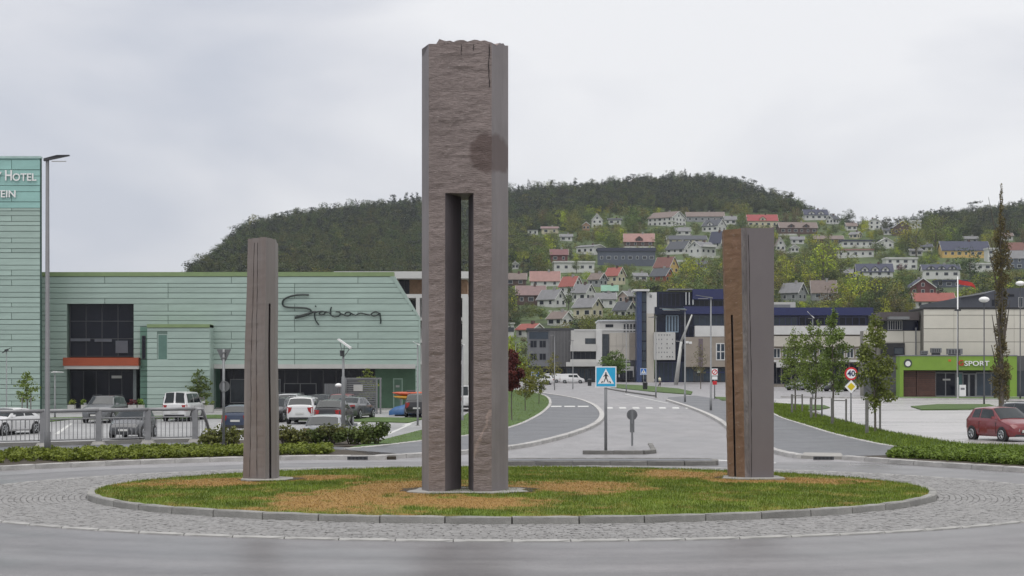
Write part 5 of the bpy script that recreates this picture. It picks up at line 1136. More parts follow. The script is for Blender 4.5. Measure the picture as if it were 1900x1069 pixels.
sel = [  # (px, base py, height px, kind, width factor, label)
 (1592, 592, 92, 'bright', 1.25, 'broad glowing green tree under the white farmhouse'), (1535, 588, 60, 'brown', 1.2, 'brownish half bare bush tree left of the glowing green tree'), (1640, 600, 52, 'bright', 1.1, 'low light green tree right of the glowing green one'),
 (1296, 540, 62, 'bright', 1.3, 'wide light green tree over the blue office roof'), (1250, 545, 40, 'bright', 1.2, 'low light green tree left of the wide one over the blue roof'), (1335, 548, 58, 'olive', 1.2, 'olive tree between the wide light green tree and the right column'),
 (1528, 540, 90, 'bright', 1.1, 'tall light green grove tree left of the farmhouse'), (1492, 545, 84, 'mid', 1.1, 'green grove tree close to the right column'), (1560, 535, 78, 'mid', 1.1, 'mid green grove tree just left of the farmhouse'), (1460, 545, 70, 'bright', 1.0, 'light green tree hugging the right column'),
 (1515, 478, 52, 'bright', 1.0, 'light green tree right of the tiny white house'), (1538, 480, 58, 'olive', .8, 'slim olive tree left of the pink edged flat house'), (1661, 418, 32, 'dark', .9, 'round dark tree standing out on the skyline dip'), (1760, 402, 34, 'spruce', 1.1, 'lone spruce standing out of the right skyline'),
 (1746, 562, 55, 'spruce', 1.3, 'dark conical fir beside the dark chalet'), (1651, 545, 40, 'spruce', 1.2, 'dark fir below the farmhouse'), (1800, 528, 72, 'dark', 1.3, 'big round dark tree right of the terrace with dormers'), (1815, 555, 50, 'dark', 1.3, 'dark tree below the low white terrace'),
 (1672, 508, 22, 'red', 1.3, 'small copper red tree right of the farmhouse'), (1055, 575, 48, 'dark', .8, 'slim dark tree left of the large cream house'), (1088, 612, 26, 'mid', 1.2, 'garden tree in front of the large cream house'), (1130, 600, 30, 'olive', 1.1, 'olive bush tree right of the large cream house'),
 (968, 622, 20, 'mid', 1.3, 'small tree on the meadow above the red office roof'), (948, 700, 84, 'bright', .9, 'light green tree behind the copper red tree'), (975, 690, 60, 'mid', .8, 'green tree in front of the grey office end'), (1625, 478, 40, 'mid', 1.1, 'mid green tree right of the pink edged flat house'),
 (1250, 440, 34, 'mid', 1.2, 'green tree below the longest white house'), (1175, 432, 50, 'mid', 1.2, 'big green tree left of the longest white house'), (1222, 450, 30, 'dark', 1.1, 'dark tree between the salmon roof and the cream bungalow'), (1070, 512, 30, 'mid', 1.1, 'green tree under the flat white terrace'),
 (1700, 480, 70, 'olive', 1.1, 'tall olive tree over the flat roofed houses'), (1736, 470, 74, 'mid', 1.1, 'tall green tree left of the broad blue black roof'), (1680, 470, 60, 'bright', 1.1, 'light green tree under the brown gable at the skyline dip'), (1720, 450, 56, 'mid', 1.1, 'green tree at the foot of the right ridge'),
]
PT = []
for px, py, hp, kd, wd, lab in sel:
    p = HP(px, py) if py < 640 else G(px, 722); hm = hp * p.y / F; p.z -= .2
    if py >= 640: hm = (722 - py + hp) / F * p.y
    far_tree(kd, p, hm, lab, wd * .95)
used = set(); tries = 0; cand = []
while len(cand) < 2600 and tries < 60000:
    tries += 1; px = rng.uniform(930, 1912); py = rng.uniform(404, 655)
    if py < skyl(px) + 6: continue
    low = np.interp(px, [940, 1000, 1090, 1180, 1300, 1450, 1550, 1660, 1740, 1900], [430, 425, 400, 395, 400, 410, 415, 425, 440, 455])
    if py < low: continue
    if px < 1050 and 598 < py < 618: continue                     # the open meadow
    Y = hY(py); hm = rng.choice((5, 6, 7, 8, 9, 10, 12)); hp = hm * F / Y; wp = hp * .38
    if inside(px, py) or covers(px, py, wp, hp, .22): continue
    if py - hp > (600 if px < 1180 else 535 if px < 1340 else 566) or py > (650 if px < 1180 else 600): continue
    if 1350 < px < 1435: hp *= .01
    if any(abs(px - a) < 5.5 and abs(py - b) < 3.2 for a, b, *_ in cand): continue
    east = px > 1440
    kd = rng.choices(('dark', 'mid', 'olive', 'bright', 'brown', 'spruce', 'pine'), (4, 5, 3, 2.6 if east else 1.2, .9, .8, .3))[0]
    cand.append((px, py, hm, kd, hp))
cand.sort(key=lambda c: -c[4])
for px, py, hm, kd, hp in cand[:230]:
    p = HP(px, py); p.z -= .2
    far_tree(kd, p, hm, near_label(px, py, kd, hp), rng.uniform(.9, 1.25))
# --- the rest of the trees, and the wood above, as instances in ONE object each
kinds = ['spruce', 'pine', 'dark', 'mid', 'bright', 'brown', 'olive', 'wood']
tc_ = bpy.data.collections.new('tree_kinds')
for i, kd in enumerate(kinds):
    for s_ in range(3):
        tr, cw = TM[kd, s_]; o = bpy.data.objects.new('kind_%02d' % (i * 3 + s_), cw); tc_.objects.link(o)
def scatter(name, pts, label):
    me = bpy.data.meshes.new(name); me.from_pydata([p[:3] for p in pts], [], [])
    for an, ty, ix in (('th', 'FLOAT', 3), ('tw', 'FLOAT', 4), ('rot', 'FLOAT', 5)): me.attributes.new(an, ty, 'POINT').data.foreach_set('value', [p[ix] for p in pts])
    me.attributes.new('pick', 'INT', 'POINT').data.foreach_set('value', [p[6] for p in pts])
    o = obj(name, me); o['kind'] = 'stuff'; o['label'] = label; o['category'] = 'trees'
    g = bpy.data.node_groups.new(name, 'GeometryNodeTree'); g.interface.new_socket('Geometry', in_out='INPUT', socket_type='NodeSocketGeometry'); g.interface.new_socket('Geometry', in_out='OUTPUT', socket_type='NodeSocketGeometry')
    gi, go, ip, ci = N(g, 'NodeGroupInput'), N(g, 'NodeGroupOutput'), N(g, 'GeometryNodeInstanceOnPoints'), N(g, 'GeometryNodeCollectionInfo')
    ci.inputs[0].default_value = tc_; ci.inputs['Separate Children'].default_value = True; ci.inputs['Reset Children'].default_value = True; ip.inputs['Pick Instance'].default_value = True
    def at(n, t='FLOAT'): a = N(g, 'GeometryNodeInputNamedAttribute', data_type=t); a.inputs['Name'].default_value = n; return a.outputs['Attribute']
    cs, cr_ = N(g, 'ShaderNodeCombineXYZ'), N(g, 'ShaderNodeCombineXYZ'); w_ = at('tw')
    g.links.new(w_, cs.inputs[0]); g.links.new(w_, cs.inputs[1]); g.links.new(at('th'), cs.inputs[2]); g.links.new(at('rot'), cr_.inputs[2])
    g.links.new(gi.outputs[0], ip.inputs['Points']); g.links.new(ci.outputs[0], ip.inputs['Instance']); g.links.new(at('pick', 'INT'), ip.inputs['Instance Index']); g.links.new(cs.outputs[0], ip.inputs['Scale'])
    e2r = N(g, 'FunctionNodeEulerToRotation'); g.links.new(cr_.outputs[0], e2r.inputs[0]); g.links.new(e2r.outputs[0], ip.inputs['Rotation']); g.links.new(ip.outputs[0], go.inputs[0])
    md = o.modifiers.new('trees', 'NODES'); md.node_group = g; return o
def pick(kd): return kinds.index(kd) * 3 + rng.randrange(3)
pts = []
for px, py, hm, kd, hp in cand[230:]:
    p = HP(px, py); pts.append((p.x, p.y, p.z - .2, hm, hm * rng.uniform(.9, 1.3), rng.uniform(0, 6.28), pick(kd)))
for _ in range(3000):                                              # garden shrubs
    px = rng.uniform(930, 1950); py = rng.uniform(400, 660)
    if py < skyl(px) + 4 or (px < 1050 and 596 < py < 620): continue
    p = HP(px, py); hm = rng.uniform(1.2, 3); hp = hm * F / p.y
    if inside(px, py) or covers(px, py, hp * .4, hp, .12): continue
    pts.append((p.x, p.y, p.z - .2, hm, hm * 1.5, rng.uniform(0, 6.28), pick(rng.choice(('mid', 'dark', 'olive', 'bright', 'mid', 'brown')))))
scatter('garden_trees', pts, 'smaller garden trees and shrubs between the hillside houses')
pts = []; cells = set(); nt_ = 0
while len(pts) < 15500 and nt_ < 300000:
    nt_ += 1; px = rng.uniform(330, 2000); Y = rng.uniform(430, 1420); py = hpy(Y); sk = skyl(px)
    Yr = hY(sk)
    if Y > Yr + 45: continue
    low = np.interp(px, [330, 780, 935, 955, 1000, 1090, 1180, 1300, 1450, 1520, 1600, 1660, 1740, 1800, 1950], [640, 640, 640, 470, 425, 400, 392, 392, 400, 402, 418, 428, 444, 448, 452]) + 6 * mnoise.noise(Vector((px / 18, py / 18, 0)))
    if py > low: continue
    if rng.random() > (Y / 1420) ** 1.0 + .15: continue
    c_ = (int(px * Y / F / 4.2), int(Y / 4.2))
    if c_ in cells: continue
    cells.add(c_); x = (px - CX) / F * Y; z = hill_z(x, Y)
    nz = mnoise.fractal(Vector((x / 55, Y / 70, 2)), 1, 2, 3); top = (py - sk) < 55
    dec = .30 + (.55 if px < 700 else .25) * max(0, nz) + (.35 if not top else 0) * (1 if px < 950 or px > 1650 else .6) + (.2 if py > low - 14 else 0)
    if px < 480: dec *= .7
    kd = rng.choices(('dark', 'wood', 'mid', 'olive'), (6, 5.5, 1.0 if py > low - 16 else .25, .3))[0] if rng.random() < dec else rng.choices(('spruce', 'pine', 'dark'), (5, 3, 2))[0]
    hm = rng.uniform(6, 10.5) * (1.0 if kd != 'spruce' else 1.1)
    if Y > Yr - 25: hm *= rng.choice((.45, .6, .7, .8, 1.05))
    if covers(px, py, hm * .35 * F / Y, hm * F / Y, .3): continue
    wd = hm * (rng.uniform(.95, 1.25) if kd != 'spruce' else rng.uniform(1.1, 1.5)); pts.append((x, Y, z - .3, hm, wd, rng.uniform(0, 6.28), pick(kd)))
scatter('forest', pts, 'dark spruce and leafy forest covering the ridge behind the town')

# ------------------------------------------------------------------ near planting
def strip_bed(name, line_lo, line_hi, n, hgt, size, mat, label, cat, dz=.1, seed=0, jag=.35):
    """low planting between two pixel lines: clumps of leaves"""
    r_ = random.Random(seed); A = smooth_line([G(*p) for p in line_lo], 12); Bq = smooth_line([G(*p) for p in line_hi], 12); C, R = [], []
    for _ in range(n):
        t = r_.random() * (len(A) - 1); i = int(t); f = t - i; a = A[i].lerp(A[min(i + 1, len(A) - 1)], f)
        t2 = t / (len(A) - 1) * (len(Bq) - 1); j = int(t2); b = Bq[j].lerp(Bq[min(j + 1, len(Bq) - 1)], t2 - j); s = r_.random(); p = a.lerp(b, s)
        h_ = hgt * r_.uniform(1 - jag, 1 + jag * .5); C.append((p.x, p.y, p.z + dz + h_ * .45)); R.append((h_ * .75, h_ * .6, h_ * .55))
    o = obj(name, leaf_mesh(name, C, R, int(n * 75), size, mat, .9)); o['kind'] = 'stuff'; o['label'] = label; o['category'] = cat; return o
strip_bed('ground_cover', [(-60, 867), (150, 861), (300, 856.5), (450, 852), (610, 847.5)], [(-60, 850), (150, 845), (300, 841.5), (450, 840), (612, 839)], 640, .27, .10, L_hedge, 'low bright green ground cover along the left street kerb', 'ground cover', seed=1)
strip_bed('ground_cover', [(1652, 855), (1760, 861), (1850, 867), (1960, 875), (2240, 900)], [(1665, 848), (1760, 844), (1850, 848), (1960, 852), (2240, 866)], 1000, .27, .10, L_hedge, 'low green ground cover along the right street kerb', 'ground cover', seed=2)
# shrubs in the middle bed, one by one
sh = [(527, .78, 'leftmost shrub of the middle bed, next to the narrow column'), (556, .62, 'low shrub second from the narrow column'), (588, .70, 'shrub below the silver car roof'), (618, .80, 'shrub left of the lamp post in the middle bed'), (650, .72, 'shrub just right of the lamp post in the middle bed'), (675, .66, 'low shrub between the lamp post and the tallest shrub'), (698, .98, 'tallest rounded shrub at the right end of the middle bed'),
      (403, .55, 'small shrub at the right end of the railing'), (432, .72, 'bushy shrub tight against the left side of the narrow column')]
for k, (px, h_, lab) in enumerate(sh):
    np.random.seed(50 + k); p = G(px, 829, .1); t = thing('shrub', p, lab, 'shrub', 'dark green shrubs in the middle bed'); r_ = random.Random(k)
    C = [(r_.uniform(-.55, .55), r_.uniform(-.4, .4), r_.uniform(.25, .8) * h_) for _ in range(12)]
    m = MB()
    for _ in range(9): a = r_.uniform(0, 6.28); m.tube([(0, 0, -.1), (math.cos(a) * .2, math.sin(a) * .2, h_ * .4), (math.cos(a) * .45, math.sin(a) * .4, h_ * .9)], [.02, .014, .006], 4)
    m.build('stem', m_bark, t, fix=False); obj('foliage', leaf_mesh('foliage', C, [r_.uniform(.2, .33) for _ in C], 800, .12, L_bush, .8), t)
# young street trees
def young_tree(px, base, top, wpx, label, mat=L_young, name='young_tree', leaf=.15, n=1500, gf=G, lo=.28, stakes=0, group='young staked trees', shape='oval', cat='tree', seed=None, dz=.1, Yf=None):
    p = gf(px, base, dz) if Yf is None else W(px, base, Yf); s = p.y / F; h = (base - top) * s; wd = wpx * s / 2 * (1.35 if shape == 'oval' else 1.0); sd_ = seed if seed is not None else int(px); r_ = random.Random(sd_); np.random.seed(sd_)
    t = thing(name, p, label, cat, group)
    if shape == 'poplar':
        limbs = [(r_.uniform(0, 6.28), h * r_.uniform(.06, .75), h * r_.uniform(.14, .28), 3.2) for _ in range(16)]
    else: limbs = [(r_.uniform(0, 6.28), h * r_.uniform(lo, .85), wd * r_.uniform(.7, 1.1), r_.uniform(.6, 1.2)) for _ in range(12)]
    tr, tips = trunk_mesh(h, max(.035, h * .011) if shape != 'poplar' else .22, limbs, sd_, top=.97); obj('trunk', tr, t)
    C, R = [], []
    def env(z):
        f = (z - lo * h) / (h * (1 - lo))
        if shape == 'poplar': return wd * np.interp(f, [0, .12, .3, .45, .62, .76, .87, 1], [.65, .75, .5, .42, .85, .6, .22, .08])
        return wd * np.interp(f, [0, .12, .35, .6, .85, 1], [.35, .85, 1, .85, .5, .15])
    nc = 210 if shape == 'poplar' else 64
    for i in range(nc):
        z = h * (lo + (1 - lo) * (i + r_.random()) / nc); e_ = env(z); a = r_.uniform(0, 6.28); q = e_ * math.sqrt(r_.random()) * .82
        C.append((math.cos(a) * q, math.sin(a) * q, z)); R.append((max(.07, e_ * r_.uniform(.18, .62)),) * 2 + (h * (.022 if shape == 'poplar' else .045),))
    obj('crown', leaf_mesh('crown', C, R, int(n * 2.1), leaf * .82, mat, .4), t)
    return t
def stake(px, base, top, w_, gf=G):
    p = gf(px, base, .05); s = p.y / F; m = MB(); hh = (base - top) * s; r = w_ * s / 2; m.tube([(0, 0, -.2), (0, 0, hh)], r, 8); return p, m
def staked(px, base, stakes, label, gf=G, rail=None, group='timber stakes round the young trees'):
    """a tree's timber frame: posts and rails"""
    p0 = gf(px, base, .05); t = thing('tree_guard', p0, label, 'tree guard', group); tops = []
    for sx, sb, st, sw in stakes:
        p, m = stake(sx, sb, st, sw, gf); o = m.build('post', m_stake, t); o.location = p - p0; tops.append(p - p0 + Vector((0, 0, (sb - st) * p.y / F * .93)))
    for a, b in zip(tops, tops[1:]): MB().tube([a, b], .03, 6).build('rail', m_stake, t)
    return t
young_tree(1475, 766, 612, 50, 'slender young tree nearest the right column', n=1500, seed=1); young_tree(1514, 779, 600, 58, 'second young tree from the right column, behind the white lamp arm', n=1700, seed=2)
young_tree(1546, 788, 578, 46, 'young tree just left of the speed limit sign', n=1700, seed=3); young_tree(1624, 806, 588, 56, 'fullest young tree, right of the speed limit sign', n=1900, leaf=.16, seed=4, lo=.2)
staked(1475, 766, [(1469.5, 770, 733, 4), (1488.5, 768, 733, 3)], 'pair of timber stakes at the young tree nearest the right column')
staked(1514, 779, [(1505, 780, 739, 5), (1525, 778, 738, 3)], 'two timber stakes at the second young tree from the right column')
staked(1552, 788, [(1544, 792, 741, 5), (1570, 788, 742, 3.5)], 'timber stakes left of the priority road sign')
staked(1618, 806, [(1608.5, 810, 744, 6.5), (1633, 803, 745, 4)], 'thick timber stakes at the fullest young tree')
young_tree(1858, 757, 348, 52, 'tall slender poplar rising above the cream hall', L_poplar, 'poplar_tree', leaf=.16, n=4200, lo=.04, group='tall poplars', shape='poplar', seed=6, dz=0)
young_tree(950, 783, 655, 34, 'copper red leaved tree just right of the tallest column', L_red, 'copper_tree', n=2200, leaf=.16, lo=.45, group='trees on the left lawn', seed=8)
young_tree(975, 765, 675, 34, 'thin yellow green sapling on the left lawn behind the copper tree', L_yel, n=700, group='trees on the left lawn', seed=9); young_tree(1000, 752, 680, 28, 'sapling with light green leaves at the tip of the left lawn', L_young, n=700, group='trees on the left lawn', seed=10)
young_tree(1142, 716, 652, 46, 'leafy street tree with red flecks behind the crossing sign', L_mid, 'street_tree', n=1300, leaf=.3, lo=.3, group='street trees in the town', seed=11)
young_tree(1028, 716, 655, 26, 'thin pale street tree in front of the grey office', L_olive, 'street_tree', n=300, leaf=.25, lo=.3, group='street trees in the town', seed=12)
young_tree(1300, 722, 640, 26, 'thin half bare street tree in front of the beige wall', L_brown, 'street_tree', n=250, leaf=.2, lo=.3, group='street trees in the town', seed=13)
for px, b, tp, wd, lab, mt, sd_, nn in ((50, 768, 690, 34, 'sapling with sparse leaves in front of the hotel tower', L_young, 21, 300), (313, 758, 655, 40, 'yellowish sapling in front of the projecting bay', L_yel, 22, 420), (371, 762, 686, 36, 'green sapling right of the yellowish one', L_mid, 23, 420),
                                    (581, 756, 682, 34, 'green sapling behind the white estate cars', L_young, 24, 600), (681, 762, 684, 32, 'sapling in front of the grey service fence', L_young, 25, 450)):
    young_tree(px, b, tp, wd, lab, mt, 'sapling', n=nn, leaf=.2, gf=GL, group='saplings in front of the shopping centre', seed=sd_, dz=.02)
for px in (50, 313, 371): staked(px, 768, [(px - 9, 769, 738, 2.4), (px + 1, 767, 738, 2), (px + 7, 769, 738, 2.4)], {50: 'dark stakes round the sapling by the hotel tower', 313: 'dark stakes round the yellowish sapling', 371: 'dark stakes round the green sapling'}[px], GL)
# ------------------------------------------------------------------ cars
def paint(name, col, metal=0.): return M('car_paint_' + name, col, .32, .04, 2, metal=metal, coat=.7)
PT_ = {'red': paint('red', (.16, .010, .014)), 'white': paint('white', (.60, .60, .60)), 'silver': paint('silver', (.30, .31, .32), .4), 'grey': paint('grey', (.13, .135, .14), .3), 'black': paint('black', (.012, .012, .014)), 'blue': paint('blue', (.02, .035, .075)), 'dgrey': paint('dark_grey', (.045, .048, .052), .2)}
m_cg = M('car_glass', (.015, .02, .022), .08, .2, 1, spec=.45); m_tyre = M('tyre', (.018, .018, .018), .85, .1, 5); m_rim = M('alloy_rim', (.30, .31, .32), .35, .1, 5, metal=.6)
m_tail = M('tail_lamp', (.30, .012, .012), .2, .1, 5, coat=.5); m_head = M('head_lamp', (.42, .43, .44), .1, .2, 9, spec=.8, coat=.8); m_plate = M('number_plate', (.52, .52, .50), .5, .05); m_oran = M('orange_indicator', (.5, .12, .02), .3)
# profile tables: x (front = +), top height, belt height ; half width taper
TYPES = {
 'hatch': dict(L=3.85, W=1.68, H=1.50, hood=(1.92, .62, 1.75, .78, 1.05, .96), ws=(1.05, .18, .98), rear=(-1.35, -1.80, 1.02), clear=.20, wb=(1.20, -1.24), r=.30),
 'estate': dict(L=4.5, W=1.80, H=1.50, hood=(2.25, .60, 2.05, .76, 1.15, .95), ws=(1.15, .30, .96), rear=(-1.80, -2.15, 1.00), clear=.19, wb=(1.36, -1.32), r=.32),
 'saloon': dict(L=4.5, W=1.78, H=1.44, hood=(2.25, .60, 2.05, .74, 1.05, .94), ws=(1.05, .30, .94), rear=(-1.0, -1.72, 1.02), clear=.18, wb=(1.35, -1.32), r=.32),
 'suv': dict(L=4.6, W=1.88, H=1.68, hood=(2.30, .74, 2.12, .94, 1.15, 1.10), ws=(1.15, .42, 1.10), rear=(-1.85, -2.22, 1.12), clear=.24, wb=(1.38, -1.36), r=.36),
 'van': dict(L=4.5, W=1.82, H=1.85, hood=(2.25, .72, 2.05, .92, 1.45, 1.10), ws=(1.45, .80, 1.12), rear=(-2.02, -2.22, 1.10), clear=.22, wb=(1.42, -1.30), r=.33),
 'bigvan': dict(L=5.3, W=1.95, H=2.05, hood=(2.65, .70, 2.50, .95, 1.75, 1.20), ws=(1.75, 1.05, 1.2), rear=(-2.55, -2.63, 1.2), clear=.25, wb=(1.75, -1.60), r=.35)}
def car(typ, loc, rz, col, label, cat='car', group='cars parked in the car park', sc=1., name='parked_car', plate=True):
    T = TYPES[typ]; t = thing(name, loc, label, cat, group, rz=rz, sc=sc); L_, W_, Ht = T['L'], T['W'], T['H']; a = L_ / 2; hx = T['hood']; ws = T['ws']; re = T['rear']; mat = PT_[col]
    xs_top = [-a, re[1] - .02, re[1] + .03, re[0], (re[0] + ws[1]) / 2, ws[1], hx[4], hx[2], hx[0] - .02, a]
    boot = re[2] if typ == 'saloon' else re[2] + .02
    zs_top = [re[2] - .12, re[2] - .02, boot, Ht - .05, Ht, Ht - .03, hx[5], hx[3], hx[1], hx[1] - .05]
    if typ != 'saloon' and True: xs_top[0:2] = [-a, -a + .03]; zs_top[0:2] = [re[2] - .10, re[2] - .01]
    o_ = np.argsort(xs_top); xt = np.array(xs_top)[o_]; zt = np.array(zs_top)[o_]
    top = lambda x: float(np.interp(x, xt, zt)); belt = lambda x: float(np.interp(x, [-a, re[1], hx[4], hx[2], a], [re[2] - .14, re[2] - .04, hx[5] - .04, hx[3] - .10, hx[1] - .14]))
    half = lambda x: W_ / 2 * float(np.interp(abs(x) / a, [0, .72, .9, .98, 1], [1, .985, .93, .84, .76]))
    def sect(x):
        z0 = T['clear'] + .05 * max(0, abs(x) / a - .8) * 5; tb = top(x); bl = min(belt(x), tb - .02); w_ = half(x); g = max(0, min(1, (tb - bl - .06) / .42)); wt = w_ * (.94 - .17 * g)
        return [(w_ * .86, z0), (w_ * .97, z0 + .10), (w_ * 1.0, z0 + (bl - z0) * .55), (w_ * .985, bl - .07), (w_ * .95, bl), ((w_ * .95 + wt) / 2 + .015, (bl + tb - .05) / 2), (wt, tb - .05), (wt * .84, tb - .008), (wt * .45, tb + .012), (0, tb + .018)]
    st = sorted(set([-a, -a + .04] + [round(-a + .1 + (L_ - .2) * i / 34, 3) for i in range(35)] + [a - .04, a] + [round(v, 3) for v in xs_top[2:8]]))
    m = MB(); V = []; n = 19
    for x in st:
        s_ = sect(x); V += [(x, y, z) for y, z in s_] + [(x, -y, z) for y, z in reversed(s_[:-1])]
    Fc = [(i * n + k, i * n + k + 1, (i + 1) * n + k + 1, (i + 1) * n + k) for i in range(len(st) - 1) for k in range(n - 1)] + [(i * n, (i + 1) * n, (i + 1) * n + n - 1, i * n + n - 1) for i in range(len(st) - 1)] + [tuple(range(n)), tuple(range((len(st) - 1) * n + n - 1, (len(st) - 1) * n - 1, -1))]
    m.add(V, Fc); body = m.build('body', mat, t, smooth=True); body.data.set_sharp_from_angle(angle=rad(38))
    def S_(x, u):                                                 # point on the section, u = 0..9 along it
        s_ = sect(x); i = min(8, int(u)); f = u - i; return ((s_[i][0] + (s_[i + 1][0] - s_[i][0]) * f), (s_[i][1] + (s_[i + 1][1] - s_[i][1]) * f))
    def patch(name, xa, xb, ua, ub, mt, side=0, off=.010, nx=6, nu=4, par=None, ends=None):
        """ends: ((xa_low, xa_high), (xb_low, xb_high)) lets the ends slope"""
        m = MB(); P = []
        for i in range(nx + 1):
            for j in range(nu + 1):
                fj = j / nu; A_ = xa if ends is None else ends[0][0] + (ends[0][1] - ends[0][0]) * fj; B_ = xb if ends is None else ends[1][0] + (ends[1][1] - ends[1][0]) * fj
                x = A_ + (B_ - A_) * i / nx; y, z = S_(x, ua + (ub - ua) * fj); P.append(Vector((x, y, z)))
        c = Vector((0, 0, .6)); Q = []
        for p in P:
            d = Vector((0, 1, 0)) if side else Vector((.5 if xa > 0 else -.5, 0, 1)); Q.append(p + d.normalized() * off)
        f = [(i * (nu + 1) + j, i * (nu + 1) + j + 1, (i + 1) * (nu + 1) + j + 1, (i + 1) * (nu + 1) + j) for i in range(nx) for j in range(nu)]
        o = None
        for sg in ((1, -1) if side else (0,)):
            if side:
                m2 = MB().add([(p.x, p.y * sg, p.z) for p in Q], f); o = m2.build(name, mt, par or t, smooth=True)
        if not side:
            m.add([(p.x, p.y, p.z) for p in Q], f); m.add([(p.x, -p.y, p.z) for p in Q], f)
            me_ = m; bm_ = me_.build(name, mt, par or t, smooth=True); b = bmesh.new(); b.from_mesh(bm_.data); bmesh.ops.remove_doubles(b, verts=b.verts, dist=.02); b.to_mesh(bm_.data); b.free(); o = bm_
        return o
    wb1, wb2, r = T['wb'][0], T['wb'][1], T['r']
    patch('windscreen', ws[1] + .05, hx[4] - .06, 6.25, 9, m_cg, off=.014)
    if typ == 'saloon': patch('rear_window', re[1] + .12, re[0] - .05, 6.3, 9, m_cg, off=.014)
    elif 'van' in typ: patch('rear_window', re[1] + .012, re[0] - .012, 6.5, 8.8, m_cg, off=.03)
    else: patch('rear_window', re[1] + .06, re[0] - .05, 6.2, 9, m_cg, off=.018)
    mid = (ws[1] + re[0]) / 2 - .05; sl = (hx[4] - ws[1])
    if typ not in ('bigvan',):
        patch('side_window', 0, 0, 4.25, 5.85, m_cg, 1, .006, ends=((mid + .05, mid + .05), (hx[4] - .28, ws[1] + .10)))
        if typ != 'van' or True: patch('side_window', 0, 0, 4.25, 5.85, m_cg, 1, .006, ends=((re[0] + (.05 if typ != 'saloon' else -.25), re[0] + .15), (mid - .04, mid - .04)))
    else:
        patch('side_window', 0, 0, 4.25, 5.6, m_cg, 1, .006, ends=((.35, .35), (hx[4] - .30, ws[1] + .05))); patch('side_window', 0, 0, 4.4, 5.5, m_cg, 1, .006, ends=((-.75, -.75), (.22, .22)))
    for sx in (wb1, wb2):
        for sg in (-1, 1):
            w_ = half(sx) * sg; m = MB(); m.tube([(sx, w_ - sg * .17, r), (sx, w_ + sg * .012, r)], r + .055, 20); ar = m.build('wheel_arch', m_black, t)
            wh = MB().tube([(sx, w_ - sg * .20, r), (sx, w_ - sg * .01, r), (sx, w_ + sg * .022, r)], [r, r, r * .93], 22).build('wheel', m_tyre, t); m = MB()
            for k in range(5):
                q = k * 2 * math.pi / 5 + .3; c, s_ = math.cos(q), math.sin(q); m.tube([(sx + c * .04, w_ + sg * .026, r + s_ * .04), (sx + c * r * .62, w_ + sg * .028, r + s_ * r * .62)], .035, 4)
            m.tube([(sx, w_, r), (sx, w_ + sg * .03, r)], r * .22, 12); ring_ = [(sx + math.cos(k * math.pi / 8) * r * .63, w_ + sg * .026, r + math.sin(k * math.pi / 8) * r * .63) for k in range(17)]; m.tube(ring_, .022, 4, False)
            m.build('rim', m_rim, wh)
    zc = (hx[1] + .35) / 2
    for sg in (-1, 1):
        m = MB(); y0 = half(a) * .98; m.add([(a - .30, sg * y0 * 1.145, hx[1] + .04), (a + .008, sg * y0 * .60, hx[1] - .05), (a + .012, sg * y0 * .62, hx[1] - .17), (a - .02, sg * y0 * 1.0, hx[1] - .19), (a - .26, sg * y0 * 1.175, hx[1] - .09), (a - .10, sg * y0 * .80, hx[1] + .06)], [(0, 5, 1, 2, 3, 4)]); m.add([(a - .30, sg * y0 * .8, hx[1] - .1)], []); m.build('headlight', m_head, t, fix=False)
        zt_ = re[2] - .10; m = MB(); yy = half(-a) * 1.0; h_ = .38 if typ in ('suv', 'hatch', 'van', 'bigvan') else .2
        m.add([(-a - .012, sg * yy * .68, zt_), (-a - .012, sg * yy * .98, zt_ + .02), (-a + .12, sg * half(-a + .12) * 1.01, zt_ + .03), (-a + .12, sg * half(-a + .12) * 1.02, zt_ - h_), (-a - .012, sg * yy * 1.0, zt_ - h_), (-a - .012, sg * yy * .78, zt_ - h_ * .6)], [(0, 1, 4, 5), (1, 2, 3, 4)]); m.build('tail_light', m_tail, t, fix=False)
        MB().add([(ws[0] - .35 + q[0] * .10, sg * (half(.5) + .02 + q[1] * .18), belt(.8) + .04 + q[2] * .13) for q in ((0, 0, .1), (1, 0, 0), (1, 1, .1), (0, 1, 0), (0, 0, 1), (.6, 0, 1), (.6, 1, 1), (0, 1, 1))], [(0, 1, 2, 3), (4, 5, 6, 7), (0, 1, 5, 4), (1, 2, 6, 5), (2, 3, 7, 6), (3, 0, 4, 7)]).build('wing_mirror', mat, t)
    MB().box(a - .06, a + .012, -half(a) * .52, half(a) * .52, .36, hx[1] - .17).build('grille', m_black, t); MB().box(a - .10, a + .006, -half(a) * .92, half(a) * .92, T['clear'] + .03, .32).build('bumper_intake', m_black, t); MB().box(-a - .006, -a + .1, -half(a) * .95, half(a) * .95, T['clear'] + .02, .40).build('rear_bumper', m_black, t)
    if plate: MB().box(a + .01, a + .03, -.26, .26, .40, .51).build('number_plate', m_plate, t); MB().box(-a - .03, -a - .01, -.26, .26, .58 if typ != 'van' else .5, .69 if typ != 'van' else .61).build('number_plate', m_plate, t)
    for x in (mid, (ws[0] + .02) * .98 - .30 if False else hx[4] - .32):
        for sg in (-1, 1): MB().box(x - .007, x + .007, sg * (half(x) * 1.0) - .006, sg * (half(x) * 1.0) + .006, T['clear'] + .14, belt(x) - .1).build('door_gap', m_black, t)
    if typ in ('suv', 'estate'):
        for sg in (-1, 1): MB().tube([(re[0] + .1, sg * W_ * .37, Ht - .04), (re[0] + .3, sg * W_ * .37, Ht + .03), (ws[1] - .2, sg * W_ * .37, Ht + .03), (ws[1], sg * W_ * .37, Ht - .03)], .018, 5).build('roof_rail', m_dark, t)
    return t
FR = rad(-90); RE = rad(90)
def at(px, py, gf=G): p = gf(px, py); return (p.x, p.y, p.z + .012)
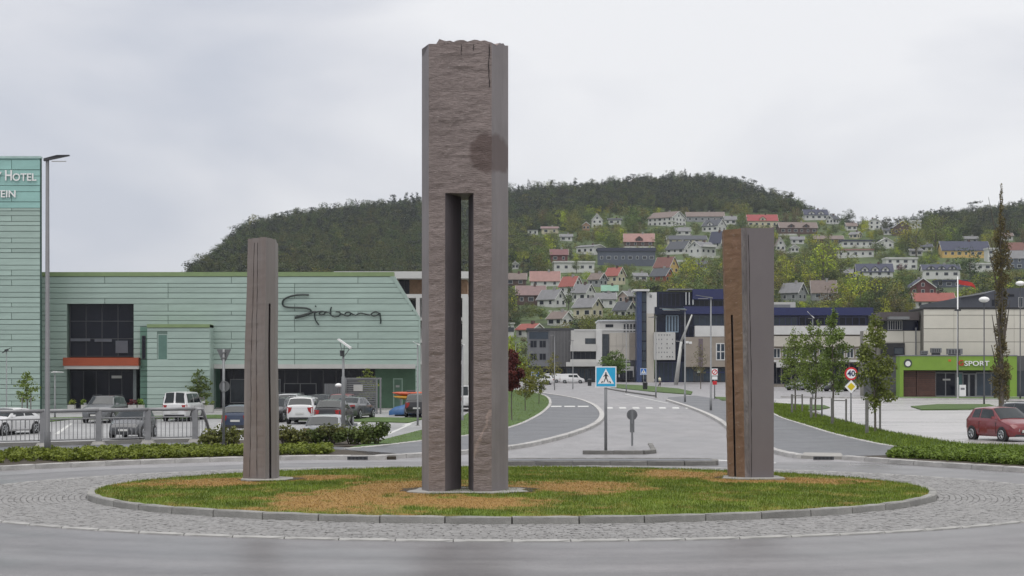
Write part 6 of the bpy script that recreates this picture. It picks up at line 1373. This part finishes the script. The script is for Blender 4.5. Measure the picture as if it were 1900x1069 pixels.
car('hatch', at(1861, 818), FR + rad(17), 'red', 'small red hatchback seen from the front on the wet plaza', group='cars on the plaza', sc=.96)
car('estate', at(1925, 806), FR + rad(17), 'dgrey', 'dark grey car cut by the right edge behind the red hatchback', group='cars on the plaza')
car('saloon', at(14, 806, GL), FR - rad(22), 'white', 'white saloon behind the railing at the left edge')
car('suv', at(195, 783, GL), FR - rad(4), 'grey', 'grey off-road car seen from the front, in front of the mall entrance', sc=.98)
car('hatch', at(247, 813, GL), FR - rad(3), 'dgrey', 'dark grey hatchback behind the railing in front of the grey off-road car')
car('van', at(341, 780, GL), RE - rad(5), 'white', 'white van seen from behind, right of the railing posts', 'van')
car('hatch', at(447, 801, GL), RE - rad(1), 'blue', 'dark blue hatchback with orange red tail light left of the narrow column')
car('estate', at(513, 782, GL), FR - rad(10), 'black', 'black car half hidden by the narrow column')
car('estate', at(563, 776, GL), RE - rad(6), 'silver', 'silver estate car behind the white off-road car')
car('suv', at(567, 785, GL), RE - rad(3), 'white', 'white off-road car seen from behind in the car park', sc=.97)
car('hatch', at(620, 791, GL), RE - rad(6), 'black', 'black hatchback seen from behind right of the white off-road car', sc=1.06)
car('hatch', at(613, 834, GL), RE - rad(6), 'silver', 'silver white hatchback roof showing over the shrubs', sc=1.08)
car('saloon', at(657, 777, GL), RE - rad(14), 'grey', 'grey saloon with red tail light behind the lamp post')
car('saloon', at(600, 770, GL), RE - rad(10), 'dgrey', 'dark saloon between the silver estate and the grey saloon')
car('suv', at(779, 773, GL), RE - rad(3), 'black', 'black off-road car beside the tallest column', sc=.93)
car('bigvan', at(1062, 711.5), rad(-6), 'white', 'white van with side window parked in front of the white office', 'van', 'vehicles in the town street', .8)
car('bigvan', at(1018, 710.5), rad(180 + 8), 'white', 'white van left of the one with a side window', 'van', 'vehicles in the town street', .8)
car('estate', at(1003, 714), rad(170), 'white', 'white car behind the small crossing sign', group='vehicles in the town street')
car('saloon', at(1486, 724), FR - rad(50), 'silver', 'silver car behind the young trees on the far street', group='vehicles in the town street')
car('estate', at(1558, 726), FR - rad(70), 'dgrey', 'dark car behind the speed limit sign', group='vehicles in the town street')
car('van', at(862, 762, GL), RE + rad(10), 'white', 'white van glimpsed through the slot of the tallest column', 'van')

car('estate', at(545, 770, GL), RE - rad(6), 'silver', 'silver estate car at the back, between the narrow column and the grey fence')
car('hatch', at(640, 771, GL), RE - rad(12), 'red', 'dark red hatchback mostly hidden behind the black hatchback')
# ------------------------------------------------------------------ street furniture
def lamp(px, base, top, label, arms, gf=G, name='street_lamp', r=.07, mat=m_galv, group='street lamps', head=None, r2=None, ball=0):
    """arms: list of (px end, py end, thickness m) for heads reaching from the pole top"""
    p = gf(px, base); s = p.y / F; h = (base - top) * s; t = thing(name, p, label, 'street lamp', group)
    MB().tube([(0, 0, -.2), (0, 0, .9), (0, 0, .92), (0, 0, h)], [r * 1.25, r * 1.25, r, (r2 or r * .7)], 10).build('pole', mat, t, smooth=True)
    MB().tube([(0, 0, -.1), (0, 0, .03)], r * 2.4, 12).build('base_plate', m_conc, t)
    for ex, ey, th in arms:
        x = (ex - px) * s; z = h + (top - ey) * s; L_ = abs(x); m = MB(); sg = 1 if x > 0 else -1; w_ = max(.16, L_ * .16); b = -sg * .12
        m.add([(b, -w_ * .5, h - .04), (x, -w_ * .32, z - .01), (x, w_ * .32, z - .01), (b, w_ * .5, h - .04), (b, -w_ * .5, h + .05), (x * .45, -w_ * .6, h + (z - h) * .45 + th), (x, -w_ * .32, z + .03), (x, w_ * .32, z + .03), (x * .45, w_ * .6, h + (z - h) * .45 + th), (b, w_ * .5, h + .05)],
              [(0, 1, 2, 3), (4, 5, 8, 9), (5, 6, 7, 8), (0, 1, 6, 5, 4), (3, 9, 8, 7, 2), (1, 2, 7, 6), (0, 4, 9, 3)]); hd = m.build('lamp_head', head or m_dark, t)
        MB().box(min(x * .2, x * .85), max(x * .2, x * .85), -w_ * .22, w_ * .22, min(h, z) - .06 + (0 if z >= h else .03), min(h, z) - .035 + (0 if z >= h else .03)).build('lamp_glass', m_fascia, hd)
    if ball: bm = bmesh.new(); bmesh.ops.create_uvsphere(bm, u_segments=14, v_segments=8, radius=ball); [setattr(v, 'co', Vector((v.co.x, v.co.y, v.co.z * .55 + h))) for v in bm.verts]; me = bpy.data.meshes.new('lamp_head'); bm.to_mesh(me); bm.free(); me.materials.append(m_let); obj('lamp_head', me, t)
    return t
lamp(88, 849, 297, 'tall grey street lamp with flat dark head, nearest, beside the hotel tower', [(129, 289, .10)], r=.095, r2=.062, mat=M('grey_painted_pole', (.12, .122, .128), .5, .1, 3))
lamp(12, 775, 650, 'small car park lamp against the hotel tower at the left edge', [(4, 655, .03), (20, 646, .03)], GL, r=.04)
lamp(1319, 764, 553, 'tall street lamp left of the right column with long pale arm', [(1291, 548, .05)], head=m_galv, r=.07)
lamp(1271, 748, 575, 'street lamp with long pale arm in front of the blue office', [(1224, 572, .05)], head=m_galv, r=.07)
lamp(1217, 738, 588, 'street lamp in front of the perforated white bay', [(1203, 589, .04)], head=m_galv, r=.06); lamp(1162, 729, 600, 'thin street lamp between the crossing sign and blue tower', [(1150, 598, .04)], head=m_galv, r=.05)
lamp(1063, 722, 632, 'thin street lamp in front of the white terrace bands', [(1054, 631, .04)], head=m_galv, r=.05); lamp(1029, 724, 622, 'thin street lamp in front of the grey office', [(1020, 621, .04)], head=m_galv, r=.05)
lamp(957, 726, 636, 'double headed lamp above the copper red tree', [(950, 634, .04), (964, 634, .04)], head=m_galv, r=.05)
lamp(1826, 752, 556, 'slim dark lamp post with white dome in front of the green shop', [], r=.06, mat=m_dark, ball=.42)
lamp(1893, 742, 526, 'lamp post with white dome at the right edge', [], r=.06, mat=m_dark, ball=.42)
lamp(1508, 741, 590, 'lamp with white slanted arm among the young trees', [(1498, 578, .04)], head=m_let, r=.05)
lamp(775, 790, 640, 'slim car park lamp just left of the tallest column', [(766, 634, .04)], GL, r=.05, head=m_let); lamp(858, 800, 640, 'slim pole seen through the slot of the tallest column', [(853, 636, .03)], GL, r=.06, head=m_let)
t = lamp(102, 775, 690, 'low twin headed lamp beside the entrance', [(95, 691, .04), (118, 691, .04)], GL, r=.05, head=m_let)
# lamp with tilted reflector panel
p = G(637, 812); s = p.y / F; t = thing('reflector_lamp', p, 'grey lamp post with tilted white reflector panel above the middle shrubs', 'street lamp', 'street lamps'); h = (812 - 662) * s
MB().tube([(0, 0, -.2), (0, 0, h * .75), (0, 0, h * .76), (0, 0, h)], [.095, .085, .055, .05], 10).build('pole', m_galv, t, smooth=True)
for dx, dz in ((-.14, .62), (.05, .52), (.28, .36)): MB().tube([(0, 0, h - .05), (dx, 0, h + dz)], .018, 5).build('bracket', m_galv, t)
q = [(-.26, h + .76), (-.18, h + .80), (.36, h + .42), (.33, h + .34)]; MB().prism([(x, z) for x, z in q], -.32, .32).build('reflector', m_let, t); MB().tube([(-.05, 0, h + .02), (-.05, 0, h + .28)], [.09, .11], 10).build('lamp_head', m_dark, t)
# leaning mast with spotlights
p = G(1255, 714); s = p.y / F; P_ = lambda px, py: ((px - 1255) * s, 0, (714 - py) * s)
t = thing('leaning_mast', p, 'tall leaning silver mast with a bend, in front of the blue office', 'mast'); MB().tube([P_(1254, 716), P_(1264, 634)], [.36, .22], 10).build('lower_mast', m_fascia, t, smooth=True); MB().tube([P_(1264, 634), P_(1284, 584)], [.22, .12], 10).build('upper_mast', m_fascia, t, smooth=True)
MB().tube([P_(1264, 634), P_(1254, 633)], .07, 6).build('cross_arm', m_galv, t)
for x, y in ((1268, 641), (1275, 635), (1281, 636), (1267, 645)): a_, b_, c_ = P_(x, y); MB().box(a_ - .22, a_ + .22, -.2, .2, c_ - .18, c_ + .18).build('spotlight', m_let if x > 1270 else m_dark, t)
MB().tube([P_(1264, 640), P_(1281, 638)], .05, 5).build('cross_arm', m_galv, t)
# ---- signs
m_sblue = M('sign_blue', (.006, .36, .62), .35, .04, coat=.4); m_sdblue = M('sign_deep_blue', (.01, .13, .50), .35, .04, coat=.4); m_swhite = M('sign_white_face', (.80, .80, .80), .4, .02); m_sred = M('sign_red', (.55, .015, .02), .4, .04); m_sblack = M('sign_black', (.012, .012, .014), .5); m_syel = M('sign_yellow', (.65, .50, .01), .4, .04)
m_sback = M('sign_back_aluminium', (.15, .155, .16), .5, .12, 4, metal=.3)
def post(t, h, r=.035, x=0, mat=m_galv): return MB().tube([(x, 0, -.2), (x, 0, h)], r, 8).build('post', mat, t, smooth=True)
def crossing_sign(px, base, top, bot, label, face, r=.045, wf=1.):
    p = G(px, base); s = p.y / F; t = thing('crossing_sign', p, label, 'road sign', 'blue pedestrian crossing signs'); zt, zb = (base - top) * s, (base - bot) * s; hw = (zt - zb) / 2; zc = (zt + zb) / 2; post(t, zt - .03, r)
    pl = MB().box(-hw, hw, -r - .02, -r, zb, zt).build('sign_plate', m_swhite, t); k = hw * .90; MB().box(-k, k, -r - .026, -r - .021, zc - k, zc + k).build('sign_field', face, pl)
    y0, y1 = -r - .032, -r - .027; tr_ = MB().prism([(-k * .86, zc - k * .72), (k * .86, zc - k * .72), (0, zc + k * .86)], y0, y1).build('triangle', m_swhite, pl)
    u = k; y0 -= .006; y1 -= .006; fg = MB(); fg.disc((0, zc + u * .40), u * .085, y0, y1, 12); fg.prism([(-u * .09, zc + u * .30), (u * .09, zc + u * .30), (u * .10, zc - u * .08), (-u * .08, zc - u * .08)], y0, y1)
    fg.prism([(-u * .07, zc - u * .05), (u * .03, zc - u * .05), (-u * .18, zc - u * .58), (-u * .27, zc - u * .58)], y0, y1); fg.prism([(-u * .02, zc - u * .06), (u * .09, zc - u * .06), (u * .30, zc - u * .58), (u * .20, zc - u * .58)], y0, y1)
    fg.prism([(-u * .08, zc + u * .27), (-u * .04, zc + u * .2), (-u * .22, zc + u * .0), (-u * .27, zc + u * .04)], y0, y1); fg.prism([(u * .08, zc + u * .27), (u * .04, zc + u * .2), (u * .22, zc + u * .02), (u * .27, zc + u * .07)], y0, y1)
    f_ = fg.build('walking_figure', m_sblack, pl)
    for x in (-.52, .42): MB().prism([(u * x, zc - u * .64), (u * (x + .13), zc - u * .64), (u * (x + .13 + (.10 if x < 0 else -.10)), zc - u * .44), (u * (x + (.10 if x < 0 else -.10)), zc - u * .44)], y0, y1).build('stripe', m_sblack, pl)
    return t
crossing_sign(1124, 843, 680, 719, 'large bright cyan pedestrian crossing sign on the splitter island', m_sblue, .055)
crossing_sign(993, 732, 690, 705, 'small blue crossing sign at the tip of the left lawn', m_sdblue, .04); crossing_sign(1194, 722, 683.5, 695.5, 'small blue crossing sign in front of the blue tower', m_sdblue, .05)
# keep right sign seen from behind
p = G(1173, 832, .12); s = p.y / F; t = thing('keep_right_sign', p, 'round grey back of a traffic sign on its short post on the splitter island', 'road sign'); z = lambda py: (832 - py) * s
MB().tube([(0, 0, -.2), (0, 0, z(806))], .04, 8).build('post', m_galv, t); MB().box(-.085, .085, -.03, .07, z(808), z(768)).build('sleeve', m_sback, t); MB().disc((0, z(775.5)), 10 * s, .07, .09, 28).build('sign_plate', m_sback, t); MB().box(-.03, .03, -.05, .068, z(792), z(767)).build('rib', m_galv, t)
# give way + keep right signs from behind at the left
p = G(415, 838, .08); s = p.y / F; t = thing('give_way_sign', p, 'grey back of a triangular sign over a round sign left of the narrow column', 'road sign'); z = lambda py: (838 - py) * s
post(t, z(652), .05); MB().prism([(-13.5 * s, z(652)), (13.5 * s, z(652)), (4 * s, z(673)), (0, z(677)), (-4 * s, z(673))], .055, .07).build('triangle_plate', m_sback, t); MB().disc((0, z(721)), .01, .05, .06, 8); MB().disc((1 * s, z(721)), 16 * s * .62, .055, .07, 26).build('round_plate', m_sback, t)
for py in (658, 668, 712, 730): MB().box(-.07, .07, -.06, .054, z(py) - .02, z(py) + .02).build('clamp', m_galv, t)
# 40 and priority road
p = G(1579, 790, .1); s = p.y / F; t = thing('speed_limit_sign', p, 'red ringed 40 sign over a yellow priority diamond by the young trees', 'road sign'); z = lambda py: (790 - py) * s; post(t, z(690), .04)
R0 = 12.2 * s; pl = MB().disc((0, z(697)), R0, -.065, -.045, 32).build('speed_plate', m_sred, t); MB().disc((0, z(697)), R0 * .73, -.072, -.067, 32).build('sign_face', m_swhite, pl)
text_mesh('40', R0 * 1.18, M('numeral_blue_black', (.012, .02, .09), .5), 'numeral', pl, (0, -.078, z(697)), ext=.003, bold=.012)
pl = MB().prism([(-12.2 * s, z(721)), (0, z(733.2)), (12.2 * s, z(721)), (0, z(708.8))], -.065, -.045).build('diamond_plate', m_swhite, t); MB().prism([(-7.4 * s, z(721)), (0, z(728.4)), (7.4 * s, z(721)), (0, z(713.6))], -.072, -.067).build('yellow_field', m_syel, pl)
# prohibition sign
p = G(1326, 742); s = p.y / F; t = thing('prohibition_sign', p, 'small round red and white prohibition sign with plates below, left of the right column', 'road sign'); z = lambda py: (742 - py) * s; post(t, z(684), .05)
pl = MB().box(-5.5 * s, 5.5 * s, -.07, -.05, z(697), z(684)).build('sign_plate', m_swhite, t); MB().disc((0, z(690.5)), 5.2 * s, -.078, -.072, 22).build('red_ring', m_sred, pl); MB().disc((0, z(690.5)), 3.5 * s, -.084, -.079, 22).build('sign_face', m_swhite, pl); MB().prism([(-2.6 * s, z(693)), (-1.6 * s, z(693.6)), (2.6 * s, z(688)), (1.6 * s, z(687.4))], -.09, -.085).build('bar', m_sred, pl)
MB().box(-5 * s, 5 * s, -.07, -.05, z(704.5), z(698.5)).build('text_plate', m_swhite, t); MB().box(-4 * s, 4 * s, -.07, -.05, z(714), z(707)).build('red_plate', m_sred, t)
# flagpole with red pennant
p = G(1777, 742); s = p.y / F; z = lambda py: (742 - py) * s; X_ = lambda px: (px - 1777) * s; t = thing('flagpole', p, 'tall white flagpole flying a long red pennant over the cream hall', 'flagpole'); MB().tube([(0, 0, 0), (0, 0, z(513))], [.085, .05], 10).build('pole', m_let, t, smooth=True)
top_ = [(1778.5, 519), (1786, 520.5), (1795, 522), (1803, 525), (1808, 530), (1811, 536)]; bot_ = [(1778.5, 527), (1786, 528.5), (1795, 530), (1802, 531.5), (1807, 534), (1810, 537)]
m = MB(); n = 6; vv = []
for i in range(n):
    for q_ in (top_[i], bot_[i]): vv.append((X_(q_[0]), .25 * math.sin(i * 1.4), z(q_[1])))
for i in range(n):
    for q_ in (top_[i], bot_[i]): vv.append((X_(q_[0]), .25 * math.sin(i * 1.4) + .02, z(q_[1])))
fc = [(2 * i, 2 * i + 1, 2 * i + 3, 2 * i + 2) for i in range(n - 1)] + [(2 * n + 2 * i, 2 * n + 2 * i + 2, 2 * n + 2 * i + 3, 2 * n + 2 * i + 1) for i in range(n - 1)]
m.add(vv, fc); m.build('pennant', M('red_cloth', (.42, .035, .03), .8), t, smooth=True)
MB().box(-.28, .28, -.1, .1, z(577), z(574)).build('cleat', m_dark, t); MB().tube([(-.0, -.12, z(700)), (0, -.12, z(577))], .05, 6).build('rope_guard', m_dark, t)
# ---- railing at the left
m_rail = M('painted_steel_railing', (.25, .25, .255), .5, .15, 3, metal=.25)
t = thing('railing', G(183, 829, .09), 'grey steel railing with vertical bars along the left pavement', 'railing'); O_ = t.location
PX = [(-130, 836), (-30, 834), (80, 832), (183, 829), (275, 826.5), (362, 824.5)]; TP = {}
hR = 1.36
pp = [G(x, y, .09) - O_ for x, y in PX]
for i, q_ in enumerate(pp):
    MB().box(q_.x - .11, q_.x + .11, q_.y - .07, q_.y + .07, q_.z + .03, q_.z + hR - .03).build('post', m_rail, t); MB().add([(q_.x - .32, q_.y - .3, q_.z - .1), (q_.x + .32, q_.y - .3, q_.z - .1), (q_.x + .32, q_.y + .3, q_.z - .1), (q_.x - .32, q_.y + .3, q_.z - .1), (q_.x - .2, q_.y - .15, q_.z + .12), (q_.x + .2, q_.y - .15, q_.z + .12), (q_.x + .2, q_.y + .15, q_.z + .12), (q_.x - .2, q_.y + .15, q_.z + .12)], [(4, 5, 6, 7), (0, 1, 5, 4), (1, 2, 6, 5), (2, 3, 7, 6), (3, 0, 4, 7)]).build('post_foot', m_conc, t)
    if i:
        a_, b_ = pp[i - 1], q_
        MB().tube([a_ + Vector((0, 0, hR)), b_ + Vector((0, 0, hR))], .075, 10).build('handrail', m_rail, t, smooth=True)
        for z_ in (.22, 1.04): MB().tube([a_ + Vector((.1, 0, z_)), b_ + Vector((-.1, 0, z_))], .032, 6).build('rail', m_rail, t)
        d = b_ - a_; nb = int(d.length / .17)
        for k in range(1, nb): c = a_ + d * (k / nb); MB().box(c.x - .013, c.x + .013, c.y - .013, c.y + .013, c.z + .24, c.z + 1.02).build('bar', m_rail, t, fix=False)
a_ = pp[-1]; e_ = G(392, 823, .09) - O_
MB().tube([a_ + Vector((0, 0, hR)), a_ + Vector((.30, 0, hR)), e_ + Vector((0, 0, .15))], [.075, .075, .06], 10).build('handrail', m_rail, t, smooth=True)
for z_ in (.22, 1.04): MB().tube([a_ + Vector((.1, 0, z_)), a_ + Vector((.62 - z_ * .28, 0, z_))], .032, 6).build('rail', m_rail, t)
for k in range(3): c = a_ + Vector((.16 + .13 * k, 0, 0)); MB().box(c.x - .013, c.x + .013, c.y - .013, c.y + .013, c.z + .24, c.z + 1.02 - .1 * k).build('bar', m_rail, t, fix=False)
w_ = obj('parapet_kerb', None); w_['kind'] = 'structure'
for a_, b_ in zip(PX, PX[1:]): A_, B_ = G(*a_, .09), G(*b_, .09); MB().add([(A_.x, A_.y + .25, A_.z - .3), (B_.x, B_.y + .25, B_.z - .3), (B_.x, B_.y + .6, B_.z - .3), (A_.x, A_.y + .6, A_.z - .3), (A_.x, A_.y + .25, A_.z + .14), (B_.x, B_.y + .25, B_.z + .14), (B_.x, B_.y + .6, B_.z + .14), (A_.x, A_.y + .6, A_.z + .14)], [(4, 5, 6, 7), (0, 1, 5, 4), (1, 2, 6, 5), (2, 3, 7, 6), (3, 0, 4, 7)]).build('parapet_block', m_conc, w_)
# ---- things by the shopping centre
for px, w0, lab in ((133, 12, 'white planter box leftmost by the mall entrance'), (157, 10, 'white planter box left of the grey off-road car'), (247, 16, 'white planter box with red flowers by the mall entrance'), (262, 10, 'white planter box right of the red flowers'), (385, 22, 'long pale planter at the end of the projecting bay')):
    p = GL(px, 766, .02); s = p.y / F; t = thing('planter', p, lab, 'planter', 'planters along the shopping centre'); hw = w0 * s / 2; MB().box(-hw, hw, -.3, .3, 0, .55).build('planter_box', m_fascia, t); MB().box(-hw + .05, hw - .05, -.25, .25, .5, .57).build('soil', m_soil, t); np.random.seed(px)
    r_ = random.Random(px); obj('plant', leaf_mesh('plant', [(r_.uniform(-hw, hw) * .8, r_.uniform(-.2, .2), r_.uniform(.6, .85)) for _ in range(5)], [.2] * 5, 180, .12, L_red if px == 247 else L_hedge, .8), t)
# grey service fence enclosure
p = GL(660, 768); s = p.y / F; t = thing('service_fence', p, 'grey slatted service fence enclosure with posts in front of the mall', 'fence'); m_sf = M('grey_fence_slat', (.15, .155, .16), .6, .1, 2, rnd=.1)
def fx(px): return (px - 660) * s
def fz(py): return (768 - py) * s
for k in range(11): MB().box(fx(603) + k * .135, fx(603) + k * .135 + .115, -.4, -.36, 0, fz(712)).build('slat', m_sf, t)
for k in range(16): MB().box(fx(643), fx(697), 0, .04, .05 + k * (fz(704) / 16), .05 + k * (fz(704) / 16) + .11).build('slat', m_sf, t)
for px in (642, 699, 706): MB().box(fx(px) - .06, fx(px) + .06, -.06, .06, 0, fz(702)).build('post', m_galv, t)
MB().box(fx(640), fx(708), -.05, .05, fz(704), fz(701)).build('top_rail', m_galv, t); MB().box(fx(656), fx(673), -.05, -.01, fz(726), fz(714)).build('notice_board', m_fascia, t)
p = GL(628, 770); t = thing('floodlight', p, 'small white round headed post lamp by the grey service fence', 'lamp'); MB().tube([(0, 0, 0), (0, 0, 2.0)], .04, 6).build('post', m_galv, t); bm = bmesh.new(); bmesh.ops.create_uvsphere(bm, u_segments=12, v_segments=7, radius=.24); [setattr(v, 'co', Vector((v.co.x, v.co.y, v.co.z * .7 + 2.05))) for v in bm.verts]; me = bpy.data.meshes.new('dome'); bm.to_mesh(me); bm.free(); me.materials.append(m_let); obj('dome', me, t)
# covered stores and a kayak by the door
p = GL(757, 772); s = p.y / F; t = thing('covered_boat', p, 'blue tarpaulin covered boat beside the black off-road car', 'boat'); m = MB(); L_ = 1.5
sec = [(-1.3, .15, .35), (-.9, .42, .62), (0, .55, .85), (.8, .48, .75), (1.3, .1, .5)]; vv = [(x, y * w_, zz * hh) for x, w_, hh in sec for y, zz in ((-1, .15), (-1.05, .6), (0, 1), (1.05, .6), (1, .15))]
m.add(vv, [(i * 5 + k, i * 5 + k + 1, i * 5 + k + 6, i * 5 + k + 5) for i in range(4) for k in range(4)] + [tuple(range(5)), tuple(range(24, 19, -1))]); m.build('tarpaulin', M('blue_tarpaulin', (.03, .10, .24), .5, .3, 4), t, smooth=True); MB().box(-.9, .9, -.3, .3, 0, .2).build('cradle', m_dark, t)
for px, py, c_, nm, lab in ((765, 738, (.55, .28, .02), 'yellow_kayak', 'yellow orange kayak on a rack beside the tallest column'), (763, 731, (.45, .07, .02), 'red_kayak', 'orange red kayak above the yellow one')):
    p = GL(px, 771); s = p.y / F; q_ = W(px, py, p.y); t = thing('kayak', q_, lab, 'kayak', 'kayaks on the rack'); m = MB(); n = 9; vv = []
    for i in range(n):
        u = -1 + 2 * i / (n - 1); r_ = .30 * math.sqrt(max(.02, 1 - u * u)); vv += [(u * 1.3, r_ * math.cos(k * math.pi / 4), r_ * .5 * math.sin(k * math.pi / 4) + .08 * u * u) for k in range(8)]
    m.add(vv, [(i * 8 + k, i * 8 + (k + 1) % 8, (i + 1) * 8 + (k + 1) % 8, (i + 1) * 8 + k) for i in range(n - 1) for k in range(8)]); hl = m.build('hull', M(nm, c_, .4, .08), t, smooth=True); MB().tube([(-.3, 0, .14), (.3, 0, .14)], .13, 8).build('seat_opening', m_black, t)
p = GL(765, 771); t = thing('kayak_rack', p, 'grey steel rack carrying two kayaks', 'rack')
for x in (-.8, .8): MB().box(x - .04, x + .04, -.3, .3, 0, (771 - 740) * p.y / F).build('upright', m_galv, t); MB().box(x - .04, x + .04, -.35, .35, (771 - 741) * p.y / F, (771 - 740.4) * p.y / F).build('arm', m_galv, t)
# sandwich board in front of the green shop
p = W(1786, 737, YG - 1.2); p.z = zg(YG); t = thing('sandwich_board', p, 'small white pavement sign in front of the green shop doors', 'sign'); MB().box(-.33, .33, -.04, .0, .05, 1.2).build('board', m_let, t); MB().box(-.2, .2, -.05, -.041, .7, .9).build('print', m_gwall, t)
for x in (-.3, .3): MB().box(x - .03, x + .03, 0, .35, 0, .06).build('foot', m_dark, t)
# bollards and a bin near the far crossing
for px, py, lab in ((1197, 724, 'dark post stump in the far grass strip'), (1094, 716, 'black litter bin by the white van')): p = G(px, py); t = thing('litter_bin', p, lab, 'litter bin'); MB().tube([(0, 0, 0), (0, 0, .95)], [.28, .32], 10).build('drum', m_black, t); MB().tube([(0, 0, .96), (0, 0, 1.08)], [.34, .2], 10).build('lid', m_dark, t)
# ---- a pedestrian far away
def person(px, py, hgt, label, top_c, leg_c, rz=0, stride=.3):
    p = G(px, py); t = thing('person', p, label, 'person', rz=rz); k = hgt / 1.75
    J = [(0, 0, .95), (0, 0, 1.15), (0, 0, 1.42), (0, 0, 1.53), (0, 0, 1.64), (0, .09, .90), (stride * .5, .10, .50), (stride * .15, .10, .08), (stride * .55, .10, .03), (0, -.09, .90), (-stride * .1, -.10, .50), (-stride * .9, -.10, .10), (-stride * .55, -.10, .03), (0, .20, 1.40), (-.12, .24, 1.13), (.02, .25, .90), (0, -.20, 1.40), (.12, -.24, 1.13), (.25, -.24, .93)]
    E = [(0, 1), (1, 2), (2, 3), (3, 4), (0, 5), (5, 6), (6, 7), (7, 8), (0, 9), (9, 10), (10, 11), (11, 12), (2, 13), (13, 14), (14, 15), (2, 16), (16, 17), (17, 18)]
    Rr = [.15, .15, .15, .06, .11, .10, .07, .05, .05, .10, .07, .05, .05, .065, .05, .035, .065, .05, .035]
    me = bpy.data.meshes.new('body'); me.from_pydata([(x * k, y * k, z * k) for x, y, z in J], E, []); me.materials.append(M('skin', (.35, .2, .14), .6)); o = obj('body', me, t)
    md = o.modifiers.new('skin', 'SKIN'); ss = o.modifiers.new('sub', 'SUBSURF'); ss.levels = ss.render_levels = 1
    for v, r_ in zip(me.skin_vertices[0].data, Rr): v.radius = (r_ * k, r_ * k)
    me.skin_vertices[0].data[0].use_root = True
    MB().tube([(0, 0, .92 * k), (0, 0, 1.15 * k), (0, 0, 1.45 * k), (0, 0, 1.52 * k)], [.20 * k, .19 * k, .22 * k, .09 * k], 10).build('jacket', M('jacket_' + str(px), top_c, .8), t, smooth=True)
    for s_, a, b, c in ((1, 13, 14, 15), (-1, 16, 17, 18)): MB().tube([tuple(k * q for q in J[a]), tuple(k * q for q in J[b]), tuple(k * q for q in J[c])], [.085 * k, .07 * k, .05 * k], 8).build('sleeve', bpy.data.materials['jacket_' + str(px)], t, smooth=True)
    lm_ = M('trousers_' + str(px), leg_c, .85)
    for a, b, c in ((5, 6, 7), (9, 10, 11)): MB().tube([tuple(k * q for q in J[a]), tuple(k * q for q in J[b]), tuple(k * q for q in J[c])], [.115 * k, .085 * k, .065 * k], 8).build('trouser_leg', lm_, t, smooth=True)
    MB().tube([(-.02 * k, 0, 1.66 * k), (-.02 * k, 0, 1.77 * k)], [.115 * k, .07 * k], 8).build('hair', m_soil, t, smooth=True)
person(1224, 717.5, 1.5, 'pedestrian in pale top and dark trousers walking in front of the blue office', (.62, .60, .45), (.02, .02, .03))
# ------------------------------------------------------------------ damp air
hz = MB().box(-1150, 1400, -45, 3300, -8, 262).build('haze', m_soil)
hm = bpy.data.materials.new('damp_air'); hm.use_nodes = True; hn = hm.node_tree; hn.nodes.clear(); ho = N(hn, 'ShaderNodeOutputMaterial'); hv_ = N(hn, 'ShaderNodeVolumePrincipled')
hv_.inputs['Color'].default_value = (.80, .84, .92, 1); hv_.inputs['Density'].default_value = .00009; hv_.inputs['Anisotropy'].default_value = .2; hn.links.new(hv_.outputs[0], ho.inputs['Volume'])
hz.data.materials.clear(); hz.data.materials.append(hm); hz['kind'] = 'stuff'
